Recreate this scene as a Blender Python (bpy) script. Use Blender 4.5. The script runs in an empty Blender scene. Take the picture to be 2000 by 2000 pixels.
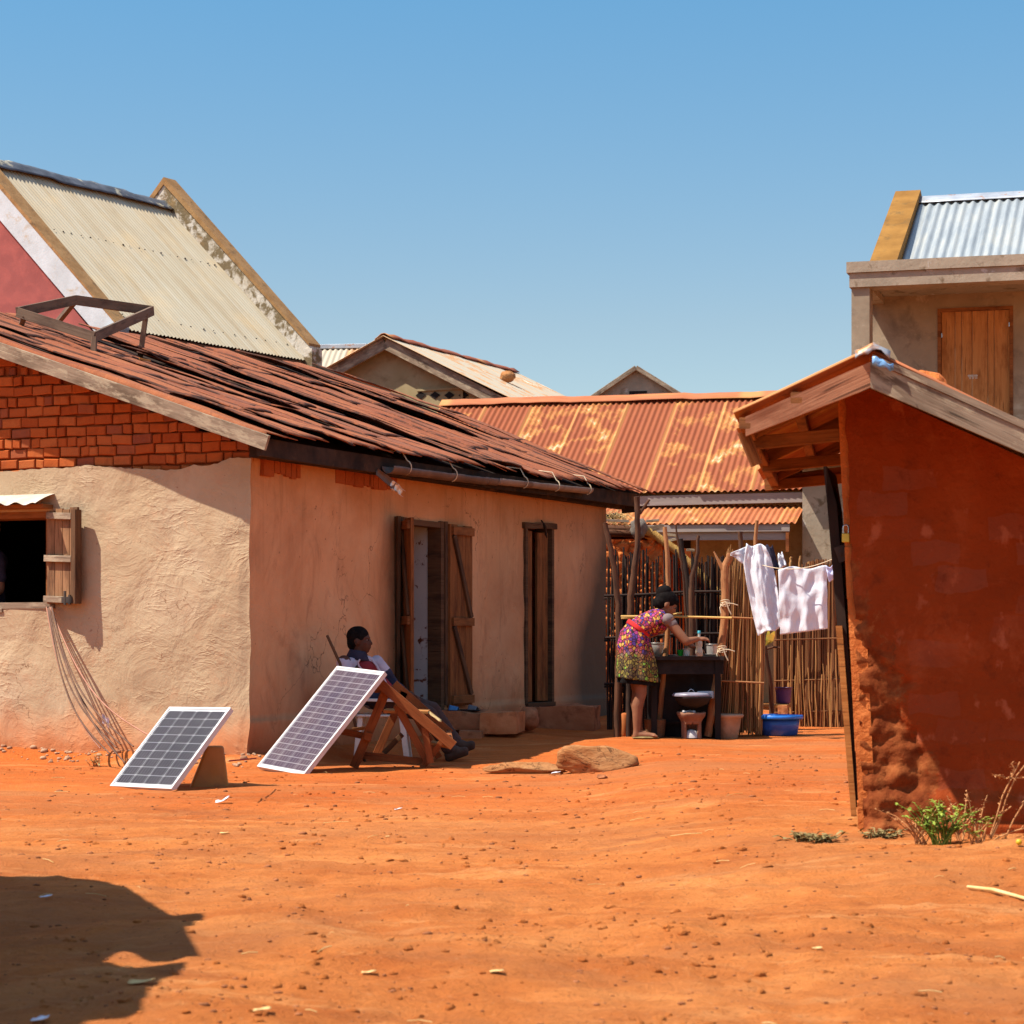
import bpy, bmesh, math, random
from mathutils import Vector, Matrix, noise
R = random.Random(7)
SC = bpy.context.scene
COL = SC.collection
rad = math.radians
F, VH, CH = 4444.4, 1243.0, 0.9        # focal length in photo pixels, horizon row, camera height

def P(u, v, d):                         # point seen at photo pixel (u,v) standing d metres away
    return Vector(((u-1000)*d/F, d, CH+(VH-v)*d/F))
def nz(x, y, z=0.0, s=1.0):
    return noise.noise(Vector((x*s+11.3, y*s-4.7, z*s+2.9)))
def sm(a, b, x):
    t = min(1, max(0, (x-a)/(b-a))); return t*t*(3-2*t)
def gz(x, y):                           # height of the ground
    z = .02*nz(x, y, 0, .45)+.010*nz(x, y, 3, 1.7)
    near = 1-sm(8.5, 12.5, y)
    z += near*(.045*nz(x, y, 7, 1.0)+.024*nz(x, y, 9, 2.9)+.012*(1-2*abs(nz(x*.7, y*1.4, 4, 2.6)))+.009*nz(x, y, 13, 8))
    z += .006*nz(x, y, 5, 6)
    # banked earth along the plastered house
    lx = .918*(x+2.03)-.396*(y-17.6); ly = .396*(x+2.03)+.918*(y-17.6)
    dist = math.hypot(max(lx, 0), max(-ly, 0))
    low = sm(.06, .42, dist+.12*nz(x, y, 2, 1.6))*(1-sm(1.4, 3.6, ly))
    low *= 1-sm(.2, 1.3, x)*sm(7.8, 9.4, y)
    z -= .10*low
    if ly > .5: z += .04*(1-sm(.3, 1.2, lx))*(1 if lx > -.2 else 0)*sm(2.5, 3.5, ly)
    z += (1-sm(13, 16, y))*(.006*nz(x, y, 21, 12)+.010*(.5-abs(nz(x*.6, y, 23, 3.4))))
    z -= .05*math.exp(-((x+.45)**2/.02+(y-7.62)**2/.05))     # a pit in the road
    z += .05*math.exp(-((x+.05)**2/.3+(y-7.05)**2/.25))
    z += .05*math.exp(-((x-.5)**2/.15+(y-7.6)**2/.12))
    z -= .05*math.exp(-((x-.32)**2/.02+(y-7.15)**2/.03))
    return z
def G(u, v):                            # ground point under a photo pixel
    z = 0
    for _ in range(5):
        d = (CH-z)*F/(v-VH); x = (u-1000)*d/F; z = gz(x, d)
    return Vector((x, d, z))

class Frame:                            # a building's own axes: x along its front, y into depth
    def __init__(s, ax, ay, deg, az=0):
        s.a = Vector((ax, ay, az)); s.t = rad(deg)
        s.m = Matrix.Translation(s.a) @ Matrix.Rotation(s.t, 4, 'Z'); s.i = s.m.inverted()
    def ray(s, u, v):
        o = s.i @ Vector((0, 0, CH)); d = s.i @ P(u, v, 1.0)-o; return o, d
    def front(s, u, v, y=0):
        o, d = s.ray(u, v); t = (y-o.y)/d.y; return o+d*t
    def side(s, u, v, x=0):
        o, d = s.ray(u, v); t = (x-o.x)/d.x; return o+d*t
    def loc(s, p): return s.i @ p

def tag(o, label=None, cat=None, group=None, kind=None):
    if label: o['label'] = label
    if cat: o['category'] = cat
    if group: o['group'] = group
    if kind: o['kind'] = kind
    return o
XF = {}
def empty(name, loc=(0, 0, 0), deg=0, **k):
    o = bpy.data.objects.new(name, None); COL.objects.link(o)
    o.location = loc; o.rotation_euler = (0, 0, rad(deg)); o.empty_display_size = .1
    XF[o] = (Matrix.Translation(Vector(loc)) @ Matrix.Rotation(rad(deg), 4, 'Z'))
    return tag(o, **k)

class MB:
    def __init__(s): s.v = []; s.f = []; s.uv = []; s.mi = []; s.cur = 0; s.sm = []
    def add(s, vs, fs, uvs=None, smooth=False):
        b = len(s.v); s.v += [tuple(p) for p in vs]
        for i, f in enumerate(fs):
            s.f.append(tuple(b+j for j in f)); s.mi.append(s.cur); s.sm.append(smooth)
            s.uv.append(uvs[i] if uvs else [(vs[j][0], vs[j][2]) for j in f])
    def box(s, c, size, rot=None, j=0):
        h = [x/2 for x in size]; c = Vector(c)
        vs = []
        for z in (-1, 1):
            for x, y in ((-1, -1), (1, -1), (1, 1), (-1, 1)):
                q = Vector((x*h[0], y*h[1], z*h[2]))
                if j: q += Vector((R.uniform(-j, j), R.uniform(-j, j), R.uniform(-j, j)))
                if rot: q = rot @ q
                vs.append(c+q)
        s.add(vs, [(3, 2, 1, 0), (4, 5, 6, 7), (0, 1, 5, 4), (1, 2, 6, 5), (2, 3, 7, 6), (3, 0, 4, 7)])
    def bar(s, x0, x1, y0, y1, z0, z1, j=0):
        s.box(((x0+x1)/2, (y0+y1)/2, (z0+z1)/2), (x1-x0, y1-y0, z1-z0), None, j)
    def hexa(s, vs): s.add(vs, [(3, 2, 1, 0), (4, 5, 6, 7), (0, 1, 5, 4), (1, 2, 6, 5), (2, 3, 7, 6), (3, 0, 4, 7)])
    def beam(s, a, b, w, h, up=(0, 0, 1), wob=0, n=1):        # plank: w sideways, h along 'up'
        a = Vector(a); b = Vector(b); t = (b-a); L = t.length; t.normalize()
        up = Vector(up); sd = t.cross(up)
        if sd.length < 1e-4: sd = t.cross(Vector((0, 1, 0)))
        sd.normalize(); up = sd.cross(t).normalized()
        off = R.uniform(0, 9); vs = []; c = min(w, h)*.08
        prof = [(-w/2, -h/2+c), (-w/2+c, -h/2), (w/2-c, -h/2), (w/2, -h/2+c), (w/2, h/2-c), (w/2-c, h/2), (-w/2+c, h/2), (-w/2, h/2-c)]
        for i in range(n+1):
            p = a+t*L*i/n
            if wob: p = p+sd*R.uniform(-wob, wob)+up*R.uniform(-wob, wob)
            for x, y in prof: vs.append(p+sd*x+up*y)
        fs = []; uvs = []; m = 8
        per = [0]
        for k in range(m):
            q, r = prof[k], prof[(k+1) % m]; per.append(per[-1]+math.hypot(r[0]-q[0], r[1]-q[1]))
        for i in range(n):
            for k in range(m):
                fs.append((i*m+k, i*m+(k+1) % m, (i+1)*m+(k+1) % m, (i+1)*m+k))
                l0, l1 = off+L*i/n, off+L*(i+1)/n
                uvs.append([(l0, per[k]+off), (l0, per[k+1]+off), (l1, per[k+1]+off), (l1, per[k]+off)])
        fs.append(tuple(range(m-1, -1, -1))); uvs.append([(off+prof[k][0], prof[k][1]) for k in range(m-1, -1, -1)])
        fs.append(tuple(n*m+k for k in range(m))); uvs.append([(off+prof[k][0], prof[k][1]) for k in range(m)])
        s.add(vs, fs, uvs)
    def tube(s, pts, rs, n=8, cap=True, smooth=True, flat=1.0):
        pts = [Vector(p) for p in pts]; m = len(pts)
        if not isinstance(rs, (list, tuple)): rs = [rs]*m
        vs = []; t0 = (pts[1]-pts[0]).normalized()
        nr = t0.cross(Vector((.31, .17, .93)));
        if nr.length < .1: nr = t0.cross(Vector((1, 0, 0)))
        nr.normalize(); off = R.uniform(0, 9); ls = [off]
        for i in range(m):
            t = (pts[min(i+1, m-1)]-pts[max(i-1, 0)]).normalized()
            nr = (nr-t*nr.dot(t)).normalized(); b = t.cross(nr)
            for k in range(n):
                a = 2*math.pi*k/n; vs.append(pts[i]+nr*math.cos(a)*rs[i]+b*math.sin(a)*rs[i]*flat)
            if i: ls.append(ls[-1]+(pts[i]-pts[i-1]).length)
        fs = []; uvs = []
        for i in range(m-1):
            for k in range(n):
                fs.append((i*n+k, i*n+(k+1) % n, (i+1)*n+(k+1) % n, (i+1)*n+k))
                c = .06; uvs.append([(ls[i], k*c), (ls[i], (k+1)*c), (ls[i+1], (k+1)*c), (ls[i+1], k*c)])
        s.add(vs, fs, uvs, smooth)
        if cap:
            s.add(vs[:n][::-1], [tuple(range(n))]); s.add(vs[-n:], [tuple(range(n))])
    def lathe(s, c, prof, n=24, axis=None, smooth=True):       # profile: (radius, height)
        c = Vector(c); vs = []
        for r, z in prof:
            for k in range(n):
                a = 2*math.pi*k/n; q = Vector((r*math.cos(a), r*math.sin(a), z))
                if axis: q = axis @ q
                vs.append(c+q)
        fs = [(i*n+k, i*n+(k+1) % n, (i+1)*n+(k+1) % n, (i+1)*n+k) for i in range(len(prof)-1) for k in range(n)]
        s.add(vs, fs, None, smooth)
        for i, flip in ((0, True), (len(prof)-1, False)):
            if prof[i][0] > 1e-4:
                ring = vs[i*n:(i+1)*n]; s.add(ring[::-1] if flip else ring, [tuple(range(n))])
    def ell(s, c, r, n=14, m=9, rot=None, fn=None):
        c = Vector(c); vs = []
        for i in range(m+1):
            th = math.pi*i/m
            for k in range(n):
                a = 2*math.pi*k/n; q = Vector((math.sin(th)*math.cos(a), math.sin(th)*math.sin(a), math.cos(th)))
                w = fn(q) if fn else 1
                q = Vector((q.x*r[0]*w, q.y*r[1]*w, q.z*r[2]*w))
                if rot: q = rot @ q
                vs.append(c+q)
        s.add(vs, [(i*n+k, (i+1)*n+k, (i+1)*n+(k+1) % n, i*n+(k+1) % n) for i in range(m) for k in range(n)], None, True)
    def cone(s, a, ra, b, rb, n=12):                             # limb with round ends
        a = Vector(a); b = Vector(b)
        s.ell(a, (ra,)*3, n, 8); s.ell(b, (rb,)*3, n, 8); s.tube([a, b], [ra, rb], n)
    def prism(s, poly, n):                                       # polygon extruded by vector n
        n = Vector(n); a = [Vector(p) for p in poly]; k = len(a); vs = a+[p+n for p in a]
        s.add(vs, [tuple(range(k-1, -1, -1)), tuple(range(k, 2*k))]+[(i, (i+1) % k, k+(i+1) % k, k+i) for i in range(k)])
    def grid(s, nu, nv, fn, smooth=True, skip=None, uvf=None):
        vs = [fn(i/nu, j/nv) for j in range(nv+1) for i in range(nu+1)]; fs = []; uvs = []
        for j in range(nv):
            for i in range(nu):
                if skip and skip((i+.5)/nu, (j+.5)/nv): continue
                fs.append((j*(nu+1)+i, j*(nu+1)+i+1, (j+1)*(nu+1)+i+1, (j+1)*(nu+1)+i))
                g = uvf or (lambda a, b: (a, b))
                uvs.append([g(i/nu, j/nv), g((i+1)/nu, j/nv), g((i+1)/nu, (j+1)/nv), g(i/nu, (j+1)/nv)])
        s.add(vs, fs, uvs, smooth)
    def corr(s, a, b, c, d, pitch=.076, amp=.011, nv=6, wob=0, ragged=0, uoff=0):
        # corrugated sheet on the quad a-b (across the ribs) to d-c (down the slope)
        a, b, c, d = [Vector(p) for p in (a, b, c, d)]
        L = (b-a).length; W = (d-a).length; N = (b-a).cross(d-a).normalized()
        if N.z < 0: N = -N
        n = max(4, int(L/pitch*6)); sd = R.uniform(0, 99)
        rg = [R.uniform(-ragged, ragged) for _ in range(int(L/.7)+3)]
        def fn(u, v):
            x = u*L; sh = int(x/.7)
            vv = v+(rg[sh]/W*v)
            p = a.lerp(b, u).lerp(d.lerp(c, u), vv)
            h = amp*math.sin(2*math.pi*x/pitch)+(.004*(sh % 2))
            if wob: h += wob*nz(x, vv*W, sd, 1.3)
            return p+N*h
        s.grid(n, nv, fn, True, None, lambda u, v: (u*L+uoff, v*W))
    def build(s, name, mat, parent=None, world=True, origin=None, smooth=None, **k):
        me = bpy.data.meshes.new(name)
        inv = None
        if parent is not None and world: inv = XF[parent].inverted()
        vs = s.v
        if inv is not None: vs = [tuple(inv @ Vector(p)) for p in vs]
        elif origin is not None: vs = [tuple(Vector(p)-Vector(origin)) for p in vs]
        me.from_pydata(vs, [], s.f)
        uvl = me.uv_layers.new(name='UVMap'); flat = []
        for q in s.uv:
            for a in q: flat += [a[0], a[1]]
        uvl.data.foreach_set('uv', flat)
        ms = mat if isinstance(mat, (list, tuple)) else [mat]
        for m in ms: me.materials.append(m)
        me.polygons.foreach_set('material_index', s.mi)
        me.polygons.foreach_set('use_smooth', s.sm if smooth is None else [smooth]*len(s.f))
        me.update()
        o = bpy.data.objects.new(name, me); COL.objects.link(o)
        if parent is not None:
            o.parent = parent; XF[o] = XF[parent]
        else:
            o.location = origin if origin is not None else (0, 0, 0)
            XF[o] = Matrix.Translation(Vector(o.location))
        return tag(o, **k)

def remesh(o, voxel, iters=2):           # fuse overlapping solids into one continuous skin
    m = o.modifiers.new('r', 'REMESH'); m.mode = 'VOXEL'; m.voxel_size = voxel; m.use_smooth_shade = True
    if iters:
        q = o.modifiers.new('s', 'SMOOTH'); q.iterations = iters; q.factor = .5
    dg = bpy.context.evaluated_depsgraph_get()
    me = bpy.data.meshes.new_from_object(o.evaluated_get(dg), depsgraph=dg)
    o.modifiers.clear(); old = o.data; mats = [x for x in old.materials]
    o.data = me
    if not len(me.materials):
        for x in mats: me.materials.append(x)
    for p in me.polygons: p.use_smooth = True
    bpy.data.meshes.remove(old); me.name = o.name
    return o
def solid(o, t, off=0):
    m = o.modifiers.new('t', 'SOLIDIFY'); m.thickness = t; m.offset = off; return o

# ------------------------------------------------------------------ materials
def C(r, g, b):
    f = lambda x: (x/255/12.92) if x/255 <= .04045 else ((x/255+.055)/1.055)**2.4
    return (f(r), f(g), f(b), 1)
class NT:
    def __init__(s, name):
        s.m = bpy.data.materials.new(name); s.m.use_nodes = True; s.t = s.m.node_tree
        s.b = s.t.nodes['Principled BSDF']
    def n(s, ty, **k):
        x = s.t.nodes.new('ShaderNode'+ty)
        for a, v in k.items(): setattr(x, a, v)
        return x
    def l(s, a, b): s.t.links.new(a, b)
    def coord(s, uv=False, stretch=(1, 1, 1), rot=(0, 0, 0)):
        c = s.n('TexCoord'); mp = s.n('Mapping'); mp.inputs['Scale'].default_value = stretch
        mp.inputs['Rotation'].default_value = [rad(a) for a in rot]
        s.l(c.outputs['UV' if uv else 'Object'], mp.inputs['Vector']); return mp.outputs[0]
    def noise(s, vec, scale, detail=6, rough=.6, dist=0):
        x = s.n('TexNoise'); x.inputs['Scale'].default_value = scale; x.inputs['Detail'].default_value = detail
        x.inputs['Roughness'].default_value = rough; x.inputs['Distortion'].default_value = dist
        s.l(vec, x.inputs['Vector']); return x.outputs['Fac']
    def ramp(s, fac, stops, interp='LINEAR'):
        r = s.n('ValToRGB'); e = r.color_ramp; e.interpolation = interp
        while len(e.elements) < len(stops): e.elements.new(.5)
        for i, (p, c) in enumerate(stops):
            e.elements[i].position = p; e.elements[i].color = c if not isinstance(c, (int, float)) else (c, c, c, 1)
        s.l(fac, r.inputs[0]); return r.outputs[0]
    def mix(s, fac, a, b, mode='MIX'):
        x = s.n('Mix', data_type='RGBA', blend_type=mode)
        for sk, val in ((x.inputs[0], fac), (x.inputs[6], a), (x.inputs[7], b)):
            if hasattr(val, 'is_output'): s.l(val, sk)
            else: sk.default_value = val
        return x.outputs[2]
    def math(s, op, a, b=0):
        x = s.n('Math', operation=op)
        for i, val in enumerate((a, b)):
            if hasattr(val, 'is_output'): s.l(val, x.inputs[i])
            else: x.inputs[i].default_value = val
        return x.outputs[0]
    def bump(s, h, strength, dist, prev=None):
        x = s.n('Bump'); x.inputs['Strength'].default_value = strength; x.inputs['Distance'].default_value = dist
        s.l(h, x.inputs['Height'])
        if prev is not None: s.l(prev, x.inputs['Normal'])
        return x.outputs[0]
    def axis(s, i):
        c = s.n('TexCoord'); q = s.n('SeparateXYZ'); s.l(c.outputs['Object'], q.inputs[0]); return q.outputs[i]
    def done(s, col, nrm=None, rough=.9, spec=.2, metal=0):
        b = s.b
        if hasattr(col, 'is_output'): s.l(col, b.inputs['Base Color'])
        else: b.inputs['Base Color'].default_value = col
        if nrm is not None: s.l(nrm, b.inputs['Normal'])
        if hasattr(rough, 'is_output'): s.l(rough, b.inputs['Roughness'])
        else: b.inputs['Roughness'].default_value = rough
        b.inputs['Specular IOR Level'].default_value = spec; b.inputs['Metallic'].default_value = metal
        return s.m
def simple(name, c0, c1, scale=6, stretch=(1, 1, 1), uv=False, rough=.9, spec=.2, metal=0, bump=.3, bd=.004, bs=None, spots=None, lo=.35, hi=.65):
    t = NT(name); v = t.coord(uv, stretch); f = t.noise(v, scale)
    col = t.ramp(f, [(lo, c0), (hi, c1)])
    for (c, sc, a, b) in spots or []:
        v2 = t.coord(uv, stretch); g = t.noise(v2, sc, 5, .65, .4)
        col = t.mix(t.ramp(g, [(a, 0), (b, 1)]), col, c)
    nr = t.bump(t.noise(v, bs or scale*5, 8, .65), bump, bd) if bump else None
    return t.done(col, nr, rough, spec, metal)
def wood(name, c0, c1, dark, rough=.85, grey=None):
    t = NT(name); v = t.coord(True, (2.2, 30, 1)); f = t.noise(v, 1.0, 7, .6, 1.2)
    col = t.ramp(f, [(.3, c0), (.7, c1)])
    v3 = t.coord(True, (1, 3, 1)); g = t.noise(v3, 2.5, 5, .6)
    col = t.mix(t.ramp(g, [(.48, 0), (.66, 1)]), col, dark)
    v2 = t.coord(True, (3, 90, 1)); h = t.noise(v2, 1.0, 4, .5, .6)
    col = t.mix(t.ramp(h, [(.30, .75), (.38, 0)]), col, tuple(x*.25 for x in dark[:3])+(1,))
    if grey: col = t.mix(t.ramp(t.noise(v3, 4, 6, .7), [(.5, 0), (.6, .85)]), col, grey)
    nr = t.bump(f, .5, .004, t.bump(h, .6, .003))
    return t.done(col, nr, rough, .2)
def paint(name, c, rough=.5, spec=.4, metal=0):
    t = NT(name); v = t.coord(); f = t.noise(v, 9, 5)
    d = tuple(x*.75 for x in c[:3])+(1,)
    return t.done(t.ramp(f, [(.35, d), (.6, c)]), None, rough, spec, metal)

MT = {}
def build_mats():
    # --- ground
    t = NT('red_earth'); v = t.coord()
    a = t.noise(v, .55, 7, .6, .5); col = t.ramp(a, [(.35, (.53, .115, .021, 1)), (.5, (.61, .148, .030, 1)), (.68, (.66, .185, .042, 1))])
    y = t.axis(1); yn = t.math('ADD', y, t.math('MULTIPLY', t.math('SUBTRACT', t.noise(v, .8, 5, .6), .5), 2.2))
    road = t.ramp(t.math('DIVIDE', yn, 30.0), [(.395, 1), (.46, 0)])      # the trodden road is browner than the yard
    b = t.noise(v, 1.3, 8, .65, .3)
    rc = t.ramp(b, [(.3, (.54, .150, .034, 1)), (.5, (.64, .205, .050, 1)), (.7, (.72, .27, .078, 1))])
    col = t.mix(road, col, rc)
    c2 = t.noise(v, 9, 8, .75, .2)
    col = t.mix(t.ramp(t.noise(t.coord(False, (.7, 2.2, 1)), 1.1, 7, .7, .6), [(.40, .55), (.56, 0)]), col, (.42, .105, .022, 1))
    col = t.mix(t.ramp(t.noise(t.coord(False, (.6, 1.8, 1), (0, 0, 8)), 2.1, 6, .7, .8), [(.55, 0), (.70, .6)]), col, (.78, .36, .13, 1))
    col = t.mix(t.ramp(c2, [(.52, 0), (.72, .55)]), col, (.34, .09, .022, 1))
    c3 = t.noise(v, 48, 6, .75)
    col = t.mix(t.ramp(c3, [(.55, 0), (.68, .65)]), col, (.24, .07, .02, 1))
    c4 = t.noise(v, 34, 5, .7)
    col = t.mix(t.ramp(c4, [(.60, 0), (.72, .5)]), col, (.68, .36, .17, 1))
    col = t.mix(t.ramp(t.noise(t.coord(False, (.8, 1.3, 1), (0, 0, -12)), .62, 8, .68, .9), [(.46, 0), (.60, .5)]), col, (.44, .165, .058, 1))   # dull trodden patches
    w = t.noise(t.coord(False, (.8, 1.6, 1)), .9, 4, .6)
    col = t.mix(t.ramp(w, [(.62, 0), (.72, .5)]), col, (.27, .075, .03, 1))
    n1 = t.bump(t.noise(v, 5, 9, .75, .2), .8, .06); n2 = t.bump(t.noise(v, 24, 8, .75), 1.0, .02, n1)
    vo = t.n('TexVoronoi'); vo.inputs['Scale'].default_value = 75; t.l(v, vo.inputs['Vector'])
    n3 = t.bump(vo.outputs['Distance'], .35, .006, n2)
    MT['earth'] = t.done(col, n3, .95, .1)
    # --- trowelled plaster on the front wall
    t = NT('cream_plaster'); v = t.coord()
    a = t.noise(v, 1.2, 7, .6, .4); col = t.ramp(a, [(.3, (.36, .25, .15, 1)), (.5, (.425, .31, .188, 1)), (.7, (.47, .355, .228, 1))])
    g = t.noise(v, 5.5, 6, .7, .6); col = t.mix(t.ramp(g, [(.55, 0), (.75, .5)]), col, (.45, .24, .13, 1))
    z = t.axis(2); zz = t.math('ADD', z, t.math('MULTIPLY', t.math('SUBTRACT', t.noise(v, 3.0, 7, .65), .5), .55))
    col = t.mix(t.ramp(zz, [(.02, .95), (.38, 0)]), col, (.47, .17, .065, 1))     # splashed red mud at the foot
    sp = t.noise(v, 26, 3, .5); col = t.mix(t.ramp(sp, [(.70, 0), (.75, .6)]), col, (.2, .08, .04, 1))
    s1 = t.noise(t.coord(False, (1, 1, 2.3), (0, 24, 0)), 2.6, 3, .55, 1.3)
    ridge = t.math('ABSOLUTE', t.math('SUBTRACT', s1, .5))
    rr = t.ramp(ridge, [(0, 1), (.035, .25), (.12, 0)])
    s2 = t.noise(t.coord(False, (1.3, 1, 1.9), (0, -30, 0)), 5.5, 3, .5, 1.1)
    r2 = t.ramp(t.math('ABSOLUTE', t.math('SUBTRACT', s2, .48)), [(0, 1), (.03, .2), (.1, 0)])
    mask = t.ramp(t.noise(v, 2.3, 4, .55), [(.50, .1), (.60, 1)])
    cr = t.n('TexVoronoi', feature='DISTANCE_TO_EDGE'); cr.inputs['Scale'].default_value = 1.5; dv_ = t.n('TexNoise'); dv_.inputs['Scale'].default_value = 3; dv_.inputs['Detail'].default_value = 6; t.l(v, dv_.inputs['Vector'])
    av = t.n('VectorMath', operation='ADD'); t.l(v, av.inputs[0]); t.l(dv_.outputs['Color'], av.inputs[1]); t.l(av.outputs[0], cr.inputs['Vector'])
    ck = t.math('MULTIPLY', t.ramp(cr.outputs['Distance'], [(.002, 1), (.007, 0)]), t.ramp(t.noise(v, 1.3, 3), [(.50, 0), (.60, .8)]))
    col = t.mix(ck, col, (.16, .075, .035, 1))
    sw = t.noise(t.coord(False, (1, 1, .5)), 2.6, 7, .7, .8); col = t.mix(t.ramp(sw, [(.54, 0), (.70, .45)]), col, (.33, .19, .10, 1))
    n1 = t.bump(t.noise(v, 2.6, 6, .6, .5), .7, .05); n2 = t.bump(t.math('MULTIPLY', rr, mask), .30, .012, n1)
    n3 = t.bump(t.math('MULTIPLY', r2, mask), .18, .008, n2); n4 = t.bump(t.noise(v, 45, 7, .7), .35, .006, n3)
    MT['plaster'] = t.done(col, n4, .92, .12)
    # --- older smoother plaster on the long wall
    t = NT('mud_plaster'); v = t.coord()
    a = t.noise(v, 1.0, 7, .62, .6); col = t.ramp(a, [(.3, (.50, .23, .105, 1)), (.5, (.64, .325, .155, 1)), (.7, (.72, .40, .205, 1))])
    g = t.noise(t.coord(False, (1, 1, .45)), 4.5, 6, .7, .8); col = t.mix(t.ramp(g, [(.54, 0), (.76, .55)]), col, (.30, .13, .065, 1))
    z = t.axis(2); w = t.math('MULTIPLY', t.math('SUBTRACT', t.noise(v, 2.2, 6, .65), .5), .7)
    col = t.mix(t.ramp(t.math('ADD', z, w), [(1.75, 0), (2.25, .85)]), col, (.47, .185, .05, 1))
    zt = t.math('DIVIDE', t.math('ADD', z, w), 3.0)
    col = t.mix(t.ramp(zt, [(.60, 0), (.78, .75)]), col, (.46, .19, .06, 1))      # bare mud near the eaves
    col = t.mix(t.ramp(zt, [(.0, .85), (.17, 0)]), col, (.36, .11, .04, 1))
    stv_ = t.noise(t.coord(False, (1, 5, .35)), 1.6, 6, .65, .3); col = t.mix(t.math('MULTIPLY', t.ramp(stv_, [(.53, 0), (.66, .32)]), t.ramp(zt, [(.35, 0), (.72, 1)])), col, (.27, .115, .05, 1))   # rain streaks under the eave
    cr = t.n('TexVoronoi', feature='DISTANCE_TO_EDGE'); cr.inputs['Scale'].default_value = 1.1; dv_ = t.n('TexNoise'); dv_.inputs['Scale'].default_value = 2.5; dv_.inputs['Detail'].default_value = 6; t.l(v, dv_.inputs['Vector'])
    av = t.n('VectorMath', operation='ADD'); t.l(v, av.inputs[0]); t.l(dv_.outputs['Color'], av.inputs[1]); t.l(av.outputs[0], cr.inputs['Vector'])
    ck = t.math('MULTIPLY', t.ramp(cr.outputs['Distance'], [(.002, 1), (.007, 0)]), t.ramp(t.noise(v, 1.1, 3), [(.50, 0), (.60, .8)]))
    col = t.mix(ck, col, (.13, .05, .022, 1))
    yy = t.axis(1)                                                                # soot by the cooking place
    s = t.math('ADD', t.math('SUBTRACT', yy, t.math('MULTIPLY', t.math('MAXIMUM', t.math('SUBTRACT', z, .7), 0), .62)), t.math('MULTIPLY', w, .5))
    sk = t.math('DIVIDE', s, 10.0)
    col = t.mix(t.ramp(sk, [(.62, 0), (.668, .5), (.700, .98)]), col, (.012, .010, .009, 1))
    col = t.mix(t.ramp(t.math('DIVIDE', yy, 10.0), [(.59, 0), (.68, .3)]), col, (.30, .235, .165, 1))
    sp = t.noise(v, 22, 3, .5); col = t.mix(t.ramp(sp, [(.71, 0), (.76, .7)]), col, (.12, .05, .03, 1))
    n1 = t.bump(t.noise(v, 2.2, 6, .6, .8), .6, .05); n2 = t.bump(t.noise(v, 30, 7, .7), .35, .007, n1)
    MT['mudplaster'] = t.done(col, n2, .95, .1)
    # --- bricks
    t = NT('fired_brick'); v = t.coord()
    w = t.n('TexWhiteNoise', noise_dimensions='2D'); uvc = t.n('TexCoord'); t.l(uvc.outputs['UV'], w.inputs['Vector'])
    col = t.ramp(w.outputs['Value'], [(0, (.32, .062, .014, 1)), (.4, (.40, .090, .020, 1)), (.75, (.46, .13, .036, 1)), (.9, (.26, .075, .035, 1)), (1, (.20, .06, .04, 1))])
    col = t.mix(t.ramp(t.noise(v, 14, 6, .7), [(.5, 0), (.75, .6)]), col, (.24, .05, .014, 1))
    col = t.mix(t.ramp(t.noise(t.coord(False, (1, 1, .3)), 6, 5, .7), [(.6, 0), (.72, .6)]), col, (.20, .05, .02, 1))
    MT['brick'] = t.done(col, t.bump(t.noise(v, 60, 6, .7), .5, .006), .95, .1)
    MT['mortar'] = simple('mud_mortar', (.22, .045, .012, 1), (.34, .08, .02, 1), 9)
    # --- rusted flat strips on the old roof
    t = NT('rust_strip'); v = t.coord()
    w = t.n('TexWhiteNoise', noise_dimensions='2D'); uvc = t.n('TexCoord'); t.l(uvc.outputs['UV'], w.inputs['Vector'])
    col = t.ramp(w.outputs['Value'], [(0, (.25, .068, .026, 1)), (.4, (.31, .090, .034, 1)), (.8, (.36, .118, .045, 1)), (1, (.22, .082, .045, 1))])
    col = t.mix(t.ramp(t.noise(v, 3.2, 7, .7, .6), [(.45, 0), (.7, .7)]), col, (.15, .045, .024, 1))
    col = t.mix(t.ramp(t.noise(v, 8, 7, .75, .5), [(.62, 0), (.74, .8)]), col, (.05, .032, .026, 1))
    col = t.mix(t.ramp(t.noise(v, 5, 6, .7, .5), [(.60, 0), (.75, .6)]), col, (.40, .17, .085, 1))
    n1 = t.bump(t.noise(v, 9, 7, .7, .6), .8, .02); n2 = t.bump(t.noise(v, 55, 5, .7), .5, .005, n1)
    MT['ruststrip'] = t.done(col, n2, .85, .2)
    MT['stripedge'] = simple('blackened_strip_edge', (.045, .022, .015, 1), (.13, .045, .024, 1), 6, spots=[((.26, .08, .034, 1), 9, .52, .64)], bump=.8, bd=.012)
    MT['tar'] = simple('dark_timber', (.016, .010, .008, 1), (.05, .028, .018, 1), 5, spots=[((.10, .05, .025, 1), 3, .55, .7)])
    # --- rusty corrugated sheets (UV in metres: across, down)
    def rust(name, base, pale, thr, deep):
        t = NT(name); uvc = t.n('TexCoord'); q = t.n('SeparateXYZ'); t.l(uvc.outputs['UV'], q.inputs[0])
        sh = t.math('FLOOR', t.math('DIVIDE', q.outputs[0], .70))
        w = t.n('TexWhiteNoise', noise_dimensions='1D'); t.l(sh, w.inputs['W'])
        v = t.coord(True, (1, .8, 1)); f = t.noise(v, 2.3, 6, .62, .4)
        fs = t.math('ADD', f, t.math('MULTIPLY', t.math('SUBTRACT', w.outputs['Value'], .5), .22))
        col = t.ramp(t.noise(t.coord(True, (1, .3, 1)), 7, 6, .7), [(.3, deep), (.65, base)])
        col = t.mix(t.ramp(fs, [(thr-.05, 0), (thr+.05, .9)]), col, (.46, .19, .05, 1))
        col = t.mix(t.ramp(fs, [(thr+.06, 0), (thr+.11, .9)]), col, pale)
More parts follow.
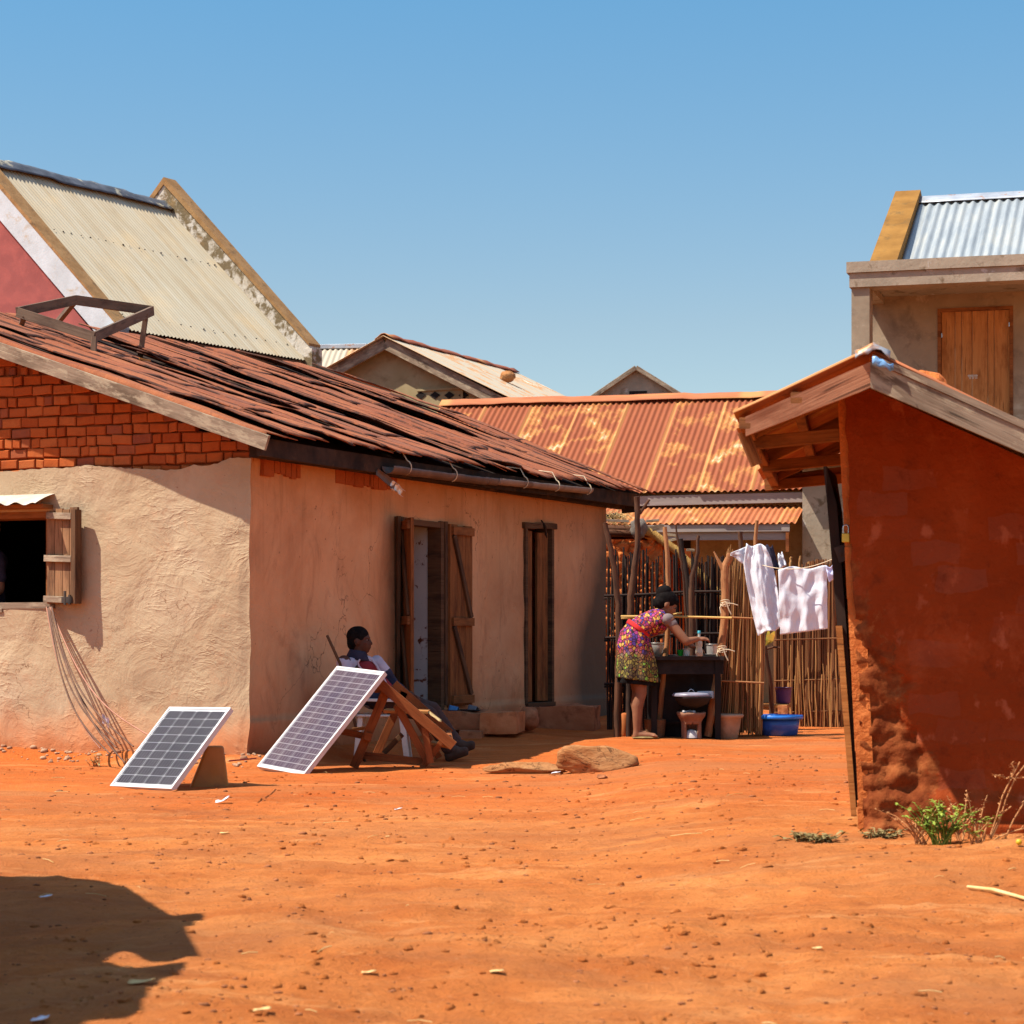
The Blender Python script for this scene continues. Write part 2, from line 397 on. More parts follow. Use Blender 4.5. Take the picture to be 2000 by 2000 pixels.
        col = t.mix(t.ramp(t.noise(v, 16, 6, .7), [(.55, 0), (.75, .5)]), col, tuple(x*.5 for x in deep[:3])+(1,))
        ed = t.math('ABSOLUTE', t.math('SUBTRACT', t.math('FRACT', t.math('DIVIDE', q.outputs[0], .70)), .5))
        col = t.mix(t.ramp(ed, [(.455, 0), (.475, .45)]), col, (.60, .30, .09, 1))
        return t.done(col, t.bump(t.noise(v, 40, 6, .7), .3, .004), .75, .25, .0)
    MT['rustroof'] = rust('rusty_iron', (.27, .074, .025, 1), (.56, .40, .23, 1), .615, (.24, .06, .022, 1))
    MT['rustroof2'] = rust('orange_rusty_iron', (.47, .155, .06, 1), (.60, .34, .18, 1), .60, (.30, .085, .03, 1))
    MT['paleroof'] = rust('pale_weathered_iron', (.42, .37, .28, 1), (.60, .55, .44, 1), .6, (.42, .33, .23, 1))
    t = NT('cream_painted_iron'); v = t.coord(True, (2.2, .18, 1))
    col = t.ramp(t.noise(v, 3, 6, .65), [(.3, (.35, .265, .155, 1)), (.5, (.41, .345, .235, 1)), (.7, (.45, .40, .295, 1))])
    col = t.mix(t.ramp(t.noise(t.coord(True), 1.1, 5, .6), [(.5, 0), (.75, .5)]), col, (.58, .42, .22, 1))
    MT['creamiron'] = t.done(col, None, .6, .3)
    t = NT('galvanised_iron'); v = t.coord(True, (2, .25, 1))
    col = t.ramp(t.noise(v, 4, 6, .65), [(.3, (.20, .225, .24, 1)), (.5, (.285, .31, .315, 1)), (.7, (.39, .385, .34, 1))])
    MT['galv'] = t.done(col, None, .5, .4, .1)
    MT['flash'] = simple('ridge_sheet_metal', (.30, .32, .35, 1), (.42, .44, .46, 1), 5, rough=.45, spec=.4, metal=.3, spots=[((.36, .16, .06, 1), 6, .58, .66)])
    MT['darkridge'] = simple('dark_ridge_sheet', (.05, .055, .065, 1), (.11, .12, .14, 1), 4, rough=.6, spots=[((.40, .36, .25, 1), 2.2, .56, .62)])
    # --- other walls
    MT['pink'] = simple('pink_limewash', (.235, .062, .055, 1), (.28, .08, .07, 1), 1.5, spots=[((.34, .09, .075, 1), 3, .5, .7)], bump=.3, bd=.01)
    MT['white'] = simple('white_limewash', (.40, .43, .44, 1), (.50, .54, .56, 1), 3, spots=[((.40, .33, .24, 1), 4, .58, .7)], bump=.4, bd=.01)
    MT['stained'] = simple('stained_render', (.46, .40, .31, 1), (.52, .47, .40, 1), 4, spots=[((.16, .115, .06, 1), 5.0, .46, .56), ((.28, .17, .07, 1), 2.2, .55, .7)], bump=.5, bd=.02)
    MT['ochretop'] = simple('ochre_coping', (.24, .125, .045, 1), (.33, .185, .075, 1), 5, spots=[((.14, .085, .04, 1), 7, .55, .7)], bump=.5, bd=.01)
    MT['ochre'] = simple('ochre_render', (.20, .092, .017, 1), (.29, .14, .029, 1), 3, spots=[((.13, .075, .025, 1), 4, .55, .7)], bump=.4, bd=.01)
    MT['grey'] = simple('grey_cement_render', (.24, .185, .125, 1), (.36, .285, .195, 1), 1.6, spots=[((.17, .13, .095, 1), 3, .52, .7), ((.44, .37, .27, 1), 2.4, .6, .7)], bump=.4, bd=.012)
    MT['concrete'] = simple('weathered_concrete', (.26, .21, .15, 1), (.36, .29, .21, 1), 3, spots=[((.16, .115, .07, 1), 6, .55, .68), ((.46, .42, .36, 1), 5, .62, .7)], bump=.5, bd=.012)
    MT['olive'] = simple('dull_yellow_render', (.30, .23, .115, 1), (.38, .30, .17, 1), 1.5, spots=[((.22, .16, .08, 1), 3, .5, .7)], bump=.3)
    MT['cementfascia'] = simple('grey_painted_board', (.24, .20, .18, 1), (.32, .27, .24, 1), 4, stretch=(.4, 1, 3))
    # --- shed wall: red mud over brick
    t = NT('red_mud_wall'); v = t.coord()
    br = t.n('TexBrick'); br.inputs['Scale'].default_value = 1; br.inputs['Brick Width'].default_value = .24; br.inputs['Row Height'].default_value = .115
    br.inputs['Mortar Size'].default_value = .008; br.inputs['Mortar Smooth'].default_value = 1.0
    wv = t.n('Vector Math' if False else 'VectorMath', operation='ADD'); q = t.n('SeparateXYZ'); t.l(v, q.inputs[0]); cb = t.n('CombineXYZ'); t.l(q.outputs[0], cb.inputs[0]); t.l(q.outputs[2], cb.inputs[1])
    nn = t.n('TexNoise'); nn.inputs['Scale'].default_value = 6; t.l(v, nn.inputs['Vector']); vm = t.n('VectorMath', operation='SCALE'); t.l(nn.outputs['Color'], vm.inputs[0]); vm.inputs['Scale'].default_value = .09
    t.l(cb.outputs[0], wv.inputs[0]); t.l(vm.outputs[0], wv.inputs[1]); t.l(wv.outputs[0], br.inputs['Vector'])
    col = t.ramp(t.noise(v, 1.6, 7, .6, .4), [(.3, (.20, .032, .0062, 1)), (.55, (.26, .044, .0085, 1)), (.75, (.31, .06, .014, 1))])
    mk = t.ramp(t.noise(v, 2.1, 3, .5), [(.38, .15), (.58, 1)])
    br.inputs['Color1'].default_value = (0, 0, 0, 1); br.inputs['Color2'].default_value = (1, 1, 1, 1)
    col = t.mix(t.math('MULTIPLY', t.math('MULTIPLY', t.ramp(br.outputs['Color'], [(.60, 0), (.80, .62)]), mk), t.math('SUBTRACT', 1.0, br.outputs['Fac'])), col, (.24, .062, .03, 1))
    col = t.mix(t.math('MULTIPLY', t.math('MULTIPLY', br.outputs['Fac'], mk), .06), col, (.09, .014, .004, 1))
    col = t.mix(t.ramp(t.noise(t.coord(False, (1, 1, .7)), 9, 4, .55), [(.61, 0), (.69, .7)]), col, (.42, .12, .055, 1))
    col = t.mix(t.ramp(t.noise(v, 3.1, 8, .75, .4), [(.52, 0), (.68, .45)]), col, (.40, .10, .035, 1))
    col = t.mix(t.ramp(t.noise(v, 7.5, 8, .75, .2), [(.56, 0), (.70, .6)]), col, (.10, .018, .006, 1))
    col = t.mix(t.ramp(t.noise(v, 4.3, 4, .6), [(.67, 0), (.72, .6)]), col, (.24, .095, .04, 1))
    n1 = t.bump(t.math('MULTIPLY', br.outputs['Fac'], mk), -.7, .012); n2 = t.bump(t.noise(v, 5, 7, .65), .7, .03, n1); n3 = t.bump(t.noise(v, 40, 6, .7), .4, .006, n2)
    MT['redmud'] = t.done(col, n3, .95, .1)
    MT['roughmud'] = simple('crumbling_red_mud', (.36, .085, .022, 1), (.47, .135, .04, 1), 7, spots=[((.20, .045, .014, 1), 9, .55, .7)], bump=1, bd=.03, bs=20)
    MT['mudlump'] = simple('sunbaked_mud', (.50, .125, .026, 1), (.63, .19, .046, 1), 6, bump=1, bd=.03, bs=16)
    # --- wood
    MT['wood_dark'] = wood('old_dark_wood', (.085, .042, .020, 1), (.15, .078, .038, 1), (.05, .025, .014, 1))
    MT['wood_door'] = wood('brown_door_wood', (.20, .070, .020, 1), (.30, .115, .036, 1), (.12, .042, .014, 1))
    MT['wood_orange'] = wood('reddish_plank_wood', (.20, .056, .014, 1), (.27, .086, .024, 1), (.14, .038, .011, 1))
    MT['wood_gold'] = wood('golden_plank_wood', (.34, .135, .034, 1), (.43, .19, .054, 1), (.25, .095, .024, 1))
    MT['wood_pale'] = wood('pale_door_wood', (.40, .165, .05, 1), (.52, .24, .08, 1), (.29, .11, .032, 1))
    MT['wood_grey'] = wood('greyed_timber', (.19, .13, .085, 1), (.30, .22, .15, 1), (.12, .08, .05, 1), grey=(.38, .30, .2, 1))
    MT['wood_shutter'] = wood('weathered_shutter_wood', (.20, .095, .042, 1), (.33, .175, .085, 1), (.115, .055, .027, 1))
    MT['wood_rack'] = wood('dusty_brown_wood', (.135, .085, .055, 1), (.20, .13, .085, 1), (.085, .052, .036, 1))
    MT['wood_shed'] = wood('red_stained_board', (.30, .12, .06, 1), (.42, .19, .10, 1), (.22, .075, .035, 1))
    MT['pole'] = wood('peeled_pole', (.33, .135, .05, 1), (.47, .22, .09, 1), (.22, .08, .03, 1))
    MT['pole_dark'] = wood('smoky_pole', (.075, .030, .015, 1), (.14, .058, .028, 1), (.03, .014, .009, 1))
    MT['charred'] = wood('charred_stick', (.018, .010, .008, 1), (.055, .030, .020, 1), (.01, .007, .006, 1))
    MT['bamboo'] = wood('yellow_cane', (.55, .32, .08, 1), (.66, .43, .14, 1), (.44, .22, .05, 1), .6)
    MT['reed'] = wood('dry_reed', (.34, .145, .042, 1), (.52, .27, .095, 1), (.20, .07, .022, 1), .7)
    MT['reed_dark'] = wood('brown_reed', (.17, .062, .020, 1), (.28, .115, .042, 1), (.08, .03, .012, 1), .75)
    MT['straw'] = simple('dry_straw', (.55, .35, .12, 1), (.72, .52, .24, 1), 8, bump=0)
    MT['thatch'] = simple('old_thatch', (.42, .23, .06, 1), (.58, .36, .11, 1), 9, stretch=(6, 6, 1), bump=.8, bd=.02)
    # --- small stuff
    MT['black'] = simple('interior_shade_black', (.012, .009, .008, 1), (.02, .015, .012, 1), 3, bump=0)  # flat black painted for the darkness inside rooms, openings and under the table
    MT['soot'] = simple('soot_and_shade_black', (.014, .011, .010, 1), (.03, .023, .02, 1), 6)  # soot, also painted where only shade lies in the door gap and under table
    MT['bluewhite'] = simple('flaking_pale_paint', (.47, .47, .46, 1), (.56, .55, .52, 1), 2, spots=[((.12, .035, .015, 1), 9, .60, .64), ((.20, .07, .035, 1), 3.2, .62, .66)], bump=.4, bd=.01)
    MT['blockmud'] = simple('adobe_block', (.47, .15, .05, 1), (.58, .23, .092, 1), 4, spots=[((.25, .075, .025, 1), 6, .5, .7)], bump=.6, bd=.015)
    MT['blockdark'] = simple('shaded_earth_block', (.35, .12, .048, 1), (.45, .175, .078, 1), 4, spots=[((.19, .065, .025, 1), 6, .5, .7)], bump=.6, bd=.015)
    t = NT('tan_boulder'); v = t.coord(False, (1, 1, 2.2)); col = t.ramp(t.noise(v, 3, 8, .7), [(.3, (.30, .115, .038, 1)), (.5, (.42, .185, .068, 1)), (.7, (.52, .27, .115, 1))])
    ck = t.ramp(t.math('ABSOLUTE', t.math('SUBTRACT', t.noise(v, 2.6, 4, .6, .8), .5)), [(0, 1), (.012, 0)])
    col = t.mix(t.math('MULTIPLY', ck, .8), col, (.07, .03, .015, 1)); col = t.mix(t.ramp(t.noise(v, 11, 6, .7), [(.55, 0), (.7, .7)]), col, (.17, .07, .028, 1))
    MT['rock'] = t.done(col, t.bump(ck, -.6, .02, t.bump(t.noise(v, 9, 9, .75), 1, .03)), .95, .1)
    MT['gutter'] = simple('brown_sheet_gutter', (.10, .060, .042, 1), (.17, .105, .075, 1), 5, rough=.6, spec=.3, spots=[((.36, .26, .17, 1), 3, .62, .7)])
    MT['gutter_pale'] = simple('pale_sheet_gutter', (.22, .15, .11, 1), (.31, .215, .155, 1), 5, rough=.6, spec=.3, spots=[((.14, .08, .05, 1), 3, .55, .66)])
    MT['tin'] = simple('bright_tin', (.60, .52, .42, 1), (.74, .68, .60, 1), 5, rough=.4, spec=.5, metal=.3, spots=[((.55, .27, .09, 1), 4, .58, .68)])
    MT['cord'] = simple('pale_cord', (.55, .42, .26, 1), (.66, .53, .36, 1), 9, bump=0)
    MT['cable'] = simple('brown_cable', (.10, .05, .032, 1), (.17, .085, .05, 1), 9, bump=0, rough=.6)
    MT['cable2'] = simple('pinkish_cable', (.34, .15, .09, 1), (.42, .2, .13, 1), 9, bump=0, rough=.6)
    MT['alu'] = simple('dusty_aluminium', (.54, .52, .50, 1), (.64, .62, .60, 1), 8, rough=.45, spec=.5, metal=.2, bump=0)
    MT['back'] = simple('white_backsheet', (.42, .42, .42, 1), (.50, .49, .48, 1), 8, rough=.35, spec=.15, bump=0)
    t = NT('solar_cell'); v = t.coord(); c0 = t.ramp(t.noise(v, 4, 6, .6), [(.35, (.014, .011, .015, 1)), (.65, (.028, .022, .027, 1))])
    MT['cell'] = t.done(c0, None, .22, .10)
    t = NT('violet_solar_cell'); v = t.coord(); c0 = t.ramp(t.noise(v, 4, 6, .6), [(.35, (.040, .023, .050, 1)), (.65, (.068, .040, .058, 1))])
    MT['cell2'] = t.done(c0, None, .22, .12)
    MT['bus'] = simple('busbar', (.22, .21, .22, 1), (.28, .27, .27, 1), 9, rough=.4, spec=.1, bump=0)
    MT['amber'] = simple('amber_plastic', (.36, .145, .022, 1), (.45, .19, .035, 1), 4, rough=.45, spec=.4, bump=.15, spots=[((.30, .11, .03, 1), 5, .5, .7)])
    MT['whiteplastic'] = paint('white_plastic', (.66, .60, .52, 1), .45)
    MT['skin'] = simple('dark_skin', (.075, .029, .017, 1), (.10, .040, .023, 1), 9, rough=.65, spec=.2, bump=.1, bd=.002)
    MT['skin_w'] = simple('brown_skin', (.20, .082, .042, 1), (.25, .108, .056, 1), 9, rough=.65, spec=.2, bump=.1, bd=.002)
    MT['hair'] = simple('black_hair', (.006, .005, .005, 1), (.014, .011, .010, 1), 30, rough=.95, spec=.05, bump=.8, bd=.004, bs=90)
    MT['eye'] = paint('eye_white', (.22, .18, .15, 1), .6, .1)
    MT['lilac'] = simple('pale_lilac_cloth', (.44, .37, .42, 1), (.54, .46, .50, 1), 8, bump=.3)
    MT['navy'] = simple('navy_cloth', (.020, .017, .032, 1), (.04, .034, .055, 1), 8, bump=.4)
    MT['maroon'] = simple('maroon_cloth', (.19, .016, .020, 1), (.26, .025, .028, 1), 8, bump=.3)
    MT['trouser'] = simple('brown_grey_cloth', (.045, .024, .02, 1), (.075, .042, .034, 1), 8, bump=.4)
    MT['shoe'] = simple('dusty_dark_shoe', (.05, .03, .022, 1), (.09, .052, .036, 1), 8, bump=.2)
    MT['redcloth'] = paint('red_band', (.55, .03, .03, 1), .8, .1)
    MT['blackcloth'] = paint('black_cloth', (.012, .01, .01, 1), .9, .1)
    MT['greycloth'] = paint('grey_cloth', (.20, .15, .14, 1), .9, .1)
    t = NT('printed_dress'); v = t.coord(False, (1, 1, .8))
    vo = t.n('TexVoronoi', feature='F1'); vo.inputs['Scale'].default_value = 40; t.l(v, vo.inputs['Vector'])
    ve = t.n('TexVoronoi', feature='DISTANCE_TO_EDGE'); ve.inputs['Scale'].default_value = 40; t.l(v, ve.inputs['Vector'])
    q = t.n('SeparateXYZ'); t.l(vo.outputs['Color'], q.inputs[0])
    up = t.ramp(q.outputs[0], [(0, (.42, .07, .04, 1)), (.2, (.34, .04, .16, 1)), (.4, (.09, .04, .22, 1)), (.6, (.58, .32, .07, 1)), (.8, (.36, .04, .07, 1)), (1, (.55, .40, .18, 1))], 'CONSTANT')
    lw = t.ramp(q.outputs[0], [(0, (.16, .13, .03, 1)), (.25, (.28, .22, .05, 1)), (.5, (.10, .07, .03, 1)), (.7, (.24, .13, .04, 1)), (.88, (.22, .42, .05, 1)), (1, (.45, .38, .08, 1))], 'CONSTANT')
    z = t.axis(2); zz = t.math('ADD', z, t.math('MULTIPLY', t.math('SUBTRACT', t.noise(v, 6, 3), .5), .35))
    col = t.mix(t.ramp(zz, [(.70, 0), (.82, 1)]), lw, up)
    ln = t.ramp(ve.outputs['Distance'], [(.05, 1), (.13, 0)])
    col = t.mix(ln, col, (.025, .012, .012, 1))
    MT['dress'] = t.done(col, t.bump(t.noise(v, 25, 4), .4, .008), .8, .2)
    t = NT('white_laundry'); v = t.coord(); c0 = t.ramp(t.noise(v, 6, 5), [(.3, (.79, .81, .86, 1)), (.7, (.86, .88, .91, 1))])
    t.done(c0, t.bump(t.noise(t.coord(False, (1, 1, .5)), 14, 6, .65, .8), .5, .012), .85, .15)
    t.b.inputs['Subsurface Weight'].default_value = 0
    tr = t.n('BsdfTranslucent'); tr.inputs['Color'].default_value = (.75, .70, .72, 1); mx = t.n('MixShader'); mx.inputs[0].default_value = .3
    out = t.t.nodes['Material Output']; t.l(t.b.outputs[0], mx.inputs[1]); t.l(tr.outputs[0], mx.inputs[2]); t.l(mx.outputs[0], out.inputs['Surface'])
    MT['laundry'] = t.m
    MT['paleblue'] = simple('pale_blue_cloth', (.45, .47, .70, 1), (.58, .60, .80, 1), 8, bump=.3)
    MT['blue'] = paint('blue_plastic', (.025, .085, .34, 1), .35, .5)
    MT['bluerim'] = paint('bright_blue_plastic', (.02, .17, .60, 1), .3, .5)
    MT['purple'] = paint('purple_plastic', (.10, .03, .12, 1), .4)
    MT['clay'] = simple('buff_clay', (.36, .20, .115, 1), (.47, .285, .17, 1), 7, spots=[((.24, .10, .05, 1), 5, .5, .7)], bump=.6, bd=.01)
    MT['claydark'] = simple('smoked_clay', (.20, .095, .055, 1), (.30, .15, .088, 1), 7, spots=[((.07, .04, .03, 1), 4, .55, .7)], bump=.7, bd=.012)
    MT['redclay'] = simple('red_clay_jar', (.38, .11, .03, 1), (.48, .16, .05, 1), 7)
    MT['basket'] = simple('woven_basket', (.13, .06, .026, 1), (.20, .10, .045, 1), 40, stretch=(1, 1, 3), bump=.9, bd=.008)
    MT['steel'] = simple('dull_aluminium_pot', (.42, .38, .33, 1), (.58, .54, .48, 1), 6, rough=.4, spec=.5, metal=.5)
    MT['enamel'] = paint('white_enamel', (.66, .60, .52, 1), .35)
    MT['green'] = paint('green_plastic', (.02, .42, .03, 1), .4)
    MT['ash'] = simple('pale_ash', (.38, .36, .34, 1), (.55, .52, .5, 1), 30)
    MT['lidsteel'] = simple('blued_steel_lid', (.16, .15, .19, 1), (.30, .28, .33, 1), 7, rough=.4, spec=.5)
    t = NT('cloudy_bottle'); MT['bottle'] = t.done((.62, .60, .50, 1), None, .15, .5); t.b.inputs['Transmission Weight'].default_value = .55
    MT['teal'] = paint('teal_cap', (.05, .35, .42, 1), .4)
    MT['brass'] = paint('brass_padlock', (.62, .46, .06, 1), .35, .5, .4)
    MT['chrome'] = paint('steel_shackle', (.55, .55, .56, 1), .25, .5, .9)
    MT['iron'] = simple('dark_iron', (.03, .025, .022, 1), (.06, .045, .036, 1), 8, rough=.6)
    MT['darkdoor'] = simple('shade_dark_door', (.018, .012, .010, 1), (.04, .022, .014, 1), 4, rough=.7)
    MT['bag'] = simple('grey_plastic_bag', (.13, .12, .12, 1), (.26, .24, .23, 1), 9, rough=.35, spec=.5, bump=.6, bd=.02)
    MT['sack'] = simple('grey_sacking', (.12, .10, .08, 1), (.19, .155, .125, 1), 9, bump=.7, bd=.01)
    MT['leaf'] = simple('weed_leaf', (.13, .20, .025, 1), (.30, .36, .05, 1), 14, bump=0, rough=.6)
    MT['leaf_dry'] = simple('olive_dry_leaf', (.18, .14, .05, 1), (.30, .22, .09, 1), 14, bump=0)
    MT['leaf_orange'] = simple('yellowing_leaf', (.30, .26, .03, 1), (.50, .22, .03, 1), 14, bump=0)
    MT['drystem'] = simple('dry_stem', (.40, .17, .06, 1), (.55, .27, .11, 1), 14, bump=0)
    MT['paper'] = paint('white_paper', (.74, .72, .76, 1), .8, .2)
    MT['yellow'] = paint('yellow_fruit', (.62, .40, .02, 1), .5)
    MT['pebble'] = simple('dark_pebble', (.16, .055, .02, 1), (.36, .13, .05, 1), 12)
    MT['bluetin'] = simple('blue_tin', (.10, .26, .52, 1), (.22, .42, .66, 1), 20, rough=.4, spec=.5)
    MT['blue_rub'] = paint('blue_rubber', (.05, .20, .42, 1), .6)
    MT['grey_rub'] = paint('grey_rubber', (.13, .13, .14, 1), .6)
build_mats()
# ------------------------------------------------------------------ ground
def spread(a, b, n0, near):              # grid lines: fine inside near=(lo,hi,step), coarse outside
    lo, hi, st = near; xs = []; x = lo
    while x < hi: xs.append(x); x += st
    s = st; x = hi
    while x < b: xs.append(x); s *= 1.35; x += s
    xs.append(b); s = st; x = lo
    pre = []
    while x > a: s *= 1.35; x -= s; pre.append(max(x, a))
    return pre[::-1]+xs
def make_ground():
    xs = spread(-400, 400, 0, (-3.8, 3.8, .03)); ys = []; y = 4.2; st = .024
    while y < 26: ys.append(y); y += st; st = .024+.0032*(y-4.2)
    s = st; 
    while y < 900: ys.append(y); s *= 1.35; y += s
    y = 4.2; s = .05; pre = []
    while y > -60: s *= 1.4; y -= s; pre.append(y)
    ys = pre[::-1]+ys
    mb = MB(); vs = []
    for yy in ys:
        for x in xs:
            far = 1 if (-6 < x < 7 and 3 < yy < 30) else 0
            z = gz(x, yy) if far else .02*nz(x, yy, 0, .45)
            if far and yy < 14: z += .006*nz(x, yy, 1, 15)+.007*max(0, nz(x, yy, 6, 24)-.05)
            vs.append((x, yy, z))
    n = len(xs); fs = [(j*n+i, j*n+i+1, (j+1)*n+i+1, (j+1)*n+i) for j in range(len(ys)-1) for i in range(n-1)]
    mb.add(vs, fs, None, True)
    mb.build('ground', MT['earth'], None, kind='structure')
make_ground()

# ------------------------------------------------------------------ the plastered house
M = Frame(-2.03, 17.6, -23.33)
house = empty('mud_house', M.a, -23.33, label='low plastered house with exposed brick gable and rust brown strip roof', cat='house')
def hb(mb, name, mat, **k): return mb.build(name, MT[mat], k.pop('parent', house), False, **k)
def roof_z(x, y):
    s = (.3-x)/4.05; t = min(1, max(0, y/8))
    return 2.43+.02*t+s*(1.385+.19*t)+.07*t*math.sin(math.pi*min(1, max(0, s)))-.03*math.sin(math.pi*t)*math.sin(math.pi*min(1, s*1.0))
WX0, WX1, WZ0, WZ1 = -2.80, -1.80, 1.17, 1.905                  # window
D1 = (2.66, 3.47, .25, 1.92); D2 = (5.42, 6.14, .22, 2.01)     # doors along the long wall
def wallsheet(a0, a1, step, rows, ztop, holes, place):
    cols = set(); x = a0
    while x < a1: cols.add(round(x, 4)); x += step
    cols.add(a1)
    rs = set(rows)
    for h in holes:
        cols |= {h[0], h[1]}; rs |= {h[2], h[3]}
    cols = sorted(cols); rs = sorted(rs); vs = []; nr = len(rs); zc = rs[-4]
    for c in cols:
        zt = ztop(c)
        for r in rs:
            z = r if r <= zc else zc+(zt-zc)*(r-zc)/(rs[-1]-zc)
            vs.append(place(c, z))
    fs = []
    for i in range(len(cols)-1):
        for j in range(nr-1):
            cx = (cols[i]+cols[i+1])/2; cz = (rs[j]+rs[j+1])/2
            if any(h[0] < cx < h[1] and h[2] < cz < h[3] for h in holes): continue
            fs.append((i*nr+j, (i+1)*nr+j, (i+1)*nr+j+1, i*nr+j+1))
    mb = MB(); mb.add(vs, fs, None, True); return mb
def corner_wob(z): return .022*nz(0, 0, z, 2.3)+.010*nz(3, 0, z, 7)
TOPS = [(-3.4, 2.24), (-2.33, 2.23), (-1.733, 2.25), (-1.436, 2.262), (-1.0, 2.22), (-.642, 2.202), (-.45, 2.235), (-.322, 2.224), (-.143, 2.283), (.05, 2.27)]
def ptop(x):
    for (a, za), (b, zb) in zip(TOPS, TOPS[1:]):
        if a <= x <= b: z = za+(zb-za)*(x-a)/(b-a); break
    else: z = 2.25
    return z+.012*nz(x, 1, 0, 9)+.012*nz(x, 2, 0, 25)
zrows = [-.30+.05*i for i in range(50)]+[2.25]
def pfront(x, z):
    k = sm(-.35, 0, x)
    y = -.060+.022*nz(x, 0, z, 1.1)+.010*nz(x, 4, z, 4.2)-.05*(1-sm(.0, .35, z))*(.6+.6*nz(x, 3, 0, 3))
    y = y*(1-k*.15)
    xx = x+k*corner_wob(z)+(.03 if x > -.001 else 0)
    if x > -.02: y += .012
    return (xx, y, z)
hb(wallsheet(-3.4, 0.0, .035, zrows, ptop, [(WX0, WX1, WZ0, WZ1)], pfront), 'front_plaster', 'plaster')
zr2 = [-.30+.05*i for i in range(51)]+[2.33]
def pside(y, z):
    k = 1-sm(0, .4, y); e = sm(7.2, 7.72, y)
    x = .015+.028*nz(9, y, z, .9)+.008*nz(5, y, z, 4)+.03*(1-sm(0, .4, z))
    x = x*(1-k*.7)*(1-e*.7)+k*corner_wob(z)*1.0
    yy = y+(.012 if y < .001 else 0)
    if y > 7.7: x -= .03
    if y < .001: return pfront(0.0, z)
    return (x, yy-.004, z)
hb(wallsheet(0.0, 7.72, .05, zr2, lambda y: 2.40, [D1, D2], pside), 'side_plaster', 'mudplaster')
# masonry behind the plaster (not seen except in reveals)
mb = MB(); T = .30
mb.bar(-7.3, WX0-.0, .03, T, -.2, 2.2); mb.bar(WX1, -.02, .03, T, -.2, 2.2); mb.bar(WX0, WX1, .03, T, -.2, WZ0); mb.bar(WX0, WX1, .03, T, WZ1, 2.2)
mb.prism([(-7.3, .02, 2.2), (0, .02, 2.2), (0, .02, 2.34), (-3.70, .02, 3.70), (-7.3, .02, 2.34)], (0, .26, 0))
mb.bar(-T, -.02, T, D1[0], -.2, 2.3); mb.bar(-T, -.02, D1[1], D2[0], -.2, 2.3); mb.bar(-T, -.02, D2[1], 7.70, -.2, 2.3)
mb.bar(-T, -.02, D1[0], D1[1], -.2, D1[2]); mb.bar(-T, -.02, D2[0], D2[1], -.2, D2[2]); mb.bar(-T, -.02, D1[0], D1[1], D1[3], 2.3); mb.bar(-T, -.02, D2[0], D2[1], D2[3], 2.3)
mb.bar(-7.3, -T, 7.42, 7.70, -.2, 2.3); mb.bar(-7.3, -7.0, T, 7.42, -.2, 2.3)
mb.prism([(-7.3, 7.68, 2.3), (0, 7.68, 2.3), (0, 7.68, 2.36), (-3.7, 7.68, 3.86), (-7.3, 7.68, 2.36)], (0, -.26, 0))
hb(mb, 'wall', 'mortar')
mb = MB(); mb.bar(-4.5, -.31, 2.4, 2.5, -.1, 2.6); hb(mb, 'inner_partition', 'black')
# brick gable, every brick laid by hand
mb = MB(); row = .0845; z = 2.17; k = 0
while z < 3.6:
    x = -3.0+R.uniform(-.1, 0); vent = (k == 10)
    zz = z+R.uniform(-.004, .004)
    while x < .005:
        L = R.choice((.17, .18, .165, .19, .085, .09, .155)) if not vent or x > -1.46 else .085
        x1 = min(x+L, .015); xm = (x+x1)/2
        lim = roof_z(xm, -.05)-.13
        if zz+row*.5 < lim and x1-x > .03:
            tp = min(zz+row-R.uniform(.008, .016), lim+.08); g = R.uniform(.006, .012); fy = -.012-R.uniform(0, .022); c = .007
            tl = R.uniform(-.006, .006)
            if vent and x < -1.46:
                g = .020; fy = -.005; tp -= .01
            a, b = x+g/2, x1-g/2
            vs = [(a, .05, zz), (b, .05, zz), (b, .05, tp), (a, .05, tp), (a, fy+c, zz+tl), (b, fy+c, zz-tl), (b, fy+c, tp-tl), (a, fy+c, tp+tl),
                  (a+c, fy, zz+c+tl), (b-c, fy, zz+c-tl), (b-c, fy, tp-c-tl), (a+c, fy, tp-c+tl)]
            u = R.random(); q = [(u, R.random())]*4
            if x1 > x: mb.add(vs, [(4, 5, 9, 8), (5, 6, 10, 9), (6, 7, 11, 10), (7, 4, 8, 11), (8, 9, 10, 11), (0, 1, 5, 4), (1, 2, 6, 5), (2, 3, 7, 6), (3, 0, 4, 7)], [[q[0]]*4]*9)
        x = x1+(0 if not vent or x > -1.46 else .03)
    z += row; k += 1
hb(mb, 'brick_gable', 'brick'); mb = MB()
# a few brick ends left bare under the eaves of the long wall
for y0, y1 in ((.15, .75), (1.35, 2.0), (1.95, 2.5)):
    y = y0
    while y < y1:
        L = R.choice((.09, .17)); h = R.uniform(.03, .07)
        mb.bar(-.02, .045, y, min(y+L, y1)-.01, 2.22-h, 2.36); y += L
    hb(mb, 'bare_brick', 'brick'); mb = MB()
# window
w = MB(); w.bar(WX0, WX1+.05, -.075, .28, WZ0-.045, WZ0+.004); w.bar(WX0, WX0+.55, -.085, -.02, WZ0-.075, WZ0-.045)
win = hb(w, 'window', 'wood_grey')
w = MB(); w.bar(WX1-.045, WX1+.01, -.05, .28, WZ0+.004, WZ1); w.bar(WX0, WX1-.045, -.05, .28, WZ1-.05, WZ1+.01); w.bar(WX0, WX0+.04, -.05, .28, WZ0+.004, WZ1-.05)
hb(w, 'window_frame', 'wood_door', parent=win)
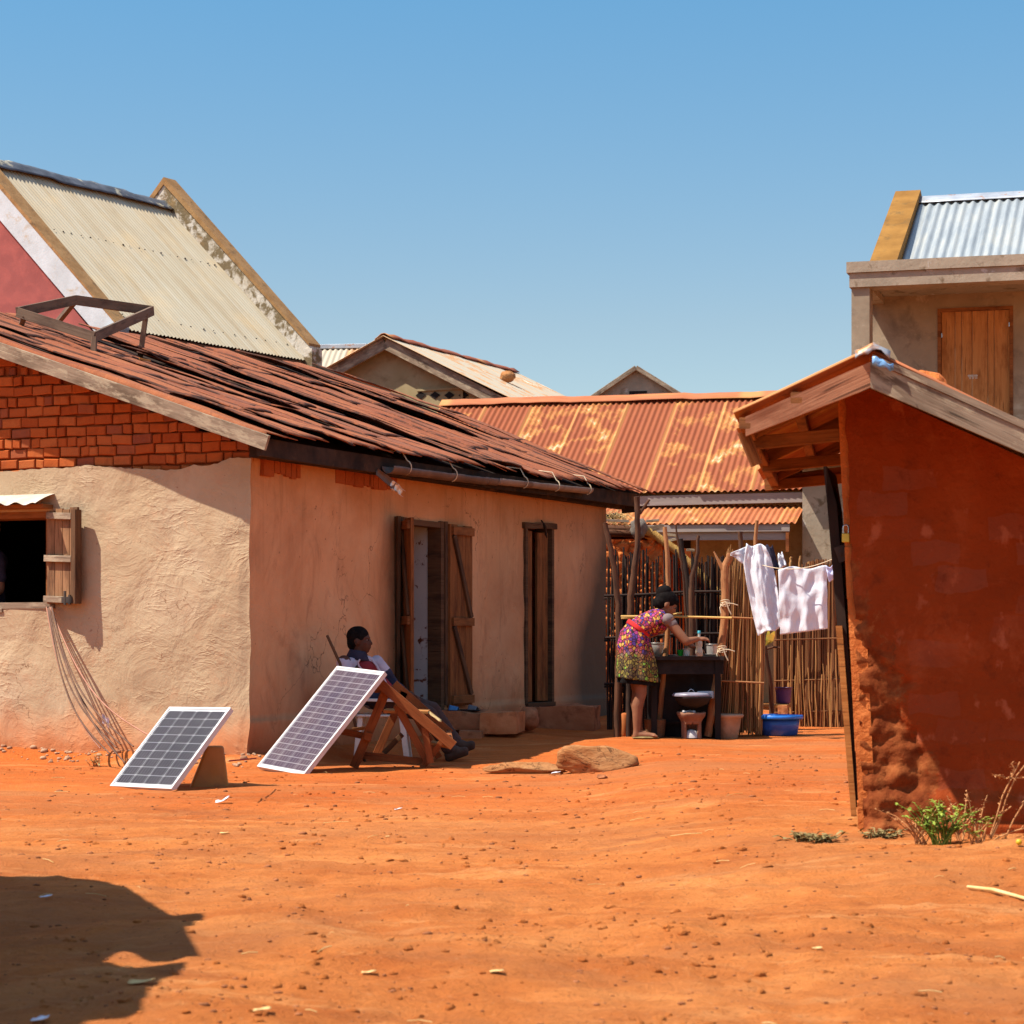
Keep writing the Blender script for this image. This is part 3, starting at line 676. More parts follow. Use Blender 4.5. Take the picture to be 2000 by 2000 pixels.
# shutter, hung on the right side of the window and standing a little off the wall
sh = MB(); hx, hy = WX1+.0, -.075; an = rad(9); ca, sa = math.cos(an), -math.sin(an)
def shp(x, o, z): return Vector((hx+x*ca-o*sa*-1*0+o*0, hy+x*sa-o, z))
SW = .335
x = 0
for wd in (.085, .085, .075, .085):
    a, b = x+.002, x+wd-.002
    zt = 1.915+R.uniform(-.012, .012); zb = 1.155+R.uniform(-.008, .008)
    q = [shp(a, 0, zb), shp(b, 0, zb), shp(b, .028, zb), shp(a, .028, zb), shp(a, 0, zt), shp(b, 0, zt), shp(b, .028, zt), shp(a, .028, zt)]
    sh.beam((shp(a, .014, zb)+shp(b, .014, zb))/2, (shp(a, .014, zt)+shp(b, .014, zt))/2, wd-.003, .026, (sa, -ca, 0))
    x += wd
shu = hb(sh, 'shutter', 'wood_shutter')
for z0, x0, x1 in ((1.865, .02, .285), (1.525, -.005, .285), (1.20, -.01, .27)):
    b = MB(); b.beam(shp(x0, .045, z0), shp(x1, .045, z0-.012), .035, .052, (0, 0, 1)); hb(b, 'batten', 'wood_grey', parent=shu)
b = MB(); b.beam(shp(.318, .030, 1.16), shp(.318, .030, 1.905), .05, .075, (sa, -ca, 0)); hb(b, 'edge_board', 'wood_dark', parent=shu)
b = MB(); b.beam(shp(.20, .075, 1.19), shp(.305, .075, 1.19), .014, .05); b.beam(shp(.235, .08, 1.15), shp(.235, .08, 1.26), .02, .012); b.beam(shp(.285, .08, 1.155), shp(.285, .08, 1.23), .018, .014)
hb(b, 'latch', 'iron', parent=shu)
aw = MB()
def awf(u, v):
    x = -3.1+(1.345+.08*(1-v)*0)*u+.06*v*0; wv = .012*math.sin(x*38)*v
    return (x-.02*v, -.06-.24*v, 2.045-.055*v-.035*v*v+wv+.02*v*nz(x, 0, 0, 4))
aw.grid(60, 6, awf, True, None, lambda u, v: (u*1.3, v*.3)); hb(aw, 'window_awning', 'tin')
aw = MB(); aw.bar(WX0-.3, WX1+.03, -.20, -.03, 1.925, 1.955); hb(aw, 'awning_board', 'wood_door')
# --- roof of overlapping rusted strips
mb = MB(); mb2 = MB(); NS = 24; pitch = 8.2/NS
for k in range(NS, -1, -1):
    y0 = -.34+k*pitch+(R.uniform(-.09, .09) if k else 0); cuts = [0, R.uniform(.22, .42), R.uniform(.55, .8), 1]
    if R.random() < .4: cuts = [0, R.uniform(.12, .26), R.uniform(.36, .5), R.uniform(.62, .82), 1]
    sk = R.uniform(-.13, .13)
    for seg in range(len(cuts)-1):
        s0 = cuts[seg]-(.04 if seg else .0); s1 = cuts[seg+1]; lift0 = R.choice((.010, .015, .020, .027, .036, .055)); sd = R.uniform(0, 99); wd = pitch*R.uniform(1.12, 1.4)
        col = (R.random(), R.random()); rag = R.uniform(.03, .10); ys = R.uniform(-.05, .05)
        ovl = .010*(len(cuts)-seg)
        ne = 3 if k == 0 else 6
        def fn(u, v):
            s = s0+(s1-s0)*v
            x = .3-4.05*s
            if v == 0 and seg == 0: x += .05+rag*nz(u*3, sd, 0, 2.2)+.03*nz(u*9, sd, 1, 2)
            elif v == 0: x += rag*1.2*nz(u*3, sd, 0, 2.0)
            ed = .055*nz(sd, s*4.2, 0, 1.3)+.030*nz(sd, s*13, 4, 1.3)+.014*nz(sd, s*34, 6, 1.3)
            y = y0+sk*(s-.4)+ys+(ed if u < .01 else 0)+wd*u
            h = lift0*(1-u)**1.5*(1+1.1*nz(sd, s*3.5, 8, 1.3))+.018*math.sin(u*math.pi)*(.5+nz(sd, s*5, 2, 1))+ovl*(1-.7*v)
            if u < .01: h -= .012
            if v == 0: h -= .012
            if k == 0:
                h = min(h, .03); y = -.335+.012*nz(s*8, 0, 0, 1)+wd*u
                if u < .01: h = -.035+.012*nz(s*12, 1, 0, 1)
            return (x, y, roof_z(x, y)+h+.022*nz(x, y, 0, .9)+.012*nz(x, y, 0, 2.2))
        nf = len(mb.mi); mb.grid(8, 30, lambda u, v: fn(u**1.6, v), True, None, lambda u, v, c=col: c)
        for j_ in range(30):
            e_ = nz(sd, j_*.35, 5, 1)
            if k: mb.mi[nf+j_*8] = 1
        if seg and k:
            for i_ in range(8): mb.mi[nf+i_] = 1
o = mb.build('roof', [MT['ruststrip'], MT['stripedge']], house, False); solid(o, .007, -1)
mb = MB()                                                        # dark boards added below the strips to keep the inside dark, and far slope
for y0 in range(0, 8):
    a, b = y0*1.02-.14, y0*1.02+.88
    v = [(.24, a, roof_z(.24, a)-.07), (.24, b, roof_z(.24, b)-.07), (-3.75, b, roof_z(-3.75, b)-.05), (-3.75, a, roof_z(-3.75, a)-.05)]
    mb.hexa([Vector(p)-Vector((0, 0, .02)) for p in v]+[Vector(p) for p in v])
    v = [(-3.75, a, roof_z(-3.75, a)-.04), (-3.75, b, roof_z(-3.75, b)-.04), (-7.7, b, 2.35), (-7.7, a, 2.35)]
    mb.hexa([Vector(p)-Vector((0, 0, .02)) for p in v]+[Vector(p) for p in v])
hb(mb, 'roof_boards', 'tar')
p0, p1 = M.front(-60, 650, -.32), M.front(525, 850, -.32); q0, q1 = M.front(-60, 672, -.32), M.front(525, 882, -.32)
dr = (p1-p0).normalized(); pa = p0-dr*1.5
mb = MB(); mb.beam((p0+q0)/2-dr*1.5+Vector((0, -.02, 0)), (p1+q1)/2+Vector((0, -.02, 0)), .03, (p1-q1).length*.95, (0, 0, 1), .003, 8); hb(mb, 'verge_board', 'wood_grey')
mb = MB(); mb.beam((.25, -.30, 2.335), (.25, 3.2, 2.34), .04, .14, (0, 0, 1), .004, 4); mb.beam((.265, 3.15, 2.345), (.265, 8.0, 2.38), .04, .14, (0, 0, 1), .004, 4)
mb.beam((.10, -.1, 2.32), (.10, 7.9, 2.33), .09, .09); hb(mb, 'eave_beam', 'tar')
mb = MB(); mb.beam((.27, 7.95, 2.40), (-3.7, 7.95, 3.98), .03, .13); mb.beam((.1, 7.9, 2.31), (.29, 7.97, 2.33), .05, .14); hb(mb, 'far_verge_board', 'tar')
for z0 in (.9,):
    pass
# gutter in two lengths, a broken end and its wire straps
def gut(y0, y1, z0, z1, r, x=.37, arc=3.4, sag=0.0):
    m = MB()
    def fn(u, v):
        y = y0+(y1-y0)*u; a = -arc/2-math.pi/2+arc*v
        return (x+r*math.cos(a)*1.0, y, z0+(z1-z0)*u+r*math.sin(a)-sag*math.sin(math.pi*u)+.006*nz(y, v, 0, 5))
    m.grid(20, 10, fn); return m
g = gut(1.72, 3.70, 2.32, 2.345, .055, .34); gA = hb(g, 'gutter', 'gutter'); solid(gA, .004)
g = gut(3.62, 3.95, 2.35, 2.352, .052, .34); o = hb(g, 'gutter_joint', 'gutter', parent=gA); solid(o, .004)
g = gut(3.92, 6.3, 2.355, 2.405, .05, .35); gB = hb(g, 'gutter', 'gutter_pale'); solid(gB, .004)
def strap(par, y, z, r=.075, x=.37):
    m = MB(); pts = [(x-.16, y, z+.15), (x-.02, y+.01, z+.13)]+[(x+r*math.cos(a), y+.02, z+r*math.sin(a)) for a in [rad(70-25*i) for i in range(7)]]
    m.tube(pts, .0055, 5); hb(m, 'wire_strap', 'cord', parent=par)
for y in (2.02, 2.95): strap(gA, y, 2.335, .062, .34)
for y in (4.55, 5.35, 6.2): strap(gB, y, 2.365+.02*(y-4.4), .057, .35)
a = M.side(738, 922, .30); b = M.side(788, 964, .40)                 # a torn end of gutter dangling below the eave
def torn(mb, a, b, r0, r1, t0, t1, crumple):
    ax_ = (b-a).normalized(); sd_ = ax_.cross(Vector((1, .2, 0))).normalized(); up_ = sd_.cross(ax_)
    def fn(u, v):
        t = t0+(t1-t0)*u; an_ = rad(-100+200*v); r = (r0+(r1-r0)*t)*(1+crumple*nz(u*4, v*3, t0, 1))
        return a+(b-a)*t+sd_*r*math.sin(an_)*.9-up_*r*.55*math.cos(an_)+ax_*.03*nz(v*5, u, 3, 1)*(u > .9)
    mb.grid(10, 8, fn)
m = MB(); torn(m, a, b, .04, .045, 0, .72, .25); o = hb(m, 'broken_gutter', 'gutter', parent=gA); solid(o, .003)
m = MB(); torn(m, a, b, .046, .042, .55, 1.0, .5); o = hb(m, 'gutter_tin', 'tin', parent=gA); solid(o, .003)
# --- first door, both leaves thrown open
def leaf(name, h, end, z0, z1, th, diag, mat='wood_door', par=None, nb=3, plain=False):
    h = Vector(h); e = Vector(end); d = (e-h); W = d.length; d.normalize(); nrm = Vector((d.y, -d.x, 0))
    m = MB(); k = W/nb
    for i in range(nb):
        c = h+d*(k*(i+.5)); m.beam(c+Vector((0, 0, z0+R.uniform(0, .01))), c+Vector((0, 0, z1-R.uniform(0, .02))), k-.004, th, nrm)
    lf = hb(m, name, mat, parent=par or house)
    if plain: return lf
    f = nrm*(th/2+.014)*diag
    for zz in (z0+.06, (z0+z1)/2-.06, z1-.06):
        b = MB(); b.beam(h+d*.02+f+Vector((0, 0, zz)), e-d*.01+f+Vector((0, 0, zz)), .026, .075, (0, 0, 1)); hb(b, 'batten', mat, parent=lf)
    zm = (z0+z1)/2-.06
    for (za, zb_) in ((z1-.1, zm+.04), (zm-.04, z0+.1)):
        b = MB(); s0, s1 = (h+d*.05, e-d*.05)
        b.beam(s0+f+Vector((0, 0, za)), s1+f+Vector((0, 0, zb_)), .024, .055, (0, 0, 1)); hb(b, 'brace', 'wood_dark', parent=lf)
    return lf
d1 = MB(); d1.bar(-.10, .035, D1[1]-.055, D1[1]+.015, D1[2], D1[3]+.03); d1.bar(-.10, .035, D1[0]-.02, D1[0]+.05, D1[2], D1[3]+.03); d1.bar(-.10, .03, D1[0]+.05, D1[1]-.055, D1[3]-.03, D1[3]+.02); d1.bar(-.28, .04, D1[0], D1[1], D1[2]-.03, D1[2]+.01)
hb(d1, 'door_frame', 'wood_dark')
d1 = MB(); d1.bar(-.34, -.10, D1[1]-.05, D1[1]+.002, D1[2], D1[3]); d1.bar(-2.2, -.345, D1[1]-.02, D1[1]+.1, D1[2], D1[3]+.3); hb(d1, 'painted_reveal', 'bluewhite')
leaf('door', (.05, 2.60, 0), (.27, 2.33, 0), .27, 1.93, .03, 1)
leaf('door', (.055, 3.54, 0), (.075, 3.99, 0), .26, 1.93, .03, 1)
b = MB(); b.beam((.03, 2.55, .3), (.03, 2.55, 1.95), .05, .07); b.beam((.05, 2.49, .25), (.07, 2.47, 1.95), .03, .04); hb(b, 'door_post', 'wood_dark')
b = MB(); b.beam((.035, 3.505, .27), (.035, 3.505, 1.95), .03, .05); hb(b, 'hinge_post', 'wood_dark')
# --- second door, narrow, standing ajar
b = MB(); b.bar(-.16, .028, D2[0]-.01, D2[0]+.045, D2[2], D2[3]); b.bar(-.16, .028, D2[1]-.045, D2[1]+.01, D2[2], D2[3]); b.beam((-.02, D2[0]-.05, D2[3]-.01), (-.02, D2[1]+.06, D2[3]+.015), .12, .06, (0, 0, 1), .004, 4); b.bar(-.2, .05, D2[0], D2[1], D2[2]-.03, D2[2]+.015); hb(b, 'door_frame', 'wood_dark')
leaf('door', (-.03, D2[0]+.05, 0), (-.03, D2[0]+.25, 0), D2[2]+.02, D2[3]-.05, .03, -1, 'wood_door', None, 2, True)
leaf('door', (-.03, D2[1]-.05, 0), (-.06, D2[1]-.26, 0), D2[2]+.02, D2[3]-.05, .03, -1, 'wood_door', None, 2, True)
b = MB(); b.tube([(.03, 5.80, 2.07), (.06, 5.84, 2.0), (.05, 5.87, 1.93), (.05, 5.9, 1.90)], [.008, .014, .012, .006], 6); hb(b, 'hook_stick', 'tar')
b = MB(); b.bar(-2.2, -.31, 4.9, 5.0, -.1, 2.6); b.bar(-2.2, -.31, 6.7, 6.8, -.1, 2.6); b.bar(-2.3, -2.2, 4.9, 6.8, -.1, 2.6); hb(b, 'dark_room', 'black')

# ------------------------------------------------------------------ the red shed on the right
S = Frame(690*10.47/F, 10.47, -8.7)
shed = empty('red_shed', S.a, -8.7, label='small red mud shed with gabled board edged roof nearest the viewer', cat='shed')
def sb(mb, name, mat, **k): return mb.build(name, MT[mat], k.pop('parent', shed), False, **k)
ry = -.55
def xl(z): return -.047*z
rp = S.front(1703, 700, ry); RZ = 2.15; rx = .03
def shed_roof(x): return RZ-.50*(x-rx) if x > rx else RZ-.45*(rx-x)
t0 = NT('tmp'); bpy.data.materials.remove(t0.m)
def shed_mat():
    m = MT['redmud']; t = m.node_tree; nt = NT.__new__(NT); nt.m = m; nt.t = t; nt.b = t.nodes['Principled BSDF']
    old = nt.b.inputs['Base Color'].links[0].from_socket
    v = nt.coord(); x = nt.axis(0); z = nt.axis(2)
    k = nt.math('ADD', nt.math('ADD', x, nt.math('MULTIPLY', z, .36)), nt.math('MULTIPLY', nt.math('SUBTRACT', nt.noise(v, 5, 9, .75), .5), .62))
    r = nt.ramp(nt.noise(v, 9, 7, .7), [(.35, (.13, .026, .007, 1)), (.5, (.20, .048, .013, 1)), (.64, (.30, .09, .026, 1)), (.74, (.45, .18, .05, 1))])
    nt.l(nt.mix(nt.ramp(k, [(.37, 1), (.40, 0)]), old, r), nt.b.inputs['Base Color'])
shed_mat()
mb = MB()
def sf(u, v):
    xr = 2.5; zt = None
    x = u*xr
    zt = shed_roof(x)-.07
    z = -.15+(zt+.15)*v
    q_ = x+.36*z+.34*nz(x, 0, z, 4.5)+.10*nz(x, 2, z, 14)
    k = 1-sm(.34, .40, q_)                                  # the mud skin has broken away low on the corner
    y = .018*nz(x, 0, z, 1.6)+.007*nz(x, 3, z, 6)+.004*nz(x, 3, z, 17)
    vo = noise.voronoi(Vector((x*6.5, 0, z*9)))[0]
    y += k*(.030-.05*min(.6, vo[1]-vo[0])+.018*nz(x, 0, z, 15)+.014*nz(x, 0, z, 33))
    z0 = z
    if z < .22 and x > .02: y -= .03*sm(.22, .16, z)*1.0 if False else .035*(1-sm(.14, .2, z+.02*nz(x, 0, 0, 3)))
    if z < .05 : y -= .03
    return (x+xl(z)*(1-u)+(.012*nz(0, 0, z, 3)+.012*nz(0, 0, z, 11))*(1-u), y, z0)
mb.grid(170, 150, sf); sb(mb, 'front_wall', 'redmud')
mb = MB()                                              # side walls, back wall, jamb
def lean(mb, y0, y1, z0, z1, a, b):
    vs = [(xl(z0)+a, y0, z0), (xl(z0)+b, y0, z0), (xl(z0)+b, y1, z0), (xl(z0)+a, y1, z0), (xl(z1)+a, y0, z1), (xl(z1)+b, y0, z1), (xl(z1)+b, y1, z1), (xl(z1)+a, y1, z1)]
    mb.hexa(vs)
lean(mb, .05, .22, -.15, 2.04, .012, .25); lean(mb, .95, 3.0, -.15, 1.98, .02, .25); lean(mb, .22, .95, 1.75, 2.02, .02, .25)
mb.bar(2.25, 2.5, .06, 3.0, -.15, .9); mb.prism([(-.02, 2.75, -.15), (2.5, 2.75, -.15), (2.5, 2.75, .95), (.03, 2.75, 2.06), (-.09, 2.75, 2.0)], (0, .24, 0))
sb(mb, 'wall', 'roughmud')
mb = MB()
for i in range(9):
    z0 = -.1+i*.235; lean(mb, .015+R.uniform(0, .012), .12, z0, z0+.237, -.030+R.uniform(-.004, .004), .05)
sb(mb, 'door_jamb', 'mudlump')
dl = MB()                                              # the side door, a little ajar, its shade put into a near black colour
o0, o1 = -.095, -.045
vs = []
for z, a, b in ((.10, -.055, -.018), (1.52, -.105, -.06)):
    vs += [(xl(z)+a, .17, z), (xl(z)+b, .17, z), (xl(z)+b+.02, .86, z), (xl(z)+a+.02, .86, z)]
dl.hexa(vs)
z = 1.70; dl.hexa(vs[4:]+[(xl(z)-.115, .22, z), (xl(z)-.10, .2, z), (xl(z)-.06, .86, z), (xl(z)-.09, .86, z)])
door = sb(dl, 'door', 'darkdoor')
dl = MB(); z0, z1 = .06, .95
dl.hexa([(xl(z0)-.062, .145, z0), (xl(z0)-.036, .145, z0), (xl(z0)-.036, .17, z0), (xl(z0)-.062, .17, z0), (xl(z1)-.092, .145, z1), (xl(z1)-.062, .145, z1), (xl(z1)-.062, .17, z1), (xl(z1)-.092, .17, z1)])
sb(dl, 'sunlit_door_edge', 'wood_gold', parent=door)  # golden lower edge paints in the sunlight on the door
dl = MB(); lean(dl, .19, .25, .05, 1.75, -.022, .012); sb(dl, 'gap_shade', 'soot')  # solid black strip painted in for the shade of the door gap
hp = S.front(1641, 1081, .12)
dl = MB(); dl.beam(hp+Vector((-.005, 0, .035)), hp+Vector((.02, 0, -.035)), .05, .010, (0, 1, 0)); dl.tube([hp+Vector((0, -.008, 0)), hp+Vector((0, -.016, 0))], .009, 8); sb(dl, 'hasp', 'iron', parent=door)
# roof
mb = MB(); e0 = -.585; z0 = shed_roof(e0)
mb.corr((rx, ry, RZ+.0), (rx, 3.15, RZ), (e0, 3.15, z0-.03), (e0, ry, z0), .076, .012, 8, .012, .02)
mb.corr((rx-.02, ry, RZ-.005), (rx-.02, 3.15, RZ-.005), (2.75, 3.15, shed_roof(2.75)), (2.75, ry, shed_roof(2.75)), .076, .012, 10, .012, .0, 3.3)
o = sb(mb, 'roof', 'rustroof2'); solid(o, .004)
mb = MB()
def cap(u, v):
    y = ry-.03+1.5*u; s = (v-.5)*2
    return (rx+s*.075+.01*nz(y, s, 0, 5), y, RZ+.026-abs(s)*.036+.010*nz(y, s, 2, 4))
mb.grid(14, 8, cap)
mb.grid(8, 3, lambda u, v: (rx+(u-.5)*.15, ry-.035-.012*v-.01*nz(u*4, v, 0, 1), RZ+.026-abs(u-.5)*.072-v*(.030+.03*nz(u*3, 1, 0, 1))))
o = sb(mb, 'ridge_cap', 'flash'); solid(o, .004)
mb = MB(); q = S.front(1722, 697, ry-.05); mb.grid(6, 4, lambda u, v: (q.x-.04+.09*u, q.y-.012-.015*nz(u*3, v, 0, 2), q.z-.03+.028*v+.02*nz(u*4, 1, v, 2)-.03*u)); o = sb(mb, 'blue_scrap', 'bluetin'); solid(o, .003)
def board(name, mat, u0, t0, b0, u1, t1, b1, y, th, par=None):
    a, b, c, d = S.front(u0, b0, y), S.front(u1, b1, y), S.front(u1, t1, y), S.front(u0, t0, y)
    if u1 > 1950:
        k = 2.2; b = a+(b-a)*k; c = d+(c-d)*k
    m = MB(); m.prism([a, b, c, d], (0, th, 0))
    L = (b-a).length; m.uv = [[((Vector(m.v[i])-a).length, Vector(m.v[i]).z*1.0+Vector(m.v[i]).x*(.5 if u1 > 1800 else -.45)) for i in f] for f in m.f]
    return sb(m, name, mat)
board('verge_board', 'wood_shed', 1456, 814, 852, 1701, 706, 757, ry, .03)
board('verge_board', 'wood_grey', 1700, 706, 757, 2000, 838, 886, ry-.004, .03)
board('verge_board', 'wood_grey', 1704, 691, 705, 2000, 822, 837, ry-.012, .03)
mb = MB()
for y in (.03, 1.5, 2.95):
    mb.beam((e0+.03, y, z0-.04), (rx, y, RZ-.05), .045, .07); mb.beam((e0+.05, y+.02, z0-.075), (.0, y+.02, z0-.03), .04, .06)
mb.beam((e0+.06, ry, z0-.035), (e0+.06, 3.1, z0-.06), .05, .05); mb.beam((-.3, ry, shed_roof(-.3)-.055), (-.3, 3.1, shed_roof(-.3)-.07), .05, .05)
mb.beam((e0+.04, ry+.25, z0-.05), (e0+.10, ry+.27, z0-.20), .028, .05); mb.beam((e0+.0, 3.0, z0-.07), (-.05, 3.0, z0+.0), .04, .08)
sb(mb, 'rafter', 'wood_door')
# padlock hanging on the hasp
pl = empty('padlock', S.m @ S.front(1652, 1058, .02), -8.7, label='brass padlock hanging on the dark shed door', cat='padlock')
m = MB(); m.box((0, 0, .018), (.036, .018, .042)); o = m.build('lock_body', MT['brass'], pl, False); bv = o.modifiers.new('b', 'BEVEL'); bv.width = .003
m = MB(); m.tube([(-.012, 0, .038), (-.012, 0, .062)]+[(.012*math.cos(a)*1, 0, .064+.013*math.sin(a)) for a in [math.pi*(1-i/6) for i in range(7)]]+[(.012, 0, .038)], .004, 6); m.build('shackle', MT['chrome'], pl, False)

# ------------------------------------------------------------------ two-storey house at the right edge
T2 = Frame(663*26/F, 26, -16.5)
th = empty('two_storey_house', T2.a, -16.5, label='tall house with roofed balcony, plank door and silver corrugated roof', cat='house')
def tb(mb, name, mat, **k): return mb.build(name, MT[mat], k.pop('parent', th), False, **k)
pt = lambda u, v, y=0: T2.front(u, v, y)
z5 = pt(1663, 513).z; z4 = pt(1663, 534).z; z3 = pt(1663, 562).z
m = MB(); m.bar(0, .205, 0, .28, -.2, z3); tb(m, 'column', 'grey')
m = MB(); m.bar(-.05, 7, -.06, .30, z4, z5, .0); tb(m, 'parapet', 'concrete')
m = MB(); m.bar(-.02, 7, -.035, .28, z3, z4-.003); m.bar(0.206, 7, .28, 1.35, z3+.08, z4-.02); m.bar(0, .2, .281, 1.35, z3+.0, z4-.02); tb(m, 'balcony_beam', 'concrete')
BY = 1.35; dx0, dx1 = pt(1838, 700, BY).x, pt(1972, 700, BY).x; dzt = pt(1900, 607, BY).z; dzb = dzt-1.95
m = MB(); m.bar(-.04, dx0-.04, BY, BY+.25, -.2, z4); m.bar(dx1+.04, 7, BY, BY+.25, -.2, z4); m.bar(dx0-.04, dx1+.04, BY, BY+.25, dzt+.04, z4); m.bar(dx0-.04, dx1+.04, BY, BY+.25, -.2, dzb)
m.bar(-.04, .16, BY+.25, 4.6, -.2, z4); m.bar(-.04, 7, 4.6, 4.85, -.2, z4); m.bar(0, 7, .0, 1.35, dzb-.2, dzb-.03)
tb(m, 'wall', 'grey')
m = MB(); n = 6; x = dx0
for wd in (.2, .1, .15, .23, .09, .23):
    wq = wd*(dx1-dx0); m.beam((x+wq/2, BY+.05, dzb), (x+wq/2, BY+.05, dzt), wq-.005, .03, (0, 1, 0)); x += wq
d = tb(m, 'door', 'wood_pale')
m = MB(); m.bar(dx0-.04, dx0, BY-.015, BY+.1, dzb, dzt+.04); m.bar(dx1, dx1+.04, BY-.015, BY+.1, dzb, dzt+.04); m.bar(dx0, dx1, BY-.015, BY+.1, dzt, dzt+.04); tb(m, 'door_frame', 'wood_door', parent=d)
for z in (dzt-.25, ):
    m = MB(); m.bar(dx0-.008, dx0+.012, BY+.02, BY+.036, z-.05, z); tb(m, 'hinge', 'chrome', parent=d); m = MB(); m.bar(dx1-.012, dx1+.008, BY+.02, BY+.036, z+.05, z+.1); tb(m, 'hinge', 'chrome', parent=d)
m = MB(); q = pt(1898, 740, BY+.03)
for k in range(9): m.bar(q.x-.04+.012*k, q.x-.034+.012*k, BY+.028, BY+.034, q.z+.02*(k % 3 == 0), q.z+.05)
m.bar(q.x-.05, q.x+.07, BY+.028, BY+.034, q.z+.035, q.z+.042); tb(m, 'chalk_mark', 'whiteplastic', parent=d)
y1 = 2.5; ridz = pt(1805, 391, y1).z; x0 = .40
m = MB(); m.corr((x0, y1, ridz), (7, y1, ridz), (7, .2, z5-.12), (x0, .2, z5-.12), .105, .016, 6); m.corr((x0, y1, ridz), (7, y1, ridz), (7, 4.9, z5-.1), (x0, 4.9, z5-.1), .105, .016, 3)
tb(m, 'roof', 'galv')
m = MB(); m.grid(12, 6, lambda u, v: (x0-.03+u*(7-x0), y1+(v-.5)*.36, ridz+.05-abs(v-.5)*.22+.006*nz(u*20, v, 0, 1))); o = tb(m, 'ridge_cap', 'flash'); solid(o, .004)
# raking ochre coping at the left end
a0, a1, b0, b1 = pt(1692, 505), pt(1750, 505), pt(1764, 368, y1), pt(1802, 368, y1)
gzr = b0.z; xa, xb = .19, .50
m = MB(); vs = [(xa, 0.1, z5+.01), (xb, 0.1, z5+.01), (xb, y1+.05, gzr-.02), (xa, y1+.05, gzr-.02)]
m.hexa([Vector(vs[0])-Vector((0, 0, .12)), Vector(vs[1])-Vector((0, 0, .12)), Vector(vs[2])-Vector((0, 0, .5)), Vector(vs[3])-Vector((0, 0, .5))]+[Vector(p) for p in vs])
vs = [(xa, y1+.05, gzr-.02), (xb, y1+.05, gzr-.02), (xb, y1+.25, gzr-.10), (xa, y1+.25, gzr-.10)]
m.hexa([Vector(p)-Vector((0, 0, .5)) for p in vs]+[Vector(p) for p in vs])
tb(m, 'gable_coping', 'ochre')

# ------------------------------------------------------------------ pink house with cream iron roof, upper left
N2 = Frame(-5.05, 29.69, -31.3)
ph = empty('pink_house', N2.a, -31.3, label='pink house with cream corrugated roof between two raised gable copings', cat='house')
def pb(mb, name, mat, **k): return mb.build(name, MT[mat], k.pop('parent', ph), False, **k)
EZ, RZ2, RX, LY = 4.95, 7.42, -2.6, 3.87
m = MB(); m.corr((RX, -.05, RZ2), (RX, LY+.02, RZ2), (.05, LY+.02, EZ-.05), (.05, -.05, EZ-.05), .076, .011, 8); m.corr((RX, 0, RZ2), (RX, LY, RZ2), (RX*2, LY, EZ), (RX*2, 0, EZ), .076, .011, 2)
o = pb(m, 'roof', 'creamiron')
def nails(u): return (RX*(1-u), RZ2+(EZ-RZ2)*u+.014)
for u, cnt in ((.42, 22), (.93, 16)):
    for i in range(cnt):
        x, z = nails(u); y = .15+(LY-.3)*i/(cnt-1)+R.uniform(-.03, .03); r = R.uniform(.010, .022); m = MB(); m.ell((x, y, z), (r*.8, r*.8, r*.6), 6, 4); pb(m, 'roof_nail', 'iron')
m = MB(); m.grid(40, 8, lambda u, v: (RX+(v-.45)*.34, -.3+(LY+.35)*u, RZ2+.07-abs(v-.45)*.30+.018*nz(u*14, v*2, 0, 1)+.012*(int(u*5) % 2))); o = pb(m, 'ridge_cap', 'darkridge'); solid(o, .005)
def rake(y0, y1, up, dn, wall=True):
    m = MB(); k = (RZ2-EZ)/(-RX)
    pts = [(.12, EZ-.10+up), (.12, EZ-.10-dn), (RX, RZ2-dn+.05), (2*RX-.12, EZ-.1-dn), (2*RX-.12, EZ-.1+up), (RX, RZ2+up+.12)]
    m.prism([(x, y0, z) for x, z in pts[:3]]+[(RX, y0, RZ2+up+.12)], (0, y1-y0, 0)); m.prism([(RX, y0, RZ2-dn+.05), (pts[3][0], y0, pts[3][1]), (pts[4][0], y0, pts[4][1]), (RX, y0, RZ2+up+.12)], (0, y1-y0, 0)); return m
pb(rake(-.33, -.06, .10, .33), 'gable_band', 'white')
m = rake(-.335, -.055, .115, -.09); pb(m, 'gable_coping', 'ochretop')
m = rake(LY+.02, LY+.26, .26, .3); pb(m, 'gable_coping', 'stained')
m = rake(LY+.00, LY+.28, .295, -.255); pb(m, 'coping_top', 'ochretop')
m = MB(); m.bar(.02, .17, LY+.0, LY+.25, EZ-.30, EZ+.12); pb(m, 'coping_foot', 'stained')
m = MB(); m.prism([(-.05, -.28, 0), (2*RX+.05, -.28, 0), (2*RX+.05, -.28, EZ-.35), (RX, -.28, RZ2-.25), (-.05, -.28, EZ-.35)], (0, .25, 0)); m.bar(-.3, -.05, -.03, LY+.2, 0, EZ-.25); m.bar(2*RX, 2*RX+.25, -.03, LY+.2, 0, EZ-.3); m.bar(2*RX, -.05, LY, LY+.2, 0, EZ-.3); m.prism([(-.05, LY+.02, EZ-.3), (2*RX, LY+.02, EZ-.3), (RX, LY+.02, RZ2-.2)], (0, .18, 0))
pb(m, 'wall', 'pink')
m = MB(); m.beam((.02, -.05, EZ-.15), (.02, LY+.1, EZ-.15), .04, .15); m.beam((-.02, -.05, EZ-.19), (-.02, LY+.1, EZ-.19), .04, .12); pb(m, 'eave_board', 'wood_dark')
m = MB(); m.bar(-.05, .12, -.40, -.06, EZ-.50, EZ-.05); pb(m, 'gable_foot', 'white')

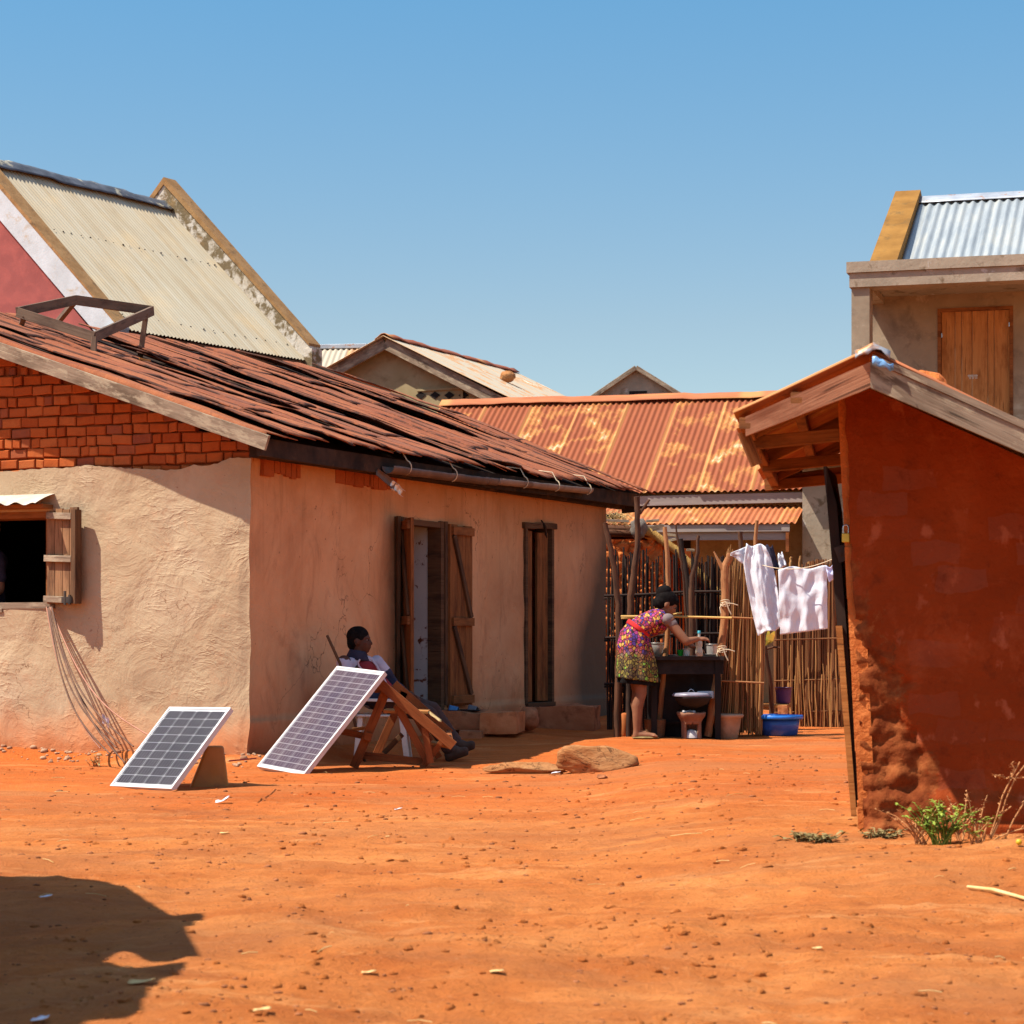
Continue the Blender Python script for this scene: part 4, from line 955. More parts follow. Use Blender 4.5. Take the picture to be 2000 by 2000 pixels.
# ------------------------------------------------------------------ long house with rusty orange roof
U = Frame(577*29.5/F, 29.5, -14)
ru = empty('rusty_roof_house', U.a, -14, label='long low house under blotchy orange rust corrugated roof', cat='house')
def rb(mb, name, mat, **k): return mb.build(name, MT[mat], k.pop('parent', ru), False, **k)
fy = 2.4
e0_, e1_ = U.front(760, 990), U.front(1640, 953); r0, r1 = U.front(780, 791, fy), U.front(1760, 768, fy)
e0_.x = r0.x = -5.6; e1_.x = r1.x = .9; e0_.y = e1_.y = -.25
e0_.z = U.front(1000, 975, -.25).z+.02; e1_.z = U.front(1577, 953, -.25).z; r0.z = U.front(870, 788, fy).z; r1.z = U.front(1480, 773, fy).z
m = MB(); m.corr(r0, r1, e1_, e0_, .084, .014, 8, .008, .02); m.corr(r0, r1, (e1_.x, 5, e1_.z), (e0_.x, 5, e0_.z), .084, .014, 2); rb(m, 'roof', 'rustroof')
m = MB(); m.grid(40, 6, lambda u, v: (r0.x+(r1.x-r0.x)*u, fy+(v-.5)*.34, r0.z+(r1.z-r0.z)*u+.055-abs(v-.5)*.20+.008*nz(u*30, v, 0, 1)+.01*(int(u*7) % 2))); o = rb(m, 'ridge_cap', 'rustroof2'); solid(o, .005)
m = MB(); m.beam((-5.6, -.20, e0_.z-.10), (-.02, -.20, e1_.z-.115), .03, .13); rb(m, 'eave_board', 'cementfascia')
m = MB(); m.bar(-5.6, -.02, 0, .25, -.2, e1_.z-.02); m.bar(-5.6, .9, 4.7, 4.9, -.2, e1_.z); m.bar(-5.6, -5.35, .25, 4.7, -.2, e1_.z); rb(m, 'wall', 'olive')
l0, l1 = U.front(1170, 1022, -1.0), U.front(1577, 1021, -1.0); u0, u1 = U.front(1170, 985, -.03), U.front(1577, 987, -.03)
l0.x -= 1.2; u0.x = l0.x; u1.x = l1.x = -.03
m = MB(); m.corr(u0, u1, l1, l0, .076, .013, 5, .008, .015); rb(m, 'awning_roof', 'rustroof2')
m = MB(); m.beam(l0+Vector((0, .03, -.07)), l1+Vector((-.08, .03, -.06)), .03, .09); m.beam(l0+Vector((0, .07, -.15)), l1+Vector((-.12, .07, -.15)), .03, .12); rb(m, 'awning_board', 'cementfascia')
m = MB(); m.bar(-.16, -.12, -.98, -.93, l1.z-.36, l1.z-.03); m.bar(-2.05, -1.97, -.9, -.82, -.1, l1.z-.2); rb(m, 'awning_post', 'wood_orange')
m = MB(); q = U.front(1340, 1062, -.01); m.bar(q.x-.06, q.x+.06, -.02, .02, q.z-.07, q.z+.07); q = U.front(1480, 1100, -.01); rb(m, 'wall_opening', 'black')
cz = U.front(1577, 912, -.55).z; cz2 = U.front(1577, 897, -.55).z
pil = empty('concrete_pillar', U.m @ Vector((0.28, -.5, 0)), -14, label='square grey concrete pillar with flat slab cap behind the shed door', cat='pillar')
m = MB(); m.bar(-.28, .40, -.05, .55, -.1, cz-.0); m.build('shaft', MT['concrete'], pil, False)
m = MB(); m.bar(-.45, .55, -.31, .75, cz+.002, cz2+.02); m.build('cap', MT['grey'], pil, False)

# ------------------------------------------------------------------ roofs behind
V = Frame(-237*38/F, 38, -23)
gh = empty('cement_gable_house', V.a, -23, label='dull cement gable house with diamond vents and pale iron roof', cat='house')
def gb(mb, name, mat, **k): return mb.build(name, MT[mat], k.pop('parent', gh), False, **k)
f = lambda u, v, y=0: V.front(u, v, y)
ap, lf_, rt = f(763, 676), f(640, 744), f(1000, 796)
m = MB(); m.prism([(lf_.x, 0, -.1), (rt.x, 0, -.1), (rt.x, 0, rt.z), (ap.x, 0, ap.z), (lf_.x, 0, lf_.z)], (0, 5, 0)); gb(m, 'wall', 'olive')
def vg(a, b, name='verge_board', mat='wood_grey'):
    m = MB(); m.beam(Vector(a)+Vector((0, -.2, -.02)), Vector(b)+Vector((0, -.2, -.02)), .05, .19); return gb(m, name, mat)
vg(ap+Vector((0, 0, .04)), f(640, 739)); vg(ap+Vector((0, 0, .04)), f(1010, 797))
up = Vector((0, 0, .14)); rr_ = f(1060, 822)
m = MB(); ridge1 = ap+up+Vector((0, 5.2, .0)); 
m.corr(ap+up+Vector((0, -.3, 0)), ridge1, rr_+up+Vector((0, 5.2, 0)), rr_+up+Vector((0, -.3, 0)), .076, .010, 5, .02)
ll_ = f(560, 790); m.corr(ap+up+Vector((0, -.3, 0)), ridge1, ll_+up+Vector((0, 5.2, 0)), ll_+up+Vector((0, -.3, 0)), .076, .010, 5, .01); gb(m, 'roof', 'paleroof')
m = MB(); m.grid(30, 5, lambda u, v: (ap.x+(v-.5)*.3, -.3+5.5*u, ap.z+.20-abs(v-.5)*.2+.03*nz(u*16, v, 0, 1))); o = gb(m, 'ridge_cap', 'rustroof'); solid(o, .01)
m = MB()
for k in range(4):
    q = f(822+28*k, 772); r = .085; m.prism([(q.x-r*1.1, -.012, q.z), (q.x, -.012, q.z-r*.75), (q.x+r*1.1, -.012, q.z), (q.x, -.012, q.z+r*.75)], (0, .05, 0))
gb(m, 'diamond_vent', 'black')
q0, q1 = f(815, 764), f(903, 781)
m = MB(); m.bar(q0.x, q1.x, -.03, .02, q0.z-.005, q0.z+.03); m.bar(q1.x-.02, q1.x+.02, -.03, .02, q1.z, q0.z-.005); gb(m, 'vent_frame', 'olive')
def rockmesh(c, r, seed, squash=.6, n=22):
    m = MB(); m.ell(c, r, n, n*2//3, None, lambda q: 1+.28*nz(q.x+seed, q.y, q.z, 1.1)+.12*nz(q.x, q.y+seed, q.z, 2.7)); return m
p = V.m @ (f(992, 736, 2.2))
rockmesh(p, (.14, .12, .10), 5).build('roof_stone', MT['rock'], None, True, p, label='round tan stone weighing down the pale roof behind', cat='stone')
W3 = Frame(242*44/F, 44, -8)
sg = empty('small_gable_house', W3.a, -8, label='dark grey gable peak with tiny attic opening rising behind rusty roof', cat='house')
f3 = lambda u, v, y=0: W3.front(u, v, y)
m = MB(); a, l, r = f3(1243, 719), f3(1150, 783), f3(1346, 783)
m.prism([(l.x, 0, -.1), (r.x, 0, -.1), (r.x, 0, r.z), (a.x, 0, a.z), (l.x, 0, l.z)], (0, .3, 0)); m.build('wall', MT['concrete'], sg, False)
m = MB(); m.prism([(l.x-.1, .3, l.z-.05), (a.x, .3, a.z-.08), (r.x+.1, .3, r.z-.05)], (0, 4, 0)); m.build('roof', MT['grey'], sg, False)
m = MB(); q = f3(1229, 764); q2 = f3(1264, 778); m.bar(q.x, q2.x, -.012, .03, q2.z-.3, q.z); m.build('attic_opening', MT['black'], sg, False)
m = MB(); m.beam(a+Vector((0, -.06, .0)), l+Vector((-.1, -.06, -.06)), .12, .09); m.beam(a+Vector((0, -.06, .0)), r+Vector((.1, -.06, -.06)), .12, .09); m.build('verge_board', MT['wood_grey'], sg, False)
Y4 = Frame(-350*46/F, 46, -14)
pr = empty('pale_roof_house', Y4.a, -14, label='distant house showing only its pale ribbed iron roof', cat='house')
f4 = lambda u, v, y=0: Y4.front(u, v, y)
a, b, c, d = f4(560, 682, 2), f4(718, 679, 2), f4(690, 760, 0), f4(525, 764, 0)
m = MB(); m.corr(a, b, c, d, .12, .018, 5); m.build('roof', MT['paleroof'], pr, False)
m = MB(); m.beam(a+Vector((0, 0, .03)), b+Vector((0, 0, .03)), .2, .09); m.build('ridge_cap', MT['flash'], pr, False)
m = MB(); m.bar(d.x+.1, c.x-.1, .2, 3.8, -.2, c.z); m.prism([(c.x-.1, .2, c.z), (c.x-.1, 2, b.z-.03), (c.x-.1, 3.8, c.z)], (-.2, 0, 0)); m.build('wall', MT['olive'], pr, False)
# made-up, unseen lean-to, shaped to throw ragged shade into the near left corner
nh = empty('shade_caster_lean_to', (-3.4, 6.6, 0), 0, label='unseen ragged lean-to added outside the left edge to cast the corner shade', cat='lean-to')
m = MB()
SDX = Vector((-.958, -.287, 0))/math.tan(rad(57.5))
def caster(pix): return [(q_.x, q_.y) for q_ in (G(u, v)+SDX*(2.0-G(u, v).z) for u, v in pix)]   # where the ragged edge must hang to throw the shade seen on the earth
A_ = [(-6.4, 9.3)]+[(-6.4, 6.3)]+caster([(120, 1892), (205, 1872), (232, 1858), (292, 1880), (330, 1878), (372, 1868), (352, 1832), (345, 1812), (384, 1792), (372, 1784), (322, 1790), (262, 1752), (190, 1719), (100, 1712), (0, 1713), (-140, 1716)])
B_ = [(-6.4, 6.5), (-6.4, 4.2)]+caster([(-100, 2120), (120, 2010), (150, 1992), (222, 1978), (252, 1972), (268, 1940), (292, 1915), (330, 1905), (345, 1882), (290, 1888), (236, 1886), (200, 1882), (120, 1862)])
for pl_ in (A_, B_): m.prism([(x, y, 2.0+.0*(x+2)) for x, y in pl_[::-1]], (0, 0, .05))
m.build('roof', MT['rustroof2'], nh)
m = MB(); m.bar(-5.8, -3.6, 4.6, 8.3, -.2, 1.98); m.build('wall', MT['redmud'], nh)
m = MB()
for x, y in ((-2.6, 7.9), (-2.55, 4.9)): m.tube([(x, y, -.2), (x, y, 2.0)], .05, 8)
m.build('post', MT['pole'], nh)
# ------------------------------------------------------------------ solar panels
def solar(label, bl, br, w, L, up_pix, cols, rows, nb, cellmat, thick=.032):
    o = Vector(bl); e1 = (Vector(br)-o).normalized(); tgt = Vector(up_pix)-o
    e2 = (tgt-e1*tgt.dot(e1)).normalized(); n = e1.cross(e2).normalized()
    root = empty('solar_panel', (o+e1*w/2), 0, label=label, cat='solar panel', group='solar panels in the yard')
    X = lambda a, b, h: o+e1*a+e2*b+n*h
    def slab(mb, a0, a1, b0, b1, h0, h1):
        mb.hexa([X(a0, b0, h0), X(a1, b0, h0), X(a1, b1, h0), X(a0, b1, h0), X(a0, b0, h1), X(a1, b0, h1), X(a1, b1, h1), X(a0, b1, h1)])
    f = .016; m = MB()
    slab(m, 0, w, 0, f, -thick, .003); slab(m, 0, w, L-f, L, -thick, .003); slab(m, 0, f, f, L-f, -thick, .003); slab(m, w-f, w, f, L-f, -thick, .003)
    m.build('frame', MT['alu'], root)
    m = MB(); slab(m, f, w-f, f, L-f, -.012, -.002); m.build('backsheet', MT['back'], root)
    m = MB(); mx, my = .026, .034; cw = (w-2*mx)/cols; ch = (L-2*my)/rows; g = .0028
    for i in range(cols):
        for j in range(rows):
            a0, a1, b0, b1 = mx+cw*i+g, mx+cw*(i+1)-g, my+ch*j+g*.8, my+ch*(j+1)-g*.8
            k = min(cw, ch)*.08
            m.cur = 0
            pts = [(a0+k, b0), (a1-k, b0), (a1, b0+k), (a1, b1-k), (a1-k, b1), (a0+k, b1), (a0, b1-k), (a0, b0+k)] if rows < 12 else [(a0, b0), (a1, b0), (a1, b1), (a0, b1)]
            m.add([X(p, q, .0) for p, q in pts], [tuple(range(len(pts)))])
            m.cur = 1
            for t in range(nb):
                xx = a0+(a1-a0)*(t+.5)/nb; hw = .0021 if rows < 12 else .0026
                m.add([X(xx-hw, b0, .0012), X(xx+hw, b0, .0012), X(xx+hw, b1, .0012), X(xx-hw, b1, .0012)], [(0, 1, 2, 3)])
    m.build('cell_grid', [MT[cellmat], MT['bus']], root)
    m = MB(); slab(m, w*.4, w*.6, L*.8, L*.9, -.045, -.013); m.build('junction_box', MT['soot'], root)
    return root
bl = P(215, 1535, 15.2); br = P(335, 1541, 14.77)
solar('smaller dark solar panel of nine cell rows propped in front of the plaster corner', bl, br, (br-bl).length, (P(332, 1381, 15.58)-bl).length, P(332, 1381, 15.58), 4, 9, 5, 'cell')
bl2 = P(502, 1497, 17.05); br2 = P(593, 1514, 16.58)
sp2 = solar('taller violet solar panel of many narrow rows leaning on the trestle', bl2, br2, (br2-bl2).length, (P(658, 1301, 17.47)-bl2).length, P(658, 1301, 17.47), 4, 18, 4, 'cell2')
# amber canister under the small panel
cp = P(412, 1500, 15.25); cp.z = gz(cp.x, cp.y)
ca_ = empty('canister', cp, 8, label='amber brown plastic canister propping up the smaller solar panel', cat='canister')
m = MB(); h = .27
m.hexa([(-.15, -.07, -.03), (.12, -.07, -.03), (.12, .09, -.03), (-.15, .09, -.03), (-.03, -.055, h), (.085, -.055, h), (.085, .07, h), (-.03, .07, h)])
o = m.build('body', MT['amber'], ca_, False); b = o.modifiers.new('b', 'BEVEL'); b.width = .018; b.segments = 3
m = MB(); m.bar(-.005, .05, -.065, -.060, .02, .15); m.build('ridge', MT['amber'], ca_, False)

# ------------------------------------------------------------------ trestle that carries the tall panel
tr = empty('wooden_trestle', P(770, 1500, 17.4), 0, label='reddish plank trestle leaning behind the taller solar panel', cat='trestle')
d0 = 17.15; d1_ = 17.7
def plank(name, u0, v0, u1, v1, d, w, th=.03, mat='wood_orange', dd=0):
    m = MB(); a = P(u0, v0, d); b = P(u1, v1, d+dd); t = (b-a).normalized()
    m.beam(a, b, th, w, t.cross(Vector((0, 1, 0)))); return m.build(name, MT[mat], tr)
plank('leg', 753, 1352, 691, 1499, d0, .068)
plank('top_beam', 736, 1330, 886, 1457, d0-.05, .075)
plank('leg', 775, 1378, 838, 1492, d0+.02, .058)
plank('leg', 829, 1420, 841, 1490, d0-.03, .05)
plank('rail', 700, 1474, 828, 1488, d0+.08, .055)
plank('foot', 824, 1500, 872, 1437, d0+.03, .045)
plank('leg', 790, 1352, 731, 1483, d1_, .06); plank('leg', 800, 1378, 858, 1480, d1_, .055); plank('top_beam', 770, 1335, 880, 1432, d1_, .06)
plank('rail', 655, 1425, 722, 1440, d0+.08, .05, .05, 'wood_orange', .0); plank('brace', 750, 1471, 786, 1434, d0+.3, .04, .03, 'wood_dark')
plank('peg', 712, 1437, 726, 1441, d0-.04, .06, .03)
m = MB(); m.beam(P(752, 1388, d0+.25), P(838, 1390, d0+.25), .45, .022, (0, 0, 1)); m.build('shelf', MT['wood_gold'], tr)
m = MB(); m.beam(P(686, 1426, d0+.22), P(716, 1421, d0+.22), .3, .02, (0, 0, 1)); m.beam(P(842, 1450, d0+.25), P(878, 1458, d0+.25), .32, .02, (0, 0, 1)); m.build('shelf_end', MT['wood_gold'], tr)
m = MB(); m.beam(P(738, 1347, d0+.03), P(738, 1347, d1_+.05), .05, .05); m.beam(P(880, 1452, d0), P(876, 1432, d1_), .04, .05); m.build('cross_piece', MT['wood_orange'], tr)
m = MB(); pz = [P(836+i*6, 1392+i*4+R.uniform(-3, 3), d0+.1) for i in range(5)]
m.grid(5, 2, lambda u, v: P(836+26*u, 1393+18*u-5*v+3*nz(u*9, v, 0, 1), d0+.05+.2*v)); o = m.build('torn_edge', MT['straw'], tr); solid(o, .006)

# ------------------------------------------------------------------ people
def skinbody(parent, name, mat, items, vox, iters=3):
    m = MB()
    for it in items:
        if it[0] == 'c': m.cone(it[1], it[2], it[3], it[4])
        else: m.ell(it[1], it[2], 16, 10, it[3] if len(it) > 3 else None)
    o = remesh(m.build(name, mat, parent), vox, iters)
    if name in ('jacket', 'sleeve', 'trousers', 'shirt', 'hair'):
        a_ = .004 if name == 'hair' else .008
        for v_ in o.data.vertices:
            c_ = v_.co; k_ = a_*(nz(c_.x, c_.y, c_.z, 11)+.7*(.5-abs(nz(c_.x, c_.y, c_.z*1.6, 17)))); v_.co = c_+v_.normal*k_
    return o
def hand(items, w, d, up, s=1.0, curl=.6):      # palm with four bent fingers and a side thumb; w wrist, d pointing direction, up back of hand
    w = Vector(w); d = Vector(d).normalized(); up = Vector(up); sd = d.cross(up).normalized(); up = sd.cross(d)
    pc = w+d*.045*s
    rot = Matrix((d, sd, up)).transposed()
    items.append(('e', pc, (.048*s, .038*s, .016*s), rot))
    for i, L in enumerate((.072, .082, .077, .060)):
        b = w+d*.082*s+sd*((i-1.5)*.019*s)
        k1 = b+(d*math.cos(curl*.5)-up*math.sin(curl*.5))*L*.5*s; k2 = k1+(d*math.cos(curl*1.4)-up*math.sin(curl*1.4))*L*.5*s
        items.append(('c', w+d*.05*s+sd*((i-1.5)*.017*s), .009*s, k1, .0085*s)); items.append(('c', k1, .0085*s, k2, .0075*s))
    t0 = w+d*.03*s-sd*.03*s; t1 = t0+(d*.5-sd*.7-up*.2)*.04*s; t2 = t1+(d*.8-sd*.2-up*.5)*.03*s
    items.append(('c', t0, .012*s, t1, .010*s)); items.append(('c', t1, .010*s, t2, .008*s))
def head(items, c, fwd, up, s=1.0):              # skull, jaw, nose, lips, brow, ears
    c = Vector(c); f = Vector(fwd).normalized(); up = Vector(up); sd = f.cross(up).normalized(); up = sd.cross(f)
    rot = Matrix((f, sd, up)).transposed()
    q = lambda a, b, h: c+f*a*s+sd*b*s+up*h*s
    items += [('e', q(-.012, 0, .025), (.098*s, .074*s, .088*s), rot), ('e', q(.030, 0, -.035), (.062*s, .060*s, .075*s), rot), ('e', q(.058, 0, -.088), (.028*s, .030*s, .022*s), rot),
              ('c', q(.082, 0, .008), .010*s, q(.103, 0, -.026), .014*s), ('e', q(.092, 0, -.030), (.014*s, .020*s, .010*s), rot), ('e', q(.086, 0, -.055), (.016*s, .024*s, .007*s), rot), ('e', q(.083, 0, -.068), (.015*s, .022*s, .008*s), rot),
              ('e', q(.072, 0, .022), (.020*s, .050*s, .012*s), rot)]
    for b in (-1, 1): items.append(('e', q(-.008, b*.076, -.014), (.022*s, .009*s, .034*s), rot)); items.append(('e', q(.055, b*.045, -.02), (.02*s, .018*s, .018*s), rot))
    return q, rot
def eyes(parent, q, rot, s=1.0):
    for b in (-1, 1):
        m = MB(); m.ell(q(.074, b*.031, .004), (.009*s, .012*s, .006*s), 10, 6, rot); e = m.build('eye', MT['eye'], parent)
        m = MB(); m.ell(q(.084, b*.031, .004), (.005*s, .0055*s, .006*s), 8, 5, rot); m.build('pupil', MT['blackcloth'], e)
# --- the man slouched in the plastic chair
D = 18.35
man = empty('person', P(760, 1480, D), 0, label='man slouched in a white plastic chair, jacket over maroon shirt, looking away right', cat='person')
it = []; hc = P(703, 1251, D); q, rot = head(it, hc, (.93, -.20, .0), (.02, 0, 1), .93)
neck = P(704, 1272, D); chest = P(709, 1312, D); pel = P(748, 1362, D)
it += [('c', P(703, 1262, D), .052, P(701, 1291, D), .058), ('e', P(704, 1312, D), (.12, .15, .085)), ('c', chest, .10, P(735, 1350, D), .11), ('e', pel, (.15, .15, .12))]
for u, v, dd in ((672, 1294, -.13), (736, 1296, .14)): it.append(('e', P(u, v, D+dd), (.06, .06, .06)))
la, le, lw = P(736, 1296, D+.12), P(764, 1334, D+.10), P(791, 1350, D+.02)
it += [('c', la, .048, le, .040), ('c', le, .040, lw, .026)]; hand(it, lw, (1, -.1, -.35), (.3, 0, 1), .95, .5)
ra, re_, rw = P(672, 1294, D-.14), P(692, 1347, D-.2), P(742, 1368, D-.14)
it += [('c', ra, .048, re_, .040), ('c', re_, .040, rw, .026)]; hand(it, rw, (1, .1, -.2), (.2, 0, 1), .95, .5)
lk, lan = P(843, 1386, D+.08), P(893, 1456, D+.06); rk, ran = P(838, 1396, D-.14), P(880, 1468, D-.12)
it += [('c', P(752, 1365, D+.09), .085, lk, .058), ('c', lk, .056, lan, .040), ('c', P(750, 1368, D-.1), .085, rk, .058), ('c', rk, .056, ran, .040), ('c', lan, .04, P(915, 1458, D+.05), .032), ('c', ran, .04, P(902, 1470, D-.13), .032)]
skinbody(man, 'body', MT['skin'], it, .0085)
eyes(man, q, rot, .93)
hi = [('e', q(-.020, 0, .036), (.101*.95, .080*.95, .088*.95), rot), ('e', q(-.058, 0, -.02), (.055, .066, .065), rot)]
hr = skinbody(man, 'hair', MT['hair'], hi, .008)
ci = [('e', P(704, 1315, D), (.165, .145, .165)), ('c', P(708, 1312, D), .142, P(737, 1352, D), .132)]
skinbody(man, 'shirt', MT['maroon'], [('e', P(711, 1312, D-.03), (.105, .115, .098)), ('c', P(712, 1319, D-.03), .105, P(742, 1356, D-.01), .128)], .01)
ji = [('e', P(694, 1312, D+.03), (.115, .165, .095)), ('c', P(697, 1318, D+.03), .115, P(730, 1356, D+.03), .125), ('c', P(677, 1303, D-.11), .060, P(698, 1289, D-.03), .050), ('c', ra+Vector((0, 0, -.012)), .060, re_, .056), ('c', P(733, 1303, D+.12), .056, P(712, 1291, D+.04), .05), ('c', la, .066, P(752, 1316, D+.115), .058)]
skinbody(man, 'jacket', MT['lilac'], ji, .01)
ji = [('c', P(752, 1316, D+.115), .060, le, .054), ('c', le, .055, P(784, 1348, D+.04), .040)]
skinbody(man, 'sleeve', MT['navy'], ji, .009)
ji = [('c', re_, .066, P(728, 1366, D-.15), .05), ('e', P(726, 1358, D-.02), (.14, .15, .085))]
skinbody(man, 'sleeve', MT['navy'], ji, .009)
m = MB(); pts = []
def collar(u, v):
    a = rad(-150+300*u); c = P(703, 1278, D); return c+Vector((-.005+.078*math.cos(a)*-1, .075*math.sin(a), .045-.055*v-.02*math.cos(a)+.016*(1-v)))*1.0 if False else c+Vector((-.012-(.066+.035*v)*math.cos(a), (.066+.035*v)*math.sin(a), .03-.075*v+.012*math.cos(a)))
m.grid(22, 4, collar); o = m.build('collar', MT['navy'], man); solid(o, .012)
m = MB(); 
m.tube([P(703, 1288, D-.155), P(699, 1293, D-.165), P(701, 1301, D-.165), P(712, 1313, D-.16)], .007, 6); m.tube([P(726, 1288, D-.05), P(736, 1300, D-.08), P(752, 1330, D-.07), P(762, 1348, D-.06)], .009, 6)
m.build('zip_edge', MT['lilac'], man)
ti = [('e', P(752, 1366, D), (.15, .17, .10)), ('c', P(756, 1366, D+.09), .098, lk, .068), ('c', lk, .067, P(890, 1451, D+.06), .056), ('c', P(754, 1369, D-.1), .098, rk, .068), ('c', rk, .067, P(878, 1462, D-.12), .056)]
skinbody(man, 'trousers', MT['trouser'], ti, .01)
for a, b in ((P(890, 1463, D+.06), P(921, 1454, D+.04)), (P(878, 1474, D-.12), P(908, 1466, D-.14))):
    skinbody(man, 'shoe', MT['shoe'], [('c', a, .045, b, .032), ('c', a+Vector((-.01, 0, -.03)), .028, b+Vector((.01, 0, -.02)), .022), ('e', (a+b)/2+Vector((-.03, 0, .02)), (.06, .042, .04))], .008)
# --- chair
ch = empty('plastic_chair', P(745, 1480, D), 0, label='white plastic chair under the slouching man', cat='chair')
m = MB(); sz = P(750, 1396, D).z; cx, cy = P(738, 1396, D).x, D
m.grid(10, 10, lambda u, v: (cx-.16+.40*u, cy-.22+.44*v, sz-.012*math.cos((u-.5)*3)*math.cos((v-.5)*3)-.03*(u > .95))); o = m.build('seat', MT['whiteplastic'], ch); solid(o, .02)
for sx, sy in ((-.13, -.18), (-.13, .18), (.2, -.18), (.2, .18)):
    m = MB(); m.beam((cx+sx, cy+sy, sz-.01), (cx+sx*1.25, cy+sy*1.2, gz(cx+sx, cy+sy)-.02), .055, .045, (1, 0, 0)); m.build('leg', MT['whiteplastic'], ch)
m = MB(); m.grid(6, 10, lambda u, v: (cx-.16-.20*v-.02*math.sin(u*3.14), cy-.2+.4*u, sz+.34*v)); o = m.build('backrest', MT['whiteplastic'], ch); solid(o, .018)
for s in (-1, 1):
    m = MB(); m.beam((cx-.24, cy+s*.23, sz+.13), (cx+.2, cy+s*.23, sz+.12), .045, .022); m.beam((cx+.19, cy+s*.23, sz+.12), (cx+.2, cy+s*.2, sz), .04, .03, (1, 0, 0)); m.build('armrest', MT['whiteplastic'], ch)
m = MB(); a = P(639, 1241, 18.0); m.tube([a, P(664, 1296, 17.95), G(712, 1462)], [.011, .012, .013], 8)
m.build('walking_stick', MT['wood_dark'], None, True, G(712, 1462), label='thin brown stick leaning behind the man by the wall', cat='stick')

# --- the woman bending over the table
D = 20.1
W_ = empty('person', P(1250, 1441, D), 0, label='woman in colourful printed dress bending over the cooking table, holding a bottle', cat='person')
it = []; hc = P(1302, 1179, D); q, rot = head(it, hc, (.80, .12, -.52), (.50, .05, .80), .98)
sh0 = P(1300, 1212, D)
it += [('c', P(1297, 1187, D), .048, P(1290, 1203, D), .055), ('e', P(1280, 1216, D), (.12, .15, .085)), ('c', P(1284, 1218, D), .10, P(1250, 1230, D), .105), ('e', P(1240, 1252, D), (.135, .155, .13))]
sR = P(1307, 1213, D-.14); eR = P(1340, 1253, D-.17); wR = P(1362, 1248, D-.10)
sL = P(1305, 1210, D+.13); eL = P(1330, 1246, D+.2); wL = P(1352, 1262, D+.14)
it += [('e', sR, (.055, .055, .055)), ('c', sR, .046, eR, .038), ('c', eR, .037, wR, .024), ('e', sL, (.055, .055, .055)), ('c', sL, .046, eL, .036), ('c', eL, .036, wL, .024)]
hand(it, wR, (1, .35, .10), (.0, -.5, 1), .92, .9); hand(it, wL, (1, -.1, -.35), (.1, .3, 1), .92, .6)
for u0, dd, ku, kv, au, av, tu, tv in ((1243, -.08, 1252, 1352, 1244, 1430, 1277, 1441), (1238, .09, 1246, 1350, 1249, 1426, 1282, 1436)):
    k = P(ku, kv, D+dd); a = P(au, av, D+dd); t = P(tu, tv, D+dd-.02); t.z = max(t.z, gz(t.x, t.y)+.03); a.z = max(a.z, gz(a.x, a.y)+.075)
    calf = k.lerp(a, .35)+Vector((-.018, 0, 0))
    it += [('c', P(u0, 1275, D+dd), .092, k, .054), ('c', k, .052, calf, .052), ('c', calf, .052, a, .033), ('c', a, .033, a.lerp(t, .3)+Vector((-.055, 0, -.04)), .030), ('c', a.lerp(t, .2)+Vector((0, 0, -.03)), .034, t, .024)]
    for j in range(5): it.append(('c', t+Vector((0, (j-2)*.017, 0)), .013, t+Vector((.032-.004*abs(j-1), (j-2)*.018, -.006)), .009))
skinbody(W_, 'body', MT['skin_w'], it, .0085)
eyes(W_, q, rot, .98)
hi = [('e', q(-.022, 0, .032), (.102, .082, .090), rot), ('e', q(-.055, 0, -.02), (.065, .074, .07), rot), ('e', q(.05, 0, .058), (.045, .062, .035), rot)]
hair = skinbody(W_, 'hair', MT['hair'], hi, .008)
b = P(1297, 1156, D); m = MB(); m.ell(b, (.068, .066, .060), 20, 14, None, lambda p: 1+.10*nz(p.x, p.y, p.z, 3)); m.ell(b+Vector((-.008, -.02, -.045)), (.055, .055, .03), 16, 10); m.build('hair_bun', MT['hair'], hair)
def dress(mat, name, rings, folds, amp, zpow=1):
    m = MB(); n = 56; nr = len(rings)
    def fn(u, v):
        x = v*(nr-1); i = min(int(x), nr-2); f_ = x-i
        (c0, rx0, ry0, tl0), (c1, rx1, ry1, tl1) = rings[i], rings[i+1]
        s = f_*f_*(3-2*f_); c = c0.lerp(c1, s); rx_, ry_, tl = rx0+(rx1-rx0)*s, ry0+(ry1-ry0)*s, tl0+(tl1-tl0)*s
        a = 2*math.pi*u; k = 1+amp*(1-v)**zpow*(math.sin(a*folds+2*nz(v*2, 0, 0, 1))+.6*nz(math.cos(a)*2, math.sin(a)*2, v*2, 1))+.03*nz(math.cos(a)*3, math.sin(a)*3, v*5, 1)
        p = Vector((rx_*k*math.cos(a), ry_*k*math.sin(a), 0)); p = Matrix.Rotation(tl, 3, 'Y') @ p
        return c+p
    m.grid(n, 40, fn); o = m.build(name, MT[mat], W_); return solid(o, .006)
dress('blackcloth', 'underskirt', [(P(1243, 1336, D), .165, .17, .10), (P(1243, 1310, D), .165, .17, .08), (P(1240, 1280, D), .15, .16, 0)], 9, .05)
dress('dress', 'dress', [(P(1244, 1328, D), .185, .19, .12), (P(1244, 1300, D), .178, .185, .10), (P(1241, 1268, D), .165, .18, .2), (P(1242, 1245, D), .145, .165, .4), (P(1247, 1229, D), .112, .138, .62), (P(1262, 1222, D), .112, .142, .95), (P(1280, 1214, D), .112, .158, 1.15), (P(1292, 1209, D), .10, .165, 1.2), (P(1300, 1205, D), .070, .11, 1.25)], 8, .07, 1.4)
m = MB()
